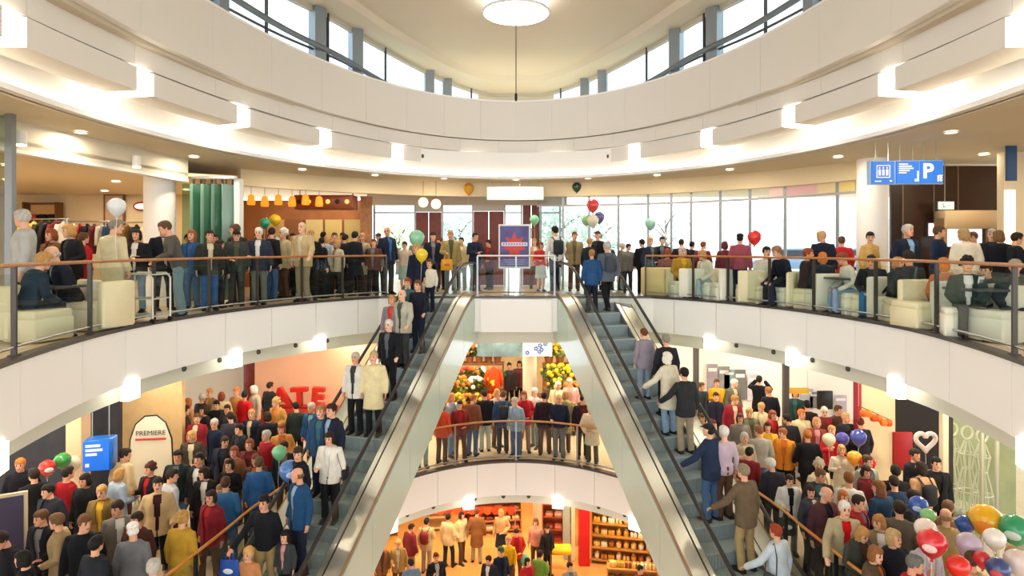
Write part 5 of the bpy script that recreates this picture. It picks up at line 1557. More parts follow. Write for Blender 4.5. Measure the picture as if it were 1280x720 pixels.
# ------------------------------------------------------------------ balloons
bmesh_ = MB().tube([(0, 0, -.17), (0, 0, -.155), (0, 0, -.10), (0, 0, -.03), (0, 0, .04), (0, 0, .10), (0, 0, .14), (0, 0, .155)], [.012, .035, .095, .135, .145, .115, .06, .012], 18).mesh('skin')
bmesh_.shade_smooth()
knm = MB().cyl((0, 0, -.195), (0, 0, -.165), .022, 8, .008).mesh('knot', 40)
def balloon(x, y, z, r, hexc, label, spot=None, string=.7):
    o = empty('balloon', (x, y, z), random.Random(label).uniform(0, 6), label, 'balloon')
    s = r / .145
    m = mat(hexc, .22, coat=.5, spec=.5)
    link_mesh('skin', bmesh_, m, o, scale=(s, s, s)); link_mesh('knot', knm, m, o, scale=(s, s, s))
    MB().tube([(0, 0, -.19 * s), (.02, .01, -.19 * s - string * .5), (0, .02, -.19 * s - string)], .004, 5).build('ribbon', mat('#e8e4da', .6), o)
    if spot:
        # the printed side looks into the atrium
        M = Matrix.Rotation(math.atan2(-x, y - 3) * 1.0 - o.rotation_euler.z, 3, 'Z')
        MB().ball(M @ Vector((.01, -.138 * s, -.01 * s)), (.07 * s, .022 * s, .045 * s), 12, 8, rot=M).build('print', mat(spot, .4), o, 40)
balloon(-6.653, 10.400, 1.980, 0.147, '#dfe2e4', 'white balloon in front of the dark framed picture')
balloon(-6.683, 16.600, 1.960, 0.138, '#2f9a78', 'green balloon beside the yellow one over the gallery crowd')
balloon(-6.483, 16.800, 2.054, 0.151, '#e8b81c', 'yellow balloon over the gallery crowd under the amber lamps')
balloon(-2.591, 16.300, 1.551, 0.209, '#8fd0ac', 'large mint balloon over the descending escalator head')
balloon(-2.360, 15.600, 1.120, 0.160, '#f0d02c', 'yellow balloon over the boy in the white top')
balloon(-1.483, 19.600, 3.159, 0.166, '#d99a1c', 'amber balloon that has risen to the ceiling by the light box')
balloon(1.910, 19.600, 3.210, 0.151, '#23463a', 'dark green balloon that has risen to the ceiling')
balloon(0.560, 19.000, 2.153, 0.146, '#7fc79a', 'green balloon beside the poster stand')
balloon(2.215, 18.000, 2.523, 0.185, '#d8373c', 'red balloon on top of the bunch at the entrance')
balloon(2.042, 18.100, 2.112, 0.151, '#9cc48c', 'pale green balloon of the bunch at the entrance')
balloon(2.191, 17.800, 2.076, 0.171, '#e4dcc4', 'cream balloon of the bunch at the entrance')
balloon(2.427, 18.200, 2.187, 0.163, '#5c5f8c', 'blue grey balloon of the bunch at the entrance')
balloon(3.791, 17.600, 1.977, 0.158, '#9ccdbb', 'pale green balloon before the glass by the bare tree')
balloon(5.654, 14.800, 1.547, 0.161, '#e02c2c', 'red balloon behind the raspberry sweater')
balloon(-9.166, 12.200, -3.001, 0.149, '#c8302c', 'red and white balloon over the dark coats', '#e9dcd4')
balloon(-9.087, 12.500, -2.963, 0.152, '#3f9a4a', 'green balloon beside the cube sign')
balloon(-9.075, 12.800, -3.114, 0.148, '#ead9be', 'cream balloon half behind the green one')
balloon(-7.580, 9.400, -3.617, 0.145, '#e0281e', 'red balloon low at the corner of the middle floor')
balloon(-4.782, 12.600, -2.835, 0.145, '#7fd09c', 'light green balloon beside the descending escalator')
balloon(-4.064, 11.200, -2.706, 0.187, '#4a78b8', 'blue printed balloon held on the descending escalator', '#b4c8ec')
balloon(6.918, 13.800, -2.946, 0.142, '#e6d2ac', 'cream balloon of the bunch with the blue ones')
balloon(7.271, 13.900, -2.959, 0.143, '#4a42a0', 'violet blue balloon of the bunch')
balloon(7.463, 13.600, -2.832, 0.166, '#3a4aa0', 'large dark blue balloon before the beige wall')
balloon(7.158, 13.200, -3.151, 0.152, '#f0a028', 'orange balloon over the white shirt')
balloon(7.333, 13.000, -3.183, 0.158, '#dc2c20', 'red balloon beside the orange one')
balloon(6.384, 9.900, -2.787, 0.140, '#2f56ac', 'blue foil balloon behind the pale green one', '#b8c8e8')
balloon(6.338, 9.600, -2.823, 0.111, '#86c47a', 'pale green balloon under the blue foil one')
balloon(5.733, 8.600, -2.768, 0.187, '#d92834', 'large red foil balloon with a pale oval print', '#f0d0c8')
balloon(5.842, 8.900, -2.716, 0.148, '#f0e2d6', 'white balloon behind the large red foil one')
balloon(6.761, 9.400, -2.870, 0.133, '#2a4fa0', 'dark blue balloon of the bunch by the window')
balloon(6.999, 9.300, -2.766, 0.227, '#f0b414', 'very large yellow balloon of the bunch', '#e8862a')
balloon(6.313, 8.700, -2.849, 0.167, '#c3b4c8', 'lilac balloon under the dark blue one')
balloon(6.670, 8.700, -2.760, 0.139, '#f2efe6', 'white balloon under the yellow one')
balloon(7.200, 9.000, -2.773, 0.208, '#2f9c6a', 'large green balloon with a pale oval print at the edge', '#cfe4d8')
balloon(5.814, 8.200, -2.895, 0.147, '#e0281e', 'red balloon at the bottom of the bunch')
balloon(6.339, 8.200, -2.926, 0.147, '#3a4a80', 'dark blue balloon with a bright print at the bottom', '#d04a4a')
balloon(6.278, 8.400, -2.900, 0.108, '#d8303c', 'small red balloon between the lilac and white ones')
balloon(6.672, 8.300, -2.882, 0.160, '#e4d2cc', 'pale pink balloon at the bottom edge')
balloon(0.251, 19.600, -8.500, 0.176, '#6fc8a0', 'mint balloon on the ground floor')
heart = empty('heart_balloon', (8.927, 13.6, -2.902), 0, 'pink white heart shaped balloon ring over the dark doorway crowd', 'balloon')
hp_ = []
for k in range(33):
    t = 2 * PI * k / 32
    hp_.append((.0135 * 16 * math.sin(t) ** 3, 0, .0135 * (13 * math.cos(t) - 5 * math.cos(2 * t) - 2 * math.cos(3 * t) - math.cos(4 * t))))
MB().tube(hp_, .05, 10, ref=(0, 1, 0)).build('tube', mat('#f2dcd8', .3, coat=.4), heart, 60)
MB().tube([(0, 0, -.24), (.01, 0, -.6), (0, 0, -.9)], .004, 5).build('ribbon', mat('#e8e4da', .6), heart)

# ------------------------------------------------------------------ lamps in the ceilings
def downlight(x, y, z, watt, col, label, group, r=.09):
    o = empty('downlight', (x, y, z), 0, label, 'lamp', group)
    MB().tube([(r * 1.15 * math.cos(q * PI / 10), r * 1.15 * math.sin(q * PI / 10), -.008) for q in range(21)], .014, 6).build('trim_ring', WHITE, o, 40)
    MB().cyl((0, 0, -.012), (0, 0, .02), r, 20).build('diffuser', glow('#fff1d6', 5.0), o, 40)
    l = bpy.data.lights.new('downlight', 'AREA'); l.shape = 'DISK'; l.size = r * 2.2; l.energy = watt * LAMP; l.color = col
    lo = bpy.data.objects.new('lamp', l); COL.objects.link(lo); lo.parent = o; lo.location = (0, 0, -.03)
WARM = (1.0, .86, .66)
ordn2 = ordn + ['eleventh']
for i_, a in enumerate((8, 28, 47, 61, 75, 90, 105, 119, 133, 152, 172)):
    p = ept(BH, R(a), -1.2 if 20 < a < 160 else -1.6)
    downlight(p[0], p[1], CEIL_U - .01, UP_W, WARM, '%s recessed downlight from the dark panels along the beige gallery ceiling' % ordn2[i_], 'downlights of the upper gallery')
for x, y in ((-10.5, 9.5), (-10.2, 12.5), (-12.5, 11), (-10, 15.6), (-12.4, 15.2), (-14.6, 13.5), (-9.4, 17.8), (-12, 18.2)):
    downlight(x, y, 2.97, SHOP_W, WARM, 'small round recessed downlight in the clothes shop ceiling', 'downlights of the clothes shop')
for x, y in ((-7.4, 19.6), (-5.8, 20.2), (10.2, 13.6), (11.2, 11.4)):
    downlight(x, y, CEIL_U - .01, UP_W, WARM, 'small round recessed downlight deeper in the upper ceiling', 'downlights deep in the upper ceiling')
for x, y in ((-7.6, 10.5), (-9.2, 11.8), (-7.2, 13.4), (-8.8, 14.6), (-6.2, 15.8), (-7, 18), (-4.9, 17.4), (-5.2, 19.6), (-10.6, 9.6), (-11, 12.4),
             (7.6, 10.5), (8.8, 11.4), (7.2, 13.4), (8.8, 14.2), (6.2, 15.8), (7.2, 18), (4.9, 17.4), (5.4, 19.6), (9.4, 18.6), (8.2, 20.2), (10.2, 15.6)):
    downlight(x, y, -1.25, MID_W, WARM, 'small round recessed downlight in the middle floor ceiling', 'downlights of the middle floor')
for x, y in ((-2.4, 18.4), (0, 18.9), (2.2, 18.4), (-1.7, 20.0), (1.8, 19.8), (-.4, 21.6), (2.4, 21.6), (-2.6, 21.8)):
    downlight(x, y, -1.25, MID_W * 1.5, (1, .84, .6), 'small round recessed downlight over the flower stall', 'downlights of the flower stall')
for x, y in ((-4.2, 19), (-2.2, 19.6), (0, 19.8), (2.2, 19.2), (3.8, 19.4), (-3.2, 21.6), (-1, 22), (1.2, 21.8), (3.2, 21.6), (0, 24)):
    downlight(x, y, ZM - 1.25, LOW_W, (1, .78, .48), 'small round recessed downlight in the ground floor ceiling', 'downlights of the ground floor')

# ------------------------------------------------------------------ the people
PEOPLE = [  # x, y, floor, height, facing, pose, upper garment, lower garment, hair, colours (top, shirt, legs, hair), skin, label, bag
    # upper gallery and cafe
    (-7.327, 9.293, 0, 1.872, -55, 'look_right', 'jacket', 'trousers', 'short', '#b4b3ae', '#e9e6de', '#3a3b3d', '#b9b4ab', 0, 'grey haired man in a pale grey jacket standing by the steel shopfront post'),
    (-6.902, 8.767, 0, 1.726, 150, 'sit_table', 'jacket', 'trousers', 'short', '#27384a', '#1d2334', '#1d2334', '#b98d54', 0, 'brown haired man in a dark blue jacket seated with his back turned at the table'),
    (-7.171, 10.042, 0, 1.856, -35, 'sit_table', 'jacket', 'trousers', 'fringe', '#1d2334', '#8fa9c4', '#1d2334', '#b9b4ab', 2, 'balding man in a dark suit seated at the table with shoes stretched out'),
    (-8.661, 11.695, 0, 1.656, 0, 'stand_c', 'jacket', 'trousers', 'bob', '#6e4a2c', '#5b4030', '#3a3b3d', '#8a4527', 1, 'red haired woman in a brown jacket behind the seated men'),
    (-8.16, 11.482, 0, 1.729, -22, 'stand_c', 'jacket', 'trousers', 'bob', '#17181c', '#3a3b3d', '#17181c', '#b98d54', 0, 'blond woman in a black jacket and dark scarf beside the red coat'),
    (-8.593, 12.389, 0, 1.602, 148, 'stand_b', 'jacket', 'trousers', 'short', '#b51a24', '#e9e6de', '#3a3b3d', '#5d412b', 0, 'person in a bright red coat near the clothes rail'),
    (-6.909, 10.713, 0, 1.794, 165, 'look_right', 'coat', 'trousers', 'short', '#d6caa4', '#e9e6de', '#1d2334', '#8c8578', 0, 'big man in a cream jacket seen from behind at the rail'),
    (-7.67, 12.625, 0, 1.674, 10, 'folded', 'jacket', 'trousers', 'bob', '#1c1f22', '#e9e6de', '#7f9ab5', '#2a1d16', 0, 'woman in a black leather jacket over a white blouse facing the rail'),
    (-7.395, 13.044, 0, 1.815, 55, 'stand_c', 'jacket', 'trousers', 'short', '#1a1c24', '#b4b3ae', '#17181c', '#2a1d16', 1, 'dark suited man in profile before the round column'),
    (-6.406, 11.84, 0, 1.837, -55, 'lean', 'sweater', 'trousers', 'short', '#55524a', '#77777a', '#7c95a0', '#5d412b', 0, 'brown haired man in a grey brown sweater leaning on the rail'),
    (-6.884, 13.268, 0, 1.678, 0, 'stand', 'jacket', 'trousers', 'long', '#2b5a8e', '#3a5f94', '#46628a', '#96552e', 0, 'woman with long reddish hair in a blue jacket behind the leaning man'),
    (-6.384, 13.002, 0, 1.667, 34, 'stand', 'jacket', 'trousers', 'short', '#2d2f2c', '#dcd0ac', '#2e5a92', '#2a1d16', 1, 'young dark haired man in an olive jacket and bright blue jeans at the rail'),
    (-6.283, 14.026, 0, 1.725, 25, 'look_down', 'jacket', 'trousers', 'short', '#38403c', '#5d5a42', '#3a3b3d', '#17120f', 0, 'black haired man looking down beside the white haired man'),
    (-6.505, 14.54, 0, 1.853, -18, 'look_right', 'jacket', 'trousers', 'short', '#3a342c', '#6e1f28', '#5b4030', '#5d412b', 1, 'brown haired man standing close behind the white haired man'),
    (-5.909, 14.359, 0, 1.765, 8, 'hold', 'jacket', 'trousers', 'short', '#2c3444', '#e9e6de', '#6c6f6a', '#dcd8cf', 2, 'white haired man with a white shirt under a dark jacket at the rail'),
    (-6.608, 16.139, 0, 1.692, -30, 'stand_c', 'jacket', 'trousers', 'short', '#17181c', '#77777a', '#17181c', '#17120f', 1, 'man in black behind the white haired man near the green balloon'),
    (-6.024, 15.402, 0, 1.803, 152, 'look_left', 'jacket', 'trousers', 'short', '#1b1c22', '#e9e6de', '#46628a', '#2a1d16', 0, 'man in a black jacket and jeans turned away under the yellow balloon'),
    (-5.929, 15.92, 0, 1.787, -36, 'talk', 'jacket', 'trousers', 'curly', '#d0bf95', '#dcd0ac', '#5b4030', '#dcd8cf', 0, 'older woman with white curls in a cream jacket beside the tall bald man'),
    (-5.164, 15.145, 0, 1.923, -12, 'rail_left', 'jacket', 'trousers', 'fringe', '#c5ae84', '#dcd0ac', '#9a8a6c', '#b9b4ab', 2, 'tall bald man in a beige jacket and beige trousers holding the rail'),
    (-5.151, 15.668, 0, 1.745, 10, 'folded', 'jacket', 'trousers', 'short', '#16171b', '#6e1f28', '#17181c', '#b98d54', 0, 'blond woman in black with folded arms behind the rail'),
    (-5.248, 17.28, 0, 1.662, 152, 'stand_c', 'sweater', 'trousers', 'bob', '#a9b4bf', '#e9e6de', '#1d2334', '#b98d54', 0, 'person in a pale blue grey sweater next to the blond woman in black'),
    (-4.845, 17.602, 0, 1.684, 175, 'stand_c', 'jacket', 'trousers', 'short', '#20252c', '#1d2334', '#17181c', '#17120f', 1, 'dark jacketed man seen from behind left of the long black coat'),
    (-4.382, 16.968, 0, 1.743, 152, 'stand_b', 'coat', 'trousers', 'short', '#161a24', '#1d2334', '#17181c', '#17120f', 0, 'person in a long black coat with back turned at the rail'),
    (-4.344, 17.605, 0, 1.721, -20, 'look_left', 'coat', 'trousers', 'bob', '#b9a789', '#dcd0ac', '#5b4030', '#b98d54', 0, 'fair haired woman in a beige coat behind the long black coat'),
    (-3.972, 17.98, 0, 1.722, 31, 'stand_c', 'jacket', 'trousers', 'cap', '#8c3a2c', '#e9e6de', '#17181c', '#1b2430', 0, 'person in a rust red vest and dark cap beside the navy jacket'),
    (-3.604, 17.521, 0, 1.896, 45, 'look_right', 'jacket', 'trousers', 'fringe', '#1c2438', '#3f74a8', '#3a3b3d', '#b9b4ab', 1, 'balding man in a navy jacket over a blue shirt near the escalator'),
    (-6.927, 17.6, 0, 1.706, 8, 'stand_b', 'jacket', 'trousers', 'short', '#17181c', '#77777a', '#17181c', '#2a1d16', 2, 'small dark brown haired figure behind the green balloon'),
    (-7.291, 18.735, 0, 1.712, -146, 'stand_c', 'jacket', 'trousers', 'short', '#3a3b3d', '#77777a', '#17181c', '#5d412b', 2, 'small brown haired figure below the yellow balloon'),
    (-6.51, 18.2, 0, 1.72, -13, 'stand_b', 'jacket', 'trousers', 'short', '#5b4030', '#77777a', '#17181c', '#2a1d16', 2, 'small dark brown haired figure deep behind the tall bald man in beige'),
    (-6.22, 18.725, 0, 1.71, -2, 'look_right', 'jacket', 'trousers', 'short', '#3a3b3d', '#77777a', '#17181c', '#b98d54', 0, 'small blond haired figure between the bald man and the woman with folded arms'),
    (-5.916, 19.15, 0, 1.787, 157, 'stand_b', 'jacket', 'trousers', 'short', '#1d2334', '#77777a', '#17181c', '#17120f', 2, 'small black haired figure under the wooden canopy end'),
    (-5.413, 18.6, 0, 1.753, 7, 'stand_b', 'jacket', 'trousers', 'short', '#6a6258', '#77777a', '#17181c', '#5d412b', 2, 'small brown haired figure behind the pale blue grey sweater'),
    (-5.03, 18.15, 0, 1.738, -12, 'stand', 'jacket', 'trousers', 'short', '#17181c', '#77777a', '#17181c', '#2a1d16', 3, 'small dark brown haired figure behind the dark jackets at the rail'),
    (-4.845, 18.8, 0, 1.734, 174, 'look_left', 'jacket', 'trousers', 'short', '#4a4438', '#77777a', '#17181c', '#b98d54', 0, 'small blond haired figure under the far end of the canopy'),
    (-4.526, 18.125, 0, 1.684, 4, 'stand_c', 'jacket', 'trousers', 'short', '#c8bda4', '#77777a', '#17181c', '#b9b4ab', 3, 'small grey haired figure beside the brick pillar'),
    (-7.113, 19.23, 0, 1.712, -5, 'look_right', 'jacket', 'trousers', 'short', '#39465a', '#77777a', '#17181c', '#17120f', 0, 'small black haired figure under the amber lamps'),
    (-6.799, 14.115, 0, 1.607, 5, 'stand_b', 'jacket', 'trousers', 'short', '#17181c', '#77777a', '#17181c', '#2a1d16', 1, 'small dark brown haired figure in front of the folded glass doors'),
    (-8.115, 15.4, 0, 1.636, -7, 'look_left', 'jacket', 'trousers', 'short', '#4a4a48', '#77777a', '#17181c', '#17120f', 2, 'small black haired figure between the column and the folded glass doors'),
    (-6.142, 14.9, 0, 1.491, -5, 'stand', 'jacket', 'trousers', 'short', '#1d2334', '#77777a', '#17181c', '#2a1d16', 3, 'dark brown haired person standing behind the rail between the white haired and bald men'),
    (-5.787, 16.41, 0, 1.58, -16, 'stand', 'jacket', 'trousers', 'bob', '#4b3a2e', '#77777a', '#17181c', '#5d412b', 2, 'brown haired person standing between the white curls and the bald man in beige'),
    (-5.032, 16.155, 0, 1.565, 139, 'look_left', 'jacket', 'trousers', 'short', '#17181c', '#77777a', '#17181c', '#17120f', 2, 'black haired person standing just behind the woman with folded arms'),
    (-6.471, 13.555, 0, 1.474, 175, 'look_right', 'jacket', 'trousers', 'short', '#2a2f36', '#77777a', '#17181c', '#2a1d16', 1, 'dark brown haired person standing between the blue jeans and the black haired man looking down'),
    (-6.315, 16.55, 0, 1.573, 28, 'look_right', 'jacket', 'trousers', 'short', '#7a6248', '#77777a', '#17181c', '#b9b4ab', 3, 'grey haired person standing partly hidden by the black jacket and jeans'),
    (-4.762, 16.605, 0, 1.508, -35, 'stand_b', 'jacket', 'trousers', 'bob', '#c2b49a', '#77777a', '#17181c', '#b98d54', 3, 'blond haired person standing low between the dark jackets'),
    (-3.906, 17.12, 0, 1.54, -2, 'stand_b', 'jacket', 'trousers', 'short', '#5a3a34', '#77777a', '#17181c', '#5d412b', 0, 'brown haired person standing between the rust vest and the navy jacket'),
    (-5.585, 16.885, 0, 1.509, 203, 'look_right', 'sweater', 'trousers', 'short', '#243247', '#77777a', '#17181c', '#17120f', 1, 'black haired person standing close behind the beige sleeve'),
    (-6.373, 17.2, 0, 1.498, -6, 'look_left', 'sweater', 'trousers', 'bob', '#8a2f30', '#77777a', '#17181c', '#b98d54', 2, 'blond haired person standing lower behind the white curls'),
    (-6.502, 15.63, 0, 1.56, 16, 'stand', 'jacket', 'trousers', 'cap', '#5e564a', '#77777a', '#17181c', '#5d412b', 2, 'brown haired person standing behind the head of the white haired man'),
    (-3.172, 17.81, 0, 1.481, -10, 'hold', 'sweater', 'skirt', 'bun', '#cdb8a0', '#e9e6de', '#9fb8ac', '#2a1d16', 0, 'woman in a pale blouse and greenish skirt near the descending escalator'),
    (-2.48, 18.6, 0, 1.753, 15, 'stand_b', 'jacket', 'trousers', 'hat', '#1a1f33', '#77777a', '#1d2334', '#17120f', 0, 'man with a dark hat and navy jacket behind the yellow balloon'),
    (-1.913, 18.2, 0, 1.813, 15, 'hold', 'jacket', 'trousers', 'short', '#a08d58', '#5d5a42', '#6d7c7a', '#b98d54', 1, 'older man in an olive tan jacket with a yellow bag'),
    (-1.674, 19.2, 0, 1.62, -9, 'stand', 'jacket', 'trousers', 'short', '#bfae86', '#dcd0ac', '#3a3b3d', '#17120f', 0, 'dark haired person in a cream jacket behind the yellow bag'),
    (-1.197, 18.3, 0, 1.746, 35, 'folded', 'jacket', 'trousers', 'short', '#1a2136', '#1d2334', '#2f4a48', '#2a1d16', 1, 'man in a navy jacket standing at the rail before the second brown door'),
    (-0.829, 19.6, 0, 1.551, -33, 'stand_c', 'jacket', 'trousers', 'short', '#5a3230', '#b3202a', '#17181c', '#2a1d16', 1, 'person in a dark red top beside the poster frame'),
    (-2.362, 19.6, 0, 1.627, -12, 'look_right', 'jacket', 'trousers', 'short', '#33343a', '#e9e6de', '#17181c', '#5d412b', 0, 'brown haired person before the first brown door'),
    (-3.148, 19.8, 0, 1.655, 17, 'look_left', 'jacket', 'trousers', 'bob', '#8d8a80', '#e9e6de', '#3a3b3d', '#b98d54', 0, 'fair haired person behind the mint balloon near the glass'),
    (0.739, 18.6, 0, 1.467, 20, 'hold', 'sweater', 'skirt', 'bob', '#c42a30', '#e9e6de', '#c3cccb', '#7a3b22', 0, 'red haired woman in a red top beside the poster'),
    (1.124, 17.9, 0, 1.92, 201, 'stand_b', 'shirt', 'trousers', 'short', '#e9e6de', '#e9e6de', '#27343a', '#17120f', 0, 'man in a white shirt with a dark backpack seen from behind', ('backpack', '#1d2630')),
    (1.778, 19.0, 0, 1.787, -5, 'stand_b', 'jacket', 'trousers', 'short', '#8a7a58', '#5d5a42', '#5b4030', '#5d412b', 1, 'person in a khaki jacket beside the white shirt and backpack'),
    (0.59, 20.0, 0, 1.608, 5, 'stand_c', 'jacket', 'trousers', 'short', '#c79a72', '#e9e6de', '#5b4030', '#b98d54', 0, 'fair haired person beyond the green balloon at the entrance'),
    (2.328, 17.8, 0, 1.779, -44, 'stand_b', 'jacket', 'trousers', 'cap', '#1c1c20', '#3a3b3d', '#17181c', '#5a2f2c', 0, 'man in a black jacket and cap under the red balloon'),
    (2.041, 17.3, 0, 1.566, 138, 'stand_b', 'jacket', 'trousers', 'short', '#20283a', '#1d2334', '#17181c', '#b98d54', 1, 'blond boy shouldered man in navy at the rising escalator head'),
    (2.789, 18.925, 0, 1.495, 10, 'stand_c', 'jacket', 'trousers', 'bob', '#3a3c42', '#e9e6de', '#3a3b3d', '#2a1d16', 0, 'dark haired woman beyond the escalator near the glazing'),
    (3.242, 19.15, 0, 1.446, 56, 'look_left', 'jacket', 'trousers', 'short', '#6b6f74', '#e9e6de', '#3a3b3d', '#b9b4ab', 0, 'grey man beyond the grey backpack near the glazing'),
    (3.589, 17.655, 0, 1.545, 169, 'look_left', 'jacket', 'trousers', 'short', '#17181c', '#77777a', '#17181c', '#17120f', 0, 'black haired man in black at the glass, nearest the rising escalator'),
    (3.666, 17.135, 0, 1.583, 26, 'stand_c', 'jacket', 'trousers', 'short', '#232a3a', '#77777a', '#1d2334', '#b98d54', 0, 'blond man in a navy jacket by the glass'),
    (4.083, 17.44, 0, 1.609, -12, 'stand_b', 'jacket', 'trousers', 'short', '#1c2230', '#77777a', '#17181c', '#17120f', 2, 'black haired man with navy shoulders close to the blond man'),
    (3.227, 18.05, 0, 1.42, -1, 'look_left', 'jacket', 'trousers', 'short', '#7a7468', '#77777a', '#3a3b3d', '#2a1d16', 2, 'small dark haired person beside the escalator handrail'),
    (4.522, 17.09, 0, 1.54, 168, 'stand_c', 'jacket', 'trousers', 'short', '#2c2430', '#77777a', '#17181c', '#2a1d16', 1, 'dark violet jacket seen from behind at the glass'),
    (4.942, 17.6, 0, 1.481, 148, 'stand_c', 'jacket', 'trousers', 'short', '#1f232c', '#77777a', '#17181c', '#17120f', 0, 'small person in black between the violet and maroon jackets'),
    (4.959, 16.6, 0, 1.47, 166, 'look_right', 'jacket', 'trousers', 'short', '#7e2f3a', '#77777a', '#3a3b3d', '#8a4527', 2, 'person in a maroon jacket by the glass'),
    (5.373, 16.06, 0, 1.464, 183, 'stand', 'jacket', 'trousers', 'bob', '#6b2c3a', '#77777a', '#5b4030', '#5d2024', 2, 'woman with dark red hair and maroon jacket'),
    (5.317, 14.813, 0, 1.642, 152, 'stand', 'sweater', 'trousers', 'cap', '#9c4a5a', '#77777a', '#1d2334', '#17120f', 1, 'man in a raspberry sweater standing beside the red balloon'),
    (6.703, 13.63, 0, 1.666, 165, 'look_left', 'jacket', 'trousers', 'short', '#1c2236', '#e3b43a', '#1d2334', '#c79a6a', 1, 'blond man in a navy jacket between the glazing and the red jacket'),
    (7.624, 14.6, 0, 1.562, 151, 'stand_b', 'jacket', 'trousers', 'short', '#c2262c', '#b3202a', '#3a3b3d', '#5d412b', 0, 'person in a red jacket between the navy band and the tan sweater'),
    (7.383, 13.0, 0, 1.633, 20, 'look_right', 'sweater', 'trousers', 'short', '#d0a860', '#e3b43a', '#5b4030', '#17120f', 0, 'dark haired man in a tan yellow sweater before the round column'),
    (7.648, 12.2, 0, 1.754, 4, 'stand_b', 'jacket', 'trousers', 'short', '#1a2234', '#8db0d4', '#1d2334', '#b9b4ab', 1, 'grey haired man in a navy suit and light blue shirt before the dark panels'),
    (8.732, 12.9, 0, 1.747, 48, 'stand_b', 'jacket', 'trousers', 'short', '#1e2c48', '#c62228', '#1d2334', '#5d412b', 0, 'man in a navy jacket over red, in profile before the dark panels'),
    (8.646, 12.0, 0, 1.669, 163, 'look_left', 'coat', 'trousers', 'bob', '#dfd6c0', '#e9e6de', '#5b4030', '#a98a5e', 0, 'woman in a cream hooded coat seen from behind'),
    (9.697, 13.2, 0, 1.638, -28, 'look_right', 'jacket', 'trousers', 'short', '#c9b48c', '#dcd0ac', '#5b4030', '#5d412b', 1, 'man half hidden behind the cream hooded coat'),
    (9.575, 12.55, 0, 1.682, -40, 'hold', 'jacket', 'trousers', 'short', '#1b1c24', '#3a3b3d', '#17181c', '#b9b4ab', 2, 'man in black with a hand at his chin by the kiosk'),
    (9.348, 12.045, 0, 1.638, 143, 'look_left', 'coat', 'trousers', 'bob', '#161a26', '#1d2334', '#17181c', '#7a5a34', 0, 'person in a long black coat next to the beige corner wall'),
    (9.236, 11.54, 0, 1.583, 39, 'look_left', 'jacket', 'trousers', 'short', '#171a22', '#1d2334', '#17181c', '#2a1d16', 0, 'dark man cut by the picture edge behind the patterned hat'),
    (4.077, 16.845, 0, 1.742, 160, 'sit', 'sweater', 'trousers', 'bob', '#8d5a54', '#d49a9a', '#3a3b3d', '#8a4527', 1, 'seated person in a dusty red top near the yellow armchairs'),
    (4.355, 16.428, 0, 1.801, 10, 'sit', 'jacket', 'trousers', 'scarf', '#b98c2e', '#e3b43a', '#5b4030', '#c9b9a8', 0, 'seated woman in a mustard jacket and pale headscarf'),
    (4.912, 15.83, 0, 1.735, -70, 'sit_table', 'jacket', 'trousers', 'bob', '#d9d2bc', '#e9e6de', '#8fa8ad', '#b98d54', 0, 'seated blond woman in a cream jacket with a dark bag on her lap'),
    (5.792, 14.479, 0, 1.797, 0, 'sit', 'jacket', 'trousers', 'bun', '#e6dcc8', '#e9e6de', '#2a3548', '#17120f', 0, 'seated child with a dark hair bun in a white cardigan'),
    (6.047, 13.912, 0, 1.87, -80, 'sit_table', 'jacket', 'trousers', 'short', '#1d2230', '#1d2334', '#1d2334', '#8c6a4a', 0, 'dark dressed man sitting sideways with stretched legs'),
    (6.223, 13.415, 0, 1.748, 60, 'sit', 'jacket', 'trousers', 'short', '#3a2c30', '#b3202a', '#1d2334', '#8a4527', 1, 'seated person with a red scarf beside the dark stretched legs'),
    (6.379, 12.938, 0, 1.636, 180, 'sit', 'jacket', 'trousers', 'bob', '#232838', '#1d2334', '#17181c', '#cf7a30', 0, 'seated person with orange hair seen from behind by the thin post'),
    (6.598, 12.164, 0, 1.69, -95, 'sit_table', 'shirt', 'trousers', 'short', '#dcd8ca', '#e9e6de', '#7f9ab5', '#8a4527', 1, 'man in a pale shirt and light jeans sitting in profile'),
    (6.692, 11.669, 0, 1.633, -40, 'sit_table', 'jacket', 'trousers', 'short', '#202328', '#3a3b3d', '#2d6a9a', '#17120f', 0, 'seated man in black with bright blue jeans'),
    (6.767, 11.13, 0, 1.538, 30, 'sit', 'jacket', 'trousers', 'bob', '#33353a', '#3a3b3d', '#17181c', '#b98d54', 0, 'seated blond woman in dark grey between blue jeans and the tall armchair'),
    (6.695, 10.602, 0, 1.697, 175, 'sit', 'jacket', 'trousers', 'short', '#3b3c3e', '#3a3b3d', '#17181c', '#2a1d16', 1, 'seated man with thick dark hair and a grey jacket turned to the navy suit'),
    (6.872, 10.0, 0, 1.545, 170, 'sit', 'sweater', 'trousers', 'bob', '#c9774a', '#d9752c', '#5b4030', '#d08038', 0, 'seated woman with ginger hair and an orange top'),
    (6.598, 9.141, 0, 1.58, -25, 'sit', 'jacket', 'trousers', 'curly', '#24382f', '#e9e6de', '#4a463e', '#17120f', 0, 'dark curly haired woman in a green jacket and white blouse seated at the rail'),
    (7.173, 9.39, 0, 1.505, -60, 'sit_table', 'jacket', 'trousers', 'short', '#1c2028', '#1d2334', '#3a3b3d', '#2a1d16', 0, 'dark sitter behind the cafe table with the menu card'),
    (7.085, 8.855, 0, 1.539, -40, 'sit', 'jacket', 'trousers', 'hat', '#20262c', '#3a3b3d', '#1d2334', '#a79a80', 0, 'seated person in a mottled hat at the picture edge'),
    # descending escalator
    (-2.223, 16.086, -0.346, 1.35, -17, 'child', 'sweater', 'trousers', 'short', '#e2dcc8', '#e9e6de', '#1d2334', '#5d412b', 0, 'boy in a white top at the head of the descending escalator'),
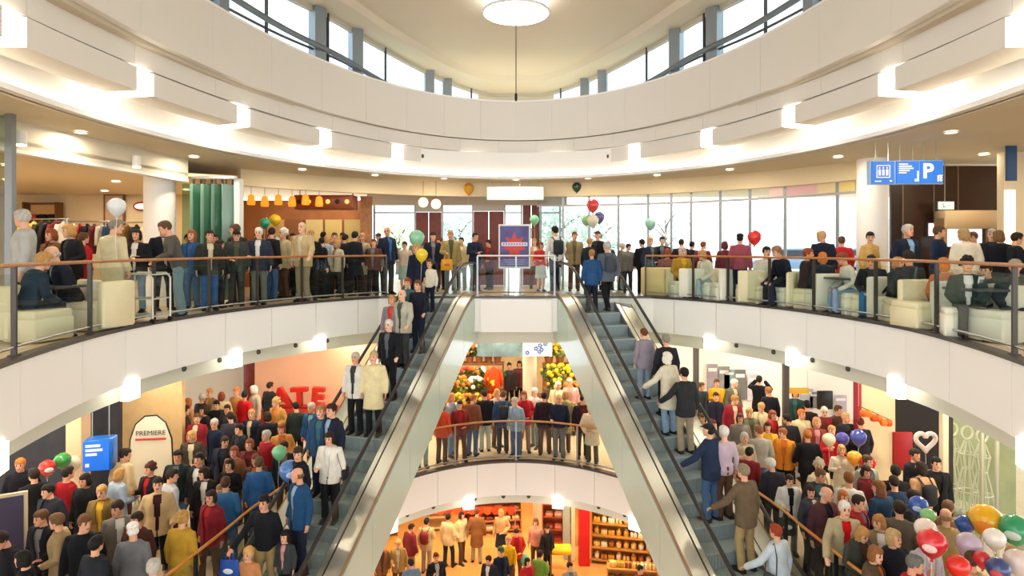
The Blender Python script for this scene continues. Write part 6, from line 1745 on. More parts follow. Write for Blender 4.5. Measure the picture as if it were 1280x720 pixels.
    (-2.577, 16.194, -0.346, 1.75, -27, 'stand', 'jacket', 'trousers', 'bob', '#1c2438', '#1d2334', '#1d2334', '#c29a5a', 0, 'blond woman in a navy coat stepping onto the descending escalator'),
    (-2.314, 14.859, -1.186, 1.72, -22, 'rail_left', 'sweater', 'trousers', 'short', '#1a1e2a', '#1d2334', '#1d2334', '#6a4526', 0, 'man in a dark sweater with his hand on the descending rail'),
    (-2.666, 15.385, -0.906, 1.45, -12, 'child', 'jacket', 'trousers', 'short', '#4c6a74', '#3f6b70', '#3a3b3d', '#8a4527', 0, 'red brown haired boy behind the pale blazer'),
    (-2.621, 14.535, -1.466, 1.8, -25, 'rail_left', 'jacket', 'trousers', 'fringe', '#bab6a6', '#4d5a50', '#3a3b3d', '#b9b4ab', 2, 'bald man in a pale grey blazer holding the descending rail'),
    (-2.899, 14.619, -1.466, 1.66, -12, 'stand', 'jacket', 'trousers', 'bob', '#8a7a84', '#d2432e', '#1d2334', '#b98d54', 0, 'blond woman with a bright red blouse under a grey plaid jacket'),
    (-2.777, 13.746, -2.026, 1.75, -17, 'rail_left', 'jacket', 'trousers', 'short', '#15171d', '#5f636a', '#17181c', '#dcd8cf', 2, 'white haired man in a black jacket with grey stripes'),
    (-3.364, 13.088, -2.586, 1.7, -12, 'stand', 'jacket', 'trousers', 'short', '#d6d2c8', '#3a3b3d', '#17181c', '#b9b4ab', 1, 'bearded grey man in a white jacket riding down'),
    (-2.953, 12.963, -2.586, 1.74, -7, 'stand', 'coat', 'trousers', 'short', '#dfd0a0', '#dcd0ac', '#17181c', '#b9a078', 0, 'man in a cream anorak riding down beside the white jacket'),
    (-3.502, 11.876, -3.426, 1.76, -32, 'stand', 'jacket', 'trousers', 'short', '#1d2334', '#8fa9c4', '#1d2334', '#2a1d16', 0, 'man in a dark suit and light blue shirt lower on the descending escalator'),
    (-3.408, 11.429, -3.706, 1.64, -7, 'hold', 'jacket', 'trousers', 'bob', '#e6e2d6', '#e9e6de', '#17181c', '#2a1d16', 0, 'woman in a white jacket with a black bag strap riding down', ('shoulder', '#1a1a1e')),
    (-3.732, 11.946, -3.426, 1.72, -9, 'stand', 'jacket', 'trousers', 'short', '#27466a', '#3f6b70', '#1d2334', '#a8754a', 0, 'fair haired man in a blue jacket near the outer rail of the descending escalator'),
    (-3.898, 11.16, -3.986, 1.74, -37, 'look_left', 'jacket', 'trousers', 'short', '#181a24', '#1d2334', '#17181c', '#2e231c', 0, 'dark haired man in black above the blue foil balloon'),
    (-3.708, 10.684, -4.266, 1.8, -39, 'look_right', 'jacket', 'trousers', 'fringe', '#1d4770', '#8fa9c4', '#1d2334', '#6b5138', 1, 'balding man in a blue jacket on the descending escalator'),
    (-4.178, 10.409, -4.546, 1.74, -5, 'rail_right', 'sweater', 'trousers', 'short', '#15181e', '#17181c', '#a08a5a', '#17120f', 1, 'black haired man in a black sweater carrying a blue bag'),
    (-3.805, 10.296, -4.546, 1.18, -12, 'child', 'jacket', 'trousers', 'bob', '#3a3f42', '#d49a9a', '#17181c', '#17120f', 0, 'small girl with a black fringe and a pink top under a dark jacket'),
    (-4.294, 10.026, -4.812, 1.3, -7, 'child', 'sweater', 'trousers', 'short', '#c98a5a', '#d9752c', '#5b4030', '#d9a860', 0, 'blond child at the bottom of the descending escalator'),
    # rising escalator
    (1.946, 16.002, -0.346, 1.6, 187, 'stand', 'jacket', 'trousers', 'short', '#28507e', '#3a5f94', '#1d2334', '#a5783c', 0, 'boy in a bright blue jacket near the top of the rising escalator'),
    (2.348, 16.124, -0.346, 1.8, 195, 'walk', 'jacket', 'trousers', 'short', '#5b6472', '#77777a', '#17181c', '#b9b4ab', 0, 'man in a grey jacket with a backpack at the top of the rising escalator', ('backpack', '#3c444c')),
    (2.825, 13.761, -2.026, 1.55, 202, 'stand', 'jacket', 'trousers', 'bun', '#8d8590', '#77777a', '#8796a8', '#6a3a24', 0, 'brown haired woman in a grey checked jacket riding up'),
    (3.238, 13.468, -2.306, 1.74, 192, 'stand', 'jacket', 'trousers', 'short', '#23252c', '#3a3b3d', '#17181c', '#8d8578', 0, 'grey haired man in a dark jacket beside the checked jacket'),
    (3.201, 13.039, -2.586, 1.7, 217, 'rail_left', 'coat', 'trousers', 'scarf', '#d5ccb2', '#dcd0ac', '#7f9ab5', '#e4ddcf', 0, 'woman in a cream coat and white headscarf reaching for the rail'),
    (3.452, 12.697, -2.866, 1.72, 195, 'rail_left', 'jacket', 'trousers', 'short', '#2a2c2e', '#3a3b3d', '#a2937a', '#17120f', 0, 'man in a dark grey jacket and beige trousers riding up'),
    (3.59, 11.485, -3.706, 1.76, 222, 'rail_left', 'jacket', 'trousers', 'cap', '#22304a', '#7da0bc', '#46628a', '#15171c', 0, 'man in a black cap and navy jacket with his arm on the rail'),
    (3.858, 11.566, -3.706, 1.7, 195, 'stand', 'shirt', 'trousers', 'short', '#c3aebb', '#d49a9a', '#5b4030', '#dcd8cf', 2, 'white haired woman in a lilac blouse riding up'),
    (3.966, 10.763, -4.266, 1.82, 212, 'rail_left', 'jacket', 'trousers', 'short', '#6a5a46', '#5d5a42', '#b29a6c', '#8a7a60', 0, 'tall man in a brown jacket and tan trousers with his hand on the rail'),
    (4.208, 10.0, -4.812, 1.66, 212, 'rail_left', 'jacket', 'trousers', 'short', '#c4d2dc', '#e9e6de', '#7f9ab5', '#9a3a1e', 0, 'red haired woman in a pale blue jacket low on the rising escalator', ('shoulder', '#3a3f48')),
    # middle floor
    (-9.71, 12.236, -4.56, 1.75, 40, 'stand_c', 'coat', 'trousers', 'short', '#16181f', '#17181c', '#17181c', '#b9732c', 1, 'person with orange hair in a black coat by the dark wall'),
    (-8.943, 11.587, -4.56, 1.76, -130, 'stand_b', 'coat', 'trousers', 'short', '#14161c', '#17181c', '#17181c', '#2a1d16', 0, 'tall person in a black coat near the dark poster'),
    (-8.435, 11.728, -4.56, 1.74, 160, 'talk', 'sweater', 'trousers', 'short', '#9c1420', '#b3202a', '#1d2334', '#2a1d16', 1, 'man in a dark red sweater seen from behind below the red balloon'),
    (-7.891, 11.496, -4.56, 1.72, 5, 'stand_c', 'coat', 'trousers', 'bob', '#15151b', '#17181c', '#17181c', '#17120f', 3, 'woman in a long black coat under the blue cube sign'),
    (-7.981, 12.679, -4.56, 1.78, 165, 'look_right', 'jacket', 'trousers', 'short', '#d8bf94', '#dcd0ac', '#5b4030', '#2a1d16', 0, 'man in a cream jacket bending away under the white banner'),
    (-7.601, 11.912, -4.56, 1.64, 150, 'hold', 'jacket', 'trousers', 'bob', '#a3b6cc', '#8fa9c4', '#b4b3ae', '#b98d54', 0, 'woman in a light blue denim jacket beside the cream jacket'),
    (-7.101, 12.12, -4.56, 1.68, -16, 'talk', 'jacket', 'trousers', 'curly', '#24202a', '#b3202a', '#17181c', '#4a2a20', 0, 'woman with curly brown hair in a dark jacket over red'),
    (-6.368, 11.097, -4.56, 1.78, 25, 'walk', 'jacket', 'trousers', 'short', '#c8ac80', '#3a1c24', '#15171c', '#2a1d16', 0, 'man in a tan open coat with a dark red tie and black trousers'),
    (-6.483, 10.2, -4.56, 1.74, 37, 'look_right', 'jacket', 'trousers', 'short', '#7a746c', '#e9e6de', '#3a3b3d', '#2a1d16', 1, 'man in a grey blazer over a white shirt behind the white cap'),
    (-5.76, 9.403, -4.56, 1.72, 180, 'look_left', 'jacket', 'trousers', 'cap', '#6f7276', '#77777a', '#3a3b3d', '#eceae4', 0, 'person in a white cap and grey jacket seen from behind'),
    (-6.599, 9.509, -4.56, 1.8, 18, 'look_left', 'sweater', 'trousers', 'short', '#12141a', '#17181c', '#17181c', '#6a4526', 0, 'young man with light skin in a black sweater'),
    (-7.07, 9.695, -4.56, 1.74, -67, 'stand_c', 'jacket', 'trousers', 'short', '#a8916a', '#c4ad86', '#c4ad86', '#6f5232', 0, 'man in a tan jacket in profile beside the black sweater'),
    (-7.526, 9.953, -4.56, 1.7, -1, 'stand_c', 'jacket', 'trousers', 'short', '#181a22', '#77777a', '#17181c', '#5d412b', 1, 'man in a dark jacket over a grey top beside the tan profile'),
    (-7.475, 9.182, -4.56, 1.74, -20, 'look_down', 'jacket', 'trousers', 'short', '#17171c', '#17181c', '#17181c', '#2a1d16', 1, 'dark man with lowered head at the picture edge'),
    (-6.886, 8.79, -4.56, 1.6, -60, 'stand_c', 'sweater', 'trousers', 'bob', '#141318', '#17181c', '#17181c', '#17120f', 0, 'woman with black hair in profile low at the left edge'),
    (-6.815, 12.57, -4.56, 1.78, 5, 'stand_b', 'jacket', 'trousers', 'short', '#222a2e', '#5f7884', '#5c87a4', '#17120f', 3, 'man in a dark jacket with a grey blue shirt and light jeans'),
    (-6.305, 12.422, -4.56, 1.78, -6, 'stand', 'jacket', 'trousers', 'short', '#16191c', '#e9e6de', '#17181c', '#17120f', 1, 'man in a black jacket with a white collar in the middle of the hall'),
    (-5.282, 9.88, -4.56, 1.68, 167, 'stand', 'coat', 'skirt', 'curly', '#b9912f', '#e3b43a', '#5b4030', '#b28a4a', 0, 'woman in a mustard coat seen from behind at the orange rail'),
    (-5.548, 11.759, -4.56, 1.4, -20, 'child', 'sweater', 'trousers', 'short', '#6e2a30', '#6e1f28', '#5b4030', '#8a7050', 0, 'boy in a maroon top beside the mustard coat'),
    (-5.267, 11.316, -4.56, 1.7, 183, 'stand_b', 'jacket', 'trousers', 'short', '#2f6290', '#3a5f94', '#46628a', '#4a2e1e', 0, 'person in a blue denim jacket seen from behind'),
    (-5.721, 12.473, -4.56, 1.64, -8, 'folded', 'sweater', 'trousers', 'bob', '#15141a', '#17181c', '#17181c', '#2a1d16', 0, 'woman in black with folded arms facing the hall'),
    (-5.335, 12.791, -4.56, 1.64, 10, 'hold', 'jacket', 'trousers', 'long', '#5d4030', '#d9752c', '#5b4030', '#7a3a22', 0, 'woman with long auburn hair and a brown jacket'),
    (-5.964, 13.212, -4.56, 1.66, -13, 'stand_b', 'jacket', 'trousers', 'bob', '#8a5a3c', '#d9752c', '#5b4030', '#8a4527', 1, 'woman in a rust jacket behind the woman in black'),
    (-5.074, 12.325, -4.56, 1.72, 184, 'stand_b', 'jacket', 'trousers', 'short', '#2c5c94', '#3a5f94', '#46628a', '#5a4a30', 0, 'man in a bright blue jacket seen from behind by the handrail'),
    (-5.681, 14.226, -4.56, 1.7, -30, 'talk', 'sweater', 'trousers', 'short', '#a0202c', '#b3202a', '#1d2334', '#b9b4ab', 0, 'grey haired woman in a red sweater before the dark jackets'),
    (-7.221, 14.941, -4.56, 1.78, -33, 'look_left', 'jacket', 'trousers', 'short', '#18223a', '#1d2334', '#1d2334', '#b9b4ab', 1, 'grey haired man in a dark navy jacket in the hall'),
    (-8.535, 15.966, -4.56, 1.82, 136, 'stand_c', 'coat', 'trousers', 'short', '#3c2a24', '#5b4030', '#17181c', '#2a1d16', 0, 'person in a dark brown coat beside the white banner'),
    (-9.135, 16.57, -4.56, 1.76, 28, 'look_right', 'jacket', 'trousers', 'bob', '#5f3a28', '#5b4030', '#5b4030', '#8a4e28', 1, 'woman in a reddish brown jacket at the edge of the white banner'),
    (-8.982, 17.08, -4.56, 1.74, -45, 'stand', 'jacket', 'trousers', 'bob', '#c79a68', '#b08a5c', '#5b4030', '#b36a34', 0, 'woman with ginger hair in a tan jacket under the light box'),
    (-8.843, 17.565, -4.56, 1.76, 150, 'stand_b', 'jacket', 'trousers', 'short', '#2a2228', '#6e1f28', '#17181c', '#b9b4ab', 1, 'white haired man in dark clothes under the light box'),
    (-8.019, 15.675, -4.56, 1.7, 6, 'stand_b', 'jacket', 'trousers', 'short', '#8f2230', '#dcd0ac', '#8a7a58', '#5d412b', 0, 'man with a red jacket and pale trousers beside the dark brown coat'),
    (-8.146, 16.29, -4.56, 1.74, -41, 'stand_b', 'jacket', 'trousers', 'bob', '#1f1c22', '#e9e6de', '#17181c', '#2a1d16', 0, 'woman in black over a white top beside the dark brown coat'),
    (-8.893, 18.119, -4.56, 1.78, -21, 'stand_b', 'jacket', 'trousers', 'short', '#8d6a44', '#b08a5c', '#5b4030', '#b98d54', 0, 'blond man in a brown jacket deep in the left crowd'),
    (-8.402, 17.808, -4.56, 1.74, -142, 'stand_c', 'jacket', 'trousers', 'bob', '#d0b894', '#dcd0ac', '#5b4030', '#8a4527', 1, 'woman in a beige top deep in the left crowd'),
    (-8.189, 17.078, -4.56, 1.7, 27, 'stand_c', 'jacket', 'trousers', 'short', '#1c1a20', '#17181c', '#17181c', '#17120f', 0, 'black haired man behind the dark navy jacket'),
    (-7.662, 16.555, -4.56, 1.7, -8, 'stand_b', 'jacket', 'trousers', 'short', '#2a2a30', '#3a3b3d', '#17181c', '#2a1d16', 3, 'dark man in the crowd between the navy and the red jacket'),
    (-8.181, 18.262, -4.56, 1.78, -19, 'stand_b', 'sweater', 'trousers', 'short', '#c08a4e', '#d9752c', '#b08a5c', '#cf7a34', 0, 'orange haired person in a tan sweater next to the red jacket'),
    (-7.727, 17.779, -4.56, 1.78, 150, 'look_left', 'jacket', 'trousers', 'short', '#cf1a22', '#b3202a', '#1d2334', '#2a1d16', 1, 'person in a bright red jacket in the crowd'),
    (-7.141, 15.646, -4.56, 1.74, 181, 'look_left', 'jacket', 'trousers', 'short', '#3a3a46', '#c23a30', '#17181c', '#2a1d16', 0, 'man in a dark jacket with back turned under the bright red jacket'),
    (-6.779, 15.997, -4.56, 1.72, -8, 'stand_b', 'jacket', 'trousers', 'short', '#1d2334', '#dcd0ac', '#1d2334', '#b98d54', 0, 'blond man in dark blue below the red jacket'),
    (-7.775, 18.582, -4.56, 1.76, -47, 'look_right', 'jacket', 'trousers', 'bob', '#b8ae9c', '#dcd0ac', '#17181c', '#dcd8cf', 0, 'pale haired woman near the dark red pillar'),
    (-7.516, 19.052, -4.56, 1.76, 150, 'talk', 'jacket', 'trousers', 'short', '#2c2a2c', '#3a3b3d', '#17181c', '#2a1d16', 1, 'dark man before the red letters'),
    (-6.534, 17.102, -4.56, 1.76, -22, 'stand_c', 'jacket', 'trousers', 'curly', '#b98a4a', '#d9752c', '#b08a5c', '#c29a60', 0, 'woman with big blond curls before the red letters'),
    (-6.275, 15.813, -4.56, 1.7, 195, 'look_left', 'jacket', 'trousers', 'bob', '#1e1c24', '#d49a9a', '#d8cdb6', '#2a1d16', 0, 'woman in black with pale trousers beside the blond curls'),
    (-5.878, 16.732, -4.56, 1.72, 178, 'look_left', 'jacket', 'trousers', 'short', '#24302c', '#3d4a3a', '#17181c', '#17120f', 0, 'person in a dark green jacket before the pink wall'),
    (-5.343, 16.408, -4.56, 1.8, -10, 'stand_c', 'jacket', 'trousers', 'short', '#1f4a78', '#6a9a9a', '#1d2334', '#b9b4ab', 1, 'grey haired man in a blue jacket over a teal shirt before the pink wall'),
    (-4.772, 15.906, -4.56, 1.7, -6, 'stand_b', 'jacket', 'trousers', 'short', '#27466a', '#3a5f94', '#1d2334', '#c28a50', 0, 'blond man in blue beside the descending escalator'),
    (-5.539, 14.745, -4.56, 1.72, 28, 'stand_c', 'jacket', 'trousers', 'bob', '#c98f4a', '#d9752c', '#5b4030', '#8a4527', 0, 'woman in an amber jacket below the blond curls'),
    (-6.492, 14.678, -4.56, 1.72, -29, 'talk', 'jacket', 'trousers', 'short', '#20242c', '#3a3b3d', '#17181c', '#17120f', 0, 'black haired man in the middle of the left crowd'),
    (-6.43, 13.741, -4.56, 1.72, -2, 'look_left', 'jacket', 'trousers', 'short', '#1a2030', '#1d2334', '#17181c', '#2a1d16', 1, 'dark haired man in midnight blue before the woman in rust'),
    (-5.848, 13.71, -4.56, 1.66, 1, 'talk', 'jacket', 'trousers', 'bob', '#6a2a26', '#6e1f28', '#5b4030', '#8a4527', 0, 'woman in a dark red jacket between the red sweater and the rust jacket'),
    (-7.389, 14.232, -4.56, 1.7, 16, 'stand_c', 'jacket', 'trousers', 'bob', '#4a4038', '#dcd0ac', '#5b4030', '#b98d54', 0, 'blond woman in grey brown beside the black jacket with white collar'),
    (-4.989, 13.464, -4.56, 1.7, 15, 'stand_c', 'jacket', 'trousers', 'short', '#22262c', '#77777a', '#17181c', '#2a1d16', 1, 'dark man above the green balloon'),
    (-6.014, 9.912, -4.56, 1.66, -5, 'talk', 'jacket', 'trousers', 'short', '#4a2c26', '#d9752c', '#c98a3a', '#2a1d16', 1, 'person in brown with orange trousers behind the grey blazer'),
    (-7.336, 11.068, -4.56, 1.66, 10, 'hold', 'jacket', 'trousers', 'short', '#7a6234', '#e3b43a', '#5b4030', '#b98d54', 0, 'blond person in olive between the black coat and the light blue jacket'),
    (-8.26, 11.09, -4.56, 1.68, -8, 'stand_c', 'jacket', 'trousers', 'short', '#2a2d38', '#1d2334', '#17181c', '#17120f', 0, 'person in the shade before the dark wall, below the red balloon'),
    (-6.441, 11.62, -4.56, 1.74, 148, 'look_right', 'shirt', 'trousers', 'short', '#c9cfd8', '#e9e6de', '#5b4030', '#2a1d16', 0, 'man in a pale shirt turned away beside the tan open coat'),
    (-5.974, 12.021, -4.56, 1.64, 5, 'look_right', 'jacket', 'trousers', 'bob', '#1a1a1e', '#e9e6de', '#17181c', '#2a1d16', 0, 'short dark haired woman at the elbow of the black jacket'),
    (-5.277, 10.803, -4.56, 1.66, -21, 'stand_b', 'jacket', 'trousers', 'bob', '#7c1e28', '#b3202a', '#5b4030', '#2a1d16', 1, 'woman in a dark red coat against the escalator side'),
    (-6.025, 8.945, -4.56, 1.72, 158, 'stand_b', 'jacket', 'trousers', 'short', '#22262e', '#1d2334', '#17181c', '#17120f', 0, 'dark man between the black sweater and the white cap'),
    (-4.806, 8.28, -4.56, 1.72, 204, 'stand_b', 'jacket', 'trousers', 'short', '#3c4250', '#1d2334', '#17181c', '#b9b4ab', 0, 'grey haired man low in front of the tan open coat'),
    (4.725, 15.751, -4.56, 1.7, -15, 'stand_c', 'jacket', 'trousers', 'bob', '#7a6a4c', '#5d5a42', '#3a3b3d', '#5d412b', 0, 'brown haired woman beside the rising escalator handrail'),
    (4.746, 15.236, -4.56, 1.68, 11, 'look_left', 'jacket', 'trousers', 'short', '#a8a490', '#dcd0ac', '#5b4030', '#7a2e22', 0, 'person in a pale coat beside the escalator handrail'),
    (4.813, 17.38, -4.56, 1.76, 1, 'look_left', 'jacket', 'trousers', 'short', '#2a2c36', '#e9e6de', '#17181c', '#2a1d16', 0, 'dark man half hidden by the rising escalator handrail'),
    (5.703, 19.206, -4.56, 1.72, 20, 'stand_b', 'jacket', 'trousers', 'short', '#3a404a', '#3a3b3d', '#17181c', '#5d412b', 0, 'person in dark grey at the dark shop post'),
    (6.219, 19.325, -4.56, 1.8, 3, 'talk', 'jacket', 'trousers', 'short', '#e0aa1c', '#e3b43a', '#3a3b3d', '#5d412b', 0, 'man in a yellow jacket before the white shop wall'),
    (6.729, 19.34, -4.56, 1.8, 17, 'look_left', 'jacket', 'trousers', 'short', '#6a6a5e', '#dcd0ac', '#3a3b3d', '#dcd8cf', 2, 'white haired man in a grey jacket beside the yellow jacket'),
    (6.022, 18.789, -4.56, 1.5, -10, 'child', 'jacket', 'trousers', 'short', '#24243a', '#1d2334', '#1d2334', '#2a1d16', 0, 'dark haired boy in front of the yellow jacket'),
    (6.09, 17.465, -4.56, 1.74, 4, 'look_left', 'jacket', 'trousers', 'short', '#8c2030', '#dcd0ac', '#5b4030', '#b0793c', 0, 'fair man in a dark red coat below the grey jacket'),
    (7.6, 19.5, -4.56, 1.86, 150, 'photo', 'jacket', 'trousers', 'short', '#14161c', '#17181c', '#17181c', '#2a1d16', 0, 'dark dressed man raising both hands to his face'),
    (7.506, 18.469, -4.56, 1.74, 171, 'look_left', 'sweater', 'trousers', 'short', '#1a1c28', '#1d2334', '#17181c', '#9a6a3a', 1, 'person in a black sweater beside the raised arms'),
    (6.607, 16.732, -4.56, 1.72, -42, 'stand_c', 'jacket', 'trousers', 'short', '#cfbf98', '#dcd0ac', '#5b4030', '#c99a5a', 0, 'blond man in a cream jacket below the raised arms'),
    (6.544, 16.023, -4.56, 1.7, 35, 'stand_c', 'jacket', 'trousers', 'bob', '#b9281f', '#b3202a', '#5b4030', '#8a4527', 0, 'red haired woman in a red coat in the crowd'),
    (6.089, 16.233, -4.56, 1.7, -9, 'look_right', 'jacket', 'trousers', 'short', '#6a7058', '#5d5a42', '#5b4030', '#b98d54', 0, 'man in a faded green jacket near the cream jacket'),
    (4.71, 14.354, -4.56, 1.7, 20, 'look_right', 'jacket', 'trousers', 'bob', '#8a1e28', '#b3202a', '#6e1f28', '#2a1d16', 0, 'woman in a crimson coat behind the lilac blouse'),
    (5.6, 15.6, -4.56, 1.72, -6, 'stand', 'coat', 'trousers', 'bob', '#7d7a74', '#77777a', '#3a3b3d', '#5a2a22', 0, 'woman in a grey coat beside the crimson coat'),
    (5.6, 14.305, -4.56, 1.78, 169, 'look_left', 'sweater', 'trousers', 'short', '#a9a79e', '#77777a', '#5f7fa4', '#8a5a3a', 0, 'man in a pale grey sweater and blue jeans seen from behind'),
    (6.037, 14.963, -4.56, 1.68, -11, 'talk', 'jacket', 'trousers', 'bob', '#e0b23c', '#e3b43a', '#3a3b3d', '#2a1d16', 0, 'woman in a light yellow jacket beside the grey sweater'),
    (6.223, 14.483, -4.56, 1.68, -30, 'look_right', 'jacket', 'trousers', 'short', '#d98a2a', '#d9752c', '#17181c', '#9a5a34', 0, 'person in an orange jacket and black trousers'),
    (7.276, 15.921, -4.56, 1.74, 2, 'stand_b', 'jacket', 'trousers', 'short', '#dccba2', '#dcd0ac', '#e9e6de', '#c9702c', 1, 'ginger man in a cream jacket before the dark brown coat'),
    (7.707, 16.507, -4.56, 1.82, 149, 'stand_b', 'coat', 'trousers', 'short', '#2e2026', '#5b4030', '#17181c', '#17120f', 0, 'broad man in a dark brown coat seen from behind'),
    (8.124, 18.156, -4.56, 1.74, -29, 'stand_b', 'jacket', 'trousers', 'bob', '#24403c', '#3f6b70', '#3a3b3d', '#5d412b', 0, 'woman in a dark teal jacket by the second shop post'),
    (7.937, 16.058, -4.56, 1.78, 24, 'look_right', 'jacket', 'trousers', 'short', '#6a2f2c', '#b3202a', '#3a3b3d', '#dcd8cf', 2, 'white haired man in a dark red jacket before the white wall'),
    (6.592, 14.103, -4.56, 1.74, 172, 'walk', 'jacket', 'trousers', 'short', '#17171d', '#17181c', '#17181c', '#a8662c', 0, 'auburn haired person in a black suit walking away'),
    (7.462, 14.749, -4.56, 1.66, 2, 'talk', 'jacket', 'skirt', 'short', '#c02430', '#b3202a', '#17181c', '#b98d54', 0, 'blond woman in a red jacket and long black skirt with balloons'),
    (8.262, 15.661, -4.56, 1.72, 11, 'stand_b', 'jacket', 'trousers', 'short', '#2a2a30', '#3a3b3d', '#17181c', '#c8a06a', 0, 'fair person in dark clothes above the blue balloons'),
    (8.394, 15.169, -4.56, 1.72, 185, 'stand_c', 'jacket', 'trousers', 'short', '#1d1a20', '#17181c', '#17181c', '#6a2a1e', 1, 'person in black behind the large blue balloon'),
    (6.084, 11.391, -4.56, 1.76, 154, 'stand_b', 'shirt', 'trousers', 'short', '#dfe1dc', '#e9e6de', '#5b4030', '#7a4a2a', 0, 'man in a white shirt seen from behind'),
    (5.113, 12.45, -4.56, 1.66, 181, 'look_left', 'jacket', 'trousers', 'short', '#2c2a32', '#3a3b3d', '#1d2334', '#dcd8cf', 0, 'white haired woman in a charcoal jacket near the orange rail'),
    (5.237, 11.961, -4.56, 1.52, -5, 'hold', 'jacket', 'trousers', 'short', '#d4d2cc', '#17181c', '#77777a', '#2a1d16', 0, 'small woman in a white jacket over a dark top at the orange rail'),
    (5.892, 12.122, -4.56, 1.76, 20, 'look_right', 'jacket', 'trousers', 'curly', '#d9cba6', '#dcd0ac', '#5b4030', '#b0a48c', 0, 'grey haired person in a cream jacket in the crowd'),
    (5.661, 11.666, -4.56, 1.74, -25, 'look_left', 'jacket', 'trousers', 'short', '#3a2d38', '#3f6b70', '#3a3b3d', '#5d412b', 1, 'brown haired man in a plum jacket with a teal shirt'),
    (5.289, 10.715, -4.56, 1.76, 15, 'look_left', 'jacket', 'trousers', 'fringe', '#4a2c30', '#17181c', '#17181c', '#b9b4ab', 1, 'bald man in a maroon leather jacket'),
    (5.295, 10.093, -4.56, 1.78, -8, 'rail_right', 'jacket', 'trousers', 'short', '#b5a684', '#d01218', '#5b5a50', '#dcd8cf', 2, 'white haired man with a bright red sweater under a beige jacket'),
    (5.727, 10.443, -4.56, 1.72, 37, 'stand', 'jacket', 'trousers', 'short', '#a0242c', '#5f646e', '#17181c', '#2a1d16', 0, 'dark haired man in a dark red jacket over a grey shirt'),
    (5.242, 9.573, -4.56, 1.64, 15, 'look_down', 'jacket', 'trousers', 'bob', '#3c3e38', '#5b4030', '#17181c', '#b2854a', 0, 'blond woman in dark olive next to the red sweater'),
    (5.716, 9.783, -4.56, 1.68, -22, 'look_right', 'jacket', 'trousers', 'bob', '#8a7a5c', '#e9e6de', '#5b4030', '#a8733c', 0, 'woman with a white collar and a brown jacket'),
    (6.451, 11.028, -4.56, 1.74, 198, 'look_left', 'jacket', 'trousers', 'long', '#24405e', '#3a5f94', '#1d2334', '#7a4f2e', 0, 'woman with long brown hair in a blue jacket seen from behind'),
    (6.167, 10.035, -4.56, 1.78, 149, 'stand_b', 'jacket', 'trousers', 'short', '#5f574a', '#5d5a42', '#3a3b3d', '#2a1d16', 0, 'man in an olive grey jacket seen from behind before the blue balloons'),
    (7.18, 11.8, -4.56, 1.74, 169, 'talk', 'jacket', 'trousers', 'short', '#1a1519', '#17181c', '#17181c', '#17120f', 0, 'black haired man in front of the red panel'),
    (6.894, 11.33, -4.56, 1.7, 185, 'stand_c', 'jacket', 'trousers', 'short', '#20304a', '#1d2334', '#17181c', '#2a1d16', 0, 'man in dark blue beside the black haired man'),
    (7.757, 11.933, -4.56, 1.76, 186, 'stand_b', 'sweater', 'trousers', 'bob', '#c49a70', '#b08a5c', '#17181c', '#2a1d16', 0, 'woman with a black backpack in the doorway crowd', ('backpack', '#14151c')),
    (8.13, 12.732, -4.56, 1.76, 21, 'talk', 'jacket', 'trousers', 'short', '#1a1c26', '#1d2334', '#17181c', '#2a1d16', 1, 'dark man under the heart balloon'),
    (8.227, 12.223, -4.56, 1.76, -11, 'stand', 'jacket', 'trousers', 'short', '#16161c', '#17181c', '#17181c', '#17120f', 0, 'man in black in the dark doorway'),
    (5.513, 9.13, -4.56, 1.74, 12, 'stand_b', 'coat', 'trousers', 'bob', '#151620', '#7d8d94', '#17181c', '#b79a6a', 0, 'fair haired woman in a long dark coat low in the crowd'),
    (5.362, 8.45, -4.56, 1.7, 25, 'look_left', 'jacket', 'trousers', 'short', '#b3202c', '#17181c', '#17181c', '#6a6a64', 1, 'grey haired man with red shoulders low in the crowd'),
    (6.736, 9.765, -4.56, 1.76, 166, 'stand_c', 'jacket', 'trousers', 'fringe', '#a8905c', '#c4ad86', '#5b4030', '#9a7a58', 0, 'bald man in a tan jacket seen from behind by the display window'),
    (7.037, 10.185, -4.56, 1.72, 145, 'stand_c', 'jacket', 'trousers', 'short', '#8a6a54', '#5b4030', '#5b4030', '#6a4a34', 1, 'brown haired person in brown beside the bald man in tan'),
    (7.041, 12.518, -4.56, 1.7, 11, 'stand_b', 'jacket', 'trousers', 'short', '#9aa094', '#77777a', '#6e1f28', '#5d412b', 0, 'person in a pale green grey top below the red balloon'),
    (7.048, 13.507, -4.56, 1.6, -12, 'talk', 'sweater', 'trousers', 'bob', '#dfd3bc', '#e9e6de', '#dcd0ac', '#b98d54', 0, 'woman in cream under the orange balloon'),
    (6.759, 12.076, -4.56, 1.66, 45, 'look_right', 'jacket', 'trousers', 'bob', '#6a1f24', '#b3202a', '#17181c', '#2a1d16', 1, 'woman in a deep red jacket before the beige wall'),
    (5.738, 10.958, -4.56, 1.6, -12, 'stand_b', 'jacket', 'trousers', 'bob', '#cf5a44', '#b3202a', '#5b4030', '#b3682e', 0, 'ginger woman in coral between the beige jacket and the white shirt'),
    (5.316, 11.243, -4.56, 1.6, 23, 'look_right', 'jacket', 'trousers', 'bob', '#3a3f46', '#e9e6de', '#17181c', '#2a1d16', 0, 'dark haired woman behind the orange rail beside the maroon leather'),
    (6.804, 15.586, -4.56, 1.7, 175, 'look_left', 'jacket', 'trousers', 'short', '#2a2e36', '#1d2334', '#17181c', '#17120f', 0, 'dark man between the red coat and the cream jacket'),
    (8.42, 16.32, -4.56, 1.74, 13, 'stand_b', 'jacket', 'trousers', 'short', '#5a3a34', '#5b4030', '#17181c', '#5d412b', 0, 'brown haired man in brown before the white shop wall'),
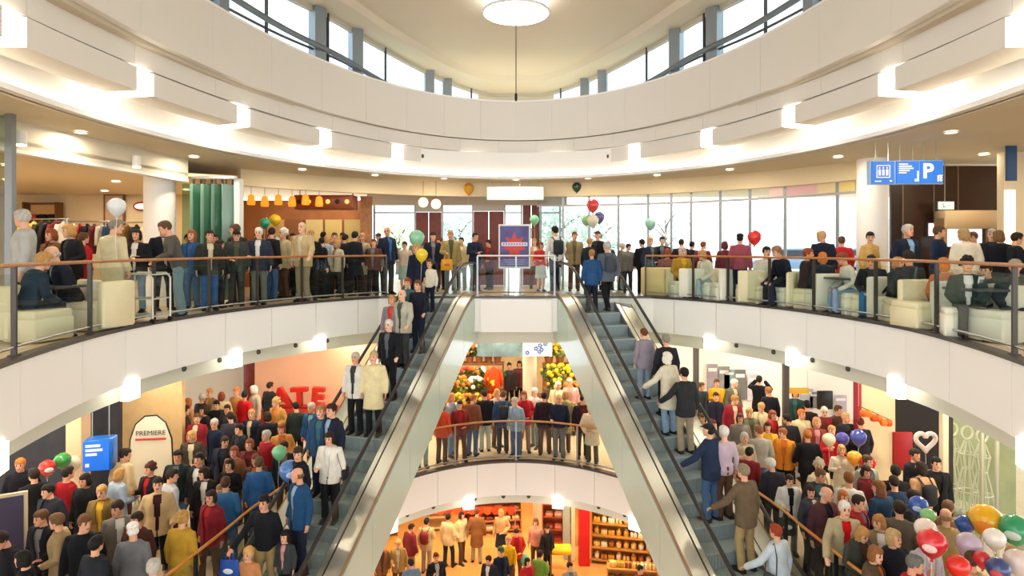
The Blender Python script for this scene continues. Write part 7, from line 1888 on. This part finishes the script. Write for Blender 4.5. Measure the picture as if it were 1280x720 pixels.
    (7.335, 15.24, -4.56, 1.72, -12, 'stand_b', 'jacket', 'trousers', 'bob', '#8a3a34', '#d49a9a', '#17181c', '#c08a60', 0, 'woman with pinkish jacket at the back of the black suit'),
    (4.879, 13.104, -4.56, 1.66, 148, 'stand_c', 'jacket', 'trousers', 'short', '#7c1f2a', '#b3202a', '#6e1f28', '#17120f', 0, 'person in dark crimson down beside the lilac blouse'),
    (5.148, 14.063, -4.56, 1.7, 4, 'talk', 'jacket', 'trousers', 'bob', '#b8ac94', '#dcd0ac', '#5b4030', '#b9b4ab', 0, 'grey haired woman in pale beige beside the crimson coat'),
    (6.791, 10.657, -4.56, 1.72, 45, 'talk', 'jacket', 'trousers', 'short', '#33363c', '#3a3b3d', '#17181c', '#2a1d16', 0, 'dark man half hidden by the blue balloons'),
    (6.054, 9.211, -4.56, 1.66, 3, 'talk', 'jacket', 'trousers', 'bob', '#c9c2d0', '#e9e6de', '#17181c', '#2a1d16', 1, 'woman in pale lilac below the red foil balloon'),
    (5.059, 8.872, -4.56, 1.64, 43, 'stand_c', 'jacket', 'trousers', 'bob', '#5a4a38', '#d9752c', '#5b4030', '#8a5a34', 0, 'brown haired woman low beside the orange rail'),
    (6.24, 8.539, -4.56, 1.7, 144, 'stand', 'jacket', 'trousers', 'short', '#c9a878', '#c4ad86', '#5b4030', '#5d412b', 0, 'brown haired person under the balloon bunch'),
    (6.9, 8.723, -4.56, 1.7, 25, 'stand_c', 'jacket', 'trousers', 'bob', '#cfc4b4', '#dcd0ac', '#5b4030', '#b98d54', 0, 'blond woman under the green balloon'),
    (-2.5, 16.67, -4.56, 1.62, 26, 'stand', 'jacket', 'trousers', 'short', '#8b979c', '#77777a', '#93a4ae', '#2a1d16', 0, 'person in a grey jacket at the end of the curved balustrade'),
    (-1.84, 17.658, -4.56, 1.74, 45, 'stand_b', 'jacket', 'trousers', 'bob', '#a9bfd0', '#8fa9c4', '#7f9ab5', '#c98a4a', 0, 'woman in a pale blue jacket at the flower stall'),
    (-1.233, 17.629, -4.56, 1.72, 160, 'look_right', 'jacket', 'trousers', 'short', '#7a4a34', '#5b4030', '#46628a', '#a8642c', 0, 'man in a brown jacket and jeans before the flowers'),
    (-0.893, 18.028, -4.56, 1.74, -165, 'look_left', 'jacket', 'trousers', 'short', '#1d1c22', '#17181c', '#b9bdb4', '#2a1d16', 1, 'man in a black jacket with pale trousers before the flowers'),
    (-0.38, 17.883, -4.56, 1.76, 187, 'look_right', 'jacket', 'trousers', 'short', '#2f4a66', '#3a5f94', '#232c3a', '#5d412b', 0, 'man in a denim jacket with a dark bag before the flowers', ('backpack', '#222a36')),
    (0.232, 18.02, -4.56, 1.74, 4, 'stand_c', 'jacket', 'trousers', 'bob', '#b3202c', '#b3202a', '#8a6a5a', '#8a4527', 0, 'woman in a red jacket in the middle of the flower stall'),
    (0.582, 18.401, -4.56, 1.74, -36, 'stand_c', 'shirt', 'trousers', 'short', '#e6e4dc', '#e9e6de', '#8f958c', '#dcd8cf', 2, 'white haired man in a white shirt at the flower stall'),
    (1.201, 17.357, -4.56, 1.8, -15, 'hold', 'sweater', 'trousers', 'fringe', '#1c2236', '#1d2334', '#6c7070', '#b9b4ab', 1, 'bald man in a dark polo standing at the balustrade of the flower stall'),
    (0.805, 17.721, -4.56, 1.76, 168, 'stand_b', 'jacket', 'trousers', 'short', '#2a1c22', '#6e1f28', '#5b4030', '#17120f', 0, 'dark person behind the white shirt at the flower stall'),
    (2.068, 16.952, -4.56, 1.66, -20, 'lean', 'coat', 'trousers', 'hat', '#dccdb0', '#dcd0ac', '#4a4a3e', '#b9b4b0', 0, 'person in a cream coat and grey hat leaning on the curved balustrade'),
    (1.404, 17.953, -4.56, 1.74, 175, 'look_right', 'coat', 'trousers', 'bob', '#a39a6a', '#5d5a42', '#5b4030', '#b98d54', 0, 'woman in an olive coat before the yellow flowers'),
    (1.721, 19.685, -4.56, 1.74, -8, 'look_right', 'jacket', 'trousers', 'short', '#d8a8a0', '#d49a9a', '#5b4030', '#b9b4ab', 0, 'grey person in pink deep between the plant stands'),
    (1.289, 19.408, -4.56, 1.72, -21, 'look_left', 'jacket', 'trousers', 'bob', '#d9c9a0', '#dcd0ac', '#5b4030', '#dcd8cf', 0, 'white haired woman in cream deep between the plant stands'),
    (1.856, 17.455, -4.56, 1.74, 0, 'look_left', 'jacket', 'trousers', 'short', '#2c1e28', '#6e1f28', '#17181c', '#17120f', 0, 'dark person in shadow at the escalator side of the stall'),
    (-0.241, 22.413, -4.56, 1.74, 8, 'stand', 'jacket', 'trousers', 'short', '#3a3030', '#3a3b3d', '#17181c', '#17120f', 1, 'black haired man at the back of the flower stall'),
    (0.128, 22.751, -4.56, 1.74, -8, 'stand', 'jacket', 'trousers', 'bob', '#5a3a3a', '#6e1f28', '#17181c', '#2a1d16', 0, 'dark haired woman at the back beside the cream column'),
    (-0.559, 18.405, -4.56, 1.7, 36, 'talk', 'jacket', 'trousers', 'bob', '#d9b8b0', '#d49a9a', '#5b4030', '#b98d54', 0, 'blond woman in pale pink between the black and denim jackets'),
    (-0.003, 17.548, -4.56, 1.66, -34, 'look_right', 'jacket', 'trousers', 'short', '#8aa0b0', '#8fa9c4', '#46628a', '#b9b4ab', 0, 'grey haired person in pale blue beside the red jacket'),
    (-2.02, 16.994, -4.56, 1.66, 160, 'look_right', 'jacket', 'trousers', 'bob', '#cf4a2a', '#b3202a', '#5b4030', '#8a4527', 0, 'red haired woman in orange red near the truss of the escalator'),
    (-1.549, 17.234, -4.56, 1.66, 16, 'stand_c', 'jacket', 'trousers', 'short', '#7a2a24', '#b3202a', '#5b4030', '#2a1d16', 0, 'dark haired person in dark red between the blue and brown jackets'),
    # ground floor
    (-4.006, 18.524, -9.12, 1.7, 26, 'stand_b', 'jacket', 'trousers', 'short', '#8a5a34', '#5b4030', '#5b4030', '#2a1d16', 0, 'brown clothed person at the thin pillar of the ground floor'),
    (-3.539, 18.738, -9.12, 1.66, 10, 'hold', 'jacket', 'trousers', 'curly', '#a8864e', '#dcd0ac', '#5b4030', '#d9a860', 0, 'woman with fair curls and a tan jacket on the ground floor'),
    (-3.336, 19.715, -9.12, 1.7, 144, 'look_right', 'jacket', 'trousers', 'short', '#7a2a30', '#b3202a', '#b08a5c', '#2a1d16', 0, 'person with a dark red bag strap near the brown shelf'),
    (-2.876, 20.031, -9.12, 1.74, 168, 'talk', 'jacket', 'trousers', 'short', '#c2ac7e', '#dcd0ac', '#9a8a80', '#17120f', 0, 'person in a beige jacket with a maroon backpack', ('backpack', '#7a1a24')),
    (-2.213, 20.363, -9.12, 1.74, 156, 'stand_b', 'jacket', 'trousers', 'short', '#d3bd90', '#dcd0ac', '#22303a', '#17120f', 0, 'man in a cream jacket and dark trousers on the wooden floor'),
    (-1.811, 20.703, -9.12, 1.66, 44, 'stand_b', 'jacket', 'trousers', 'bob', '#e3cfa0', '#dcd0ac', '#5b4030', '#2a1d16', 0, 'woman in a pale jacket beyond the cream jacket'),
    (-1.299, 20.672, -9.12, 1.78, 184, 'stand_c', 'coat', 'trousers', 'short', '#8a5a34', '#5b4030', '#a79a80', '#6a3a24', 0, 'man in a brown jacket and grey trousers alone on the wooden floor'),
    (-2.937, 17.485, -9.12, 1.7, 201, 'stand_b', 'jacket', 'trousers', 'short', '#6f8aa4', '#8fa9c4', '#46628a', '#2a1d16', 0, 'man in a grey blue jacket low on the ground floor'),
    (-2.278, 17.77, -9.12, 1.74, 26, 'talk', 'jacket', 'trousers', 'short', '#191a20', '#b4b3ae', '#17181c', '#6a2a20', 1, 'man in a black blazer facing the viewer on the ground floor'),
    (-0.481, 20.864, -9.12, 1.7, -17, 'stand_c', 'sweater', 'skirt', 'bob', '#c9a070', '#b08a5c', '#22242e', '#b98d54', 0, 'woman with a black skirt before the striped shelf'),
    (0.01, 19.541, -9.12, 1.64, 7, 'stand_c', 'jacket', 'trousers', 'short', '#b32a24', '#b3202a', '#5b4030', '#17120f', 0, 'dark haired person in red beside the yellow jacket'),
    (-0.23, 19.095, -9.12, 1.6, -20, 'child', 'sweater', 'trousers', 'short', '#e0b41c', '#e3b43a', '#5b4030', '#b98d54', 0, 'child in a yellow top on the ground floor'),
    (-0.448, 18.395, -9.12, 1.6, 20, 'child', 'jacket', 'trousers', 'cap', '#1c2c44', '#1d2334', '#17181c', '#2e4a3a', 0, 'child with a dark green cap near the mint balloon'),
    (-0.755, 17.834, -9.12, 1.64, -25, 'stand_c', 'jacket', 'trousers', 'short', '#20242e', '#e9e6de', '#17181c', '#2a1d16', 1, 'dark haired man low beside the child in the green cap'),
    (0.692, 18.082, -9.12, 1.64, 152, 'talk', 'jacket', 'trousers', 'short', '#6f9a3a', '#3d4a3a', '#5b4030', '#2a1d16', 0, 'person in a leaf green jacket'),
    (0.643, 20.186, -9.12, 1.66, -17, 'stand', 'sweater', 'trousers', 'bob', '#c98a7a', '#d49a9a', '#5b4030', '#6a3224', 0, 'woman in a pink striped sweater beside the cream column'),
    (0.995, 19.805, -9.12, 1.64, 40, 'look_right', 'jacket', 'trousers', 'short', '#1d1a1e', '#17181c', '#17181c', '#17120f', 0, 'black clothed person before the red brown shelf'),
    (1.5, 17.466, -9.12, 1.62, 22, 'stand_b', 'jacket', 'trousers', 'short', '#a89a84', '#77777a', '#5b4030', '#17120f', 0, 'dark haired person before the pale pillar'),
    (3.444, 17.329, -9.12, 1.6, 36, 'stand', 'jacket', 'trousers', 'short', '#7a2a24', '#b3202a', '#5b4030', '#2a1d16', 0, 'dark haired person before the low golden shelf'),
    (0.321, 17.747, -9.12, 1.6, 36, 'stand', 'jacket', 'trousers', 'bob', '#b3262c', '#b3202a', '#5b4030', '#2a1d16', 0, 'person in red under the mint balloon'),
]
for p_ in PEOPLE:
    person(*p_[:15], bag=(p_[15] if len(p_) > 15 else None))

# ------------------------------------------------------------------ bags that people hold
bagm = MB().tube([(0, 0, -.46), (0, 0, -.44), (0, 0, -.28), (0, 0, -.14)], [(.17, .05), (.175, .06), (.165, .05), (.15, .012)], 14, ref=(1, 0, 0)).mesh('sack', 40)
def carrier_bag(h, c, mark, label):
    o = empty('carrier_bag', h[:3], h[3], label, 'bag')
    link_mesh('sack', bagm, mat(c, .45, var=.08), o)
    hm = MB()
    for s in (-.012, .012): hm.tube([(-.07, s, -.15), (-.05, s, -.03), (0, s * .3, .0), (.05, s, -.03), (.07, s, -.15)], .008, 6)
    hm.build('bag_handle', mat(c, .5), o, 40)
    MB().ball((.0, -.052, -.30), (.085, .012, .045), 12, 6).build('print', mat(mark, .5), o, 40)
carrier_bag((-4.601, 10.027, -3.572, -0.087), '#1c4fae', '#e6ebf4', 'blue carrier bag held by the black haired man in the black sweater')
carrier_bag((-1.983, 17.86, 1.119, 0.262), '#e8a41c', '#c9701c', 'yellow bag held by the older man in the olive tan jacket')
carrier_bag((5.084, 11.713, -3.622, -0.087), '#2a2a30', '#e8e6e0', 'dark folder held by the small woman at the orange rail')
carrier_bag((-7.339, 12.085, -3.548, 2.618), '#d8c7a4', '#8a7a5c', 'beige paper bag held by the woman in the denim jacket')
carrier_bag((9.743, 12.359, 0.769, -0.698), '#c9b48c', '#6a5a44', 'tan bag hanging from the hand of the man in black')
carrier_bag((6.277, 14.877, -3.792, -0.192), '#3a4a6a', '#c8d0dc', 'blue grey bag hanging by the light yellow jacket')
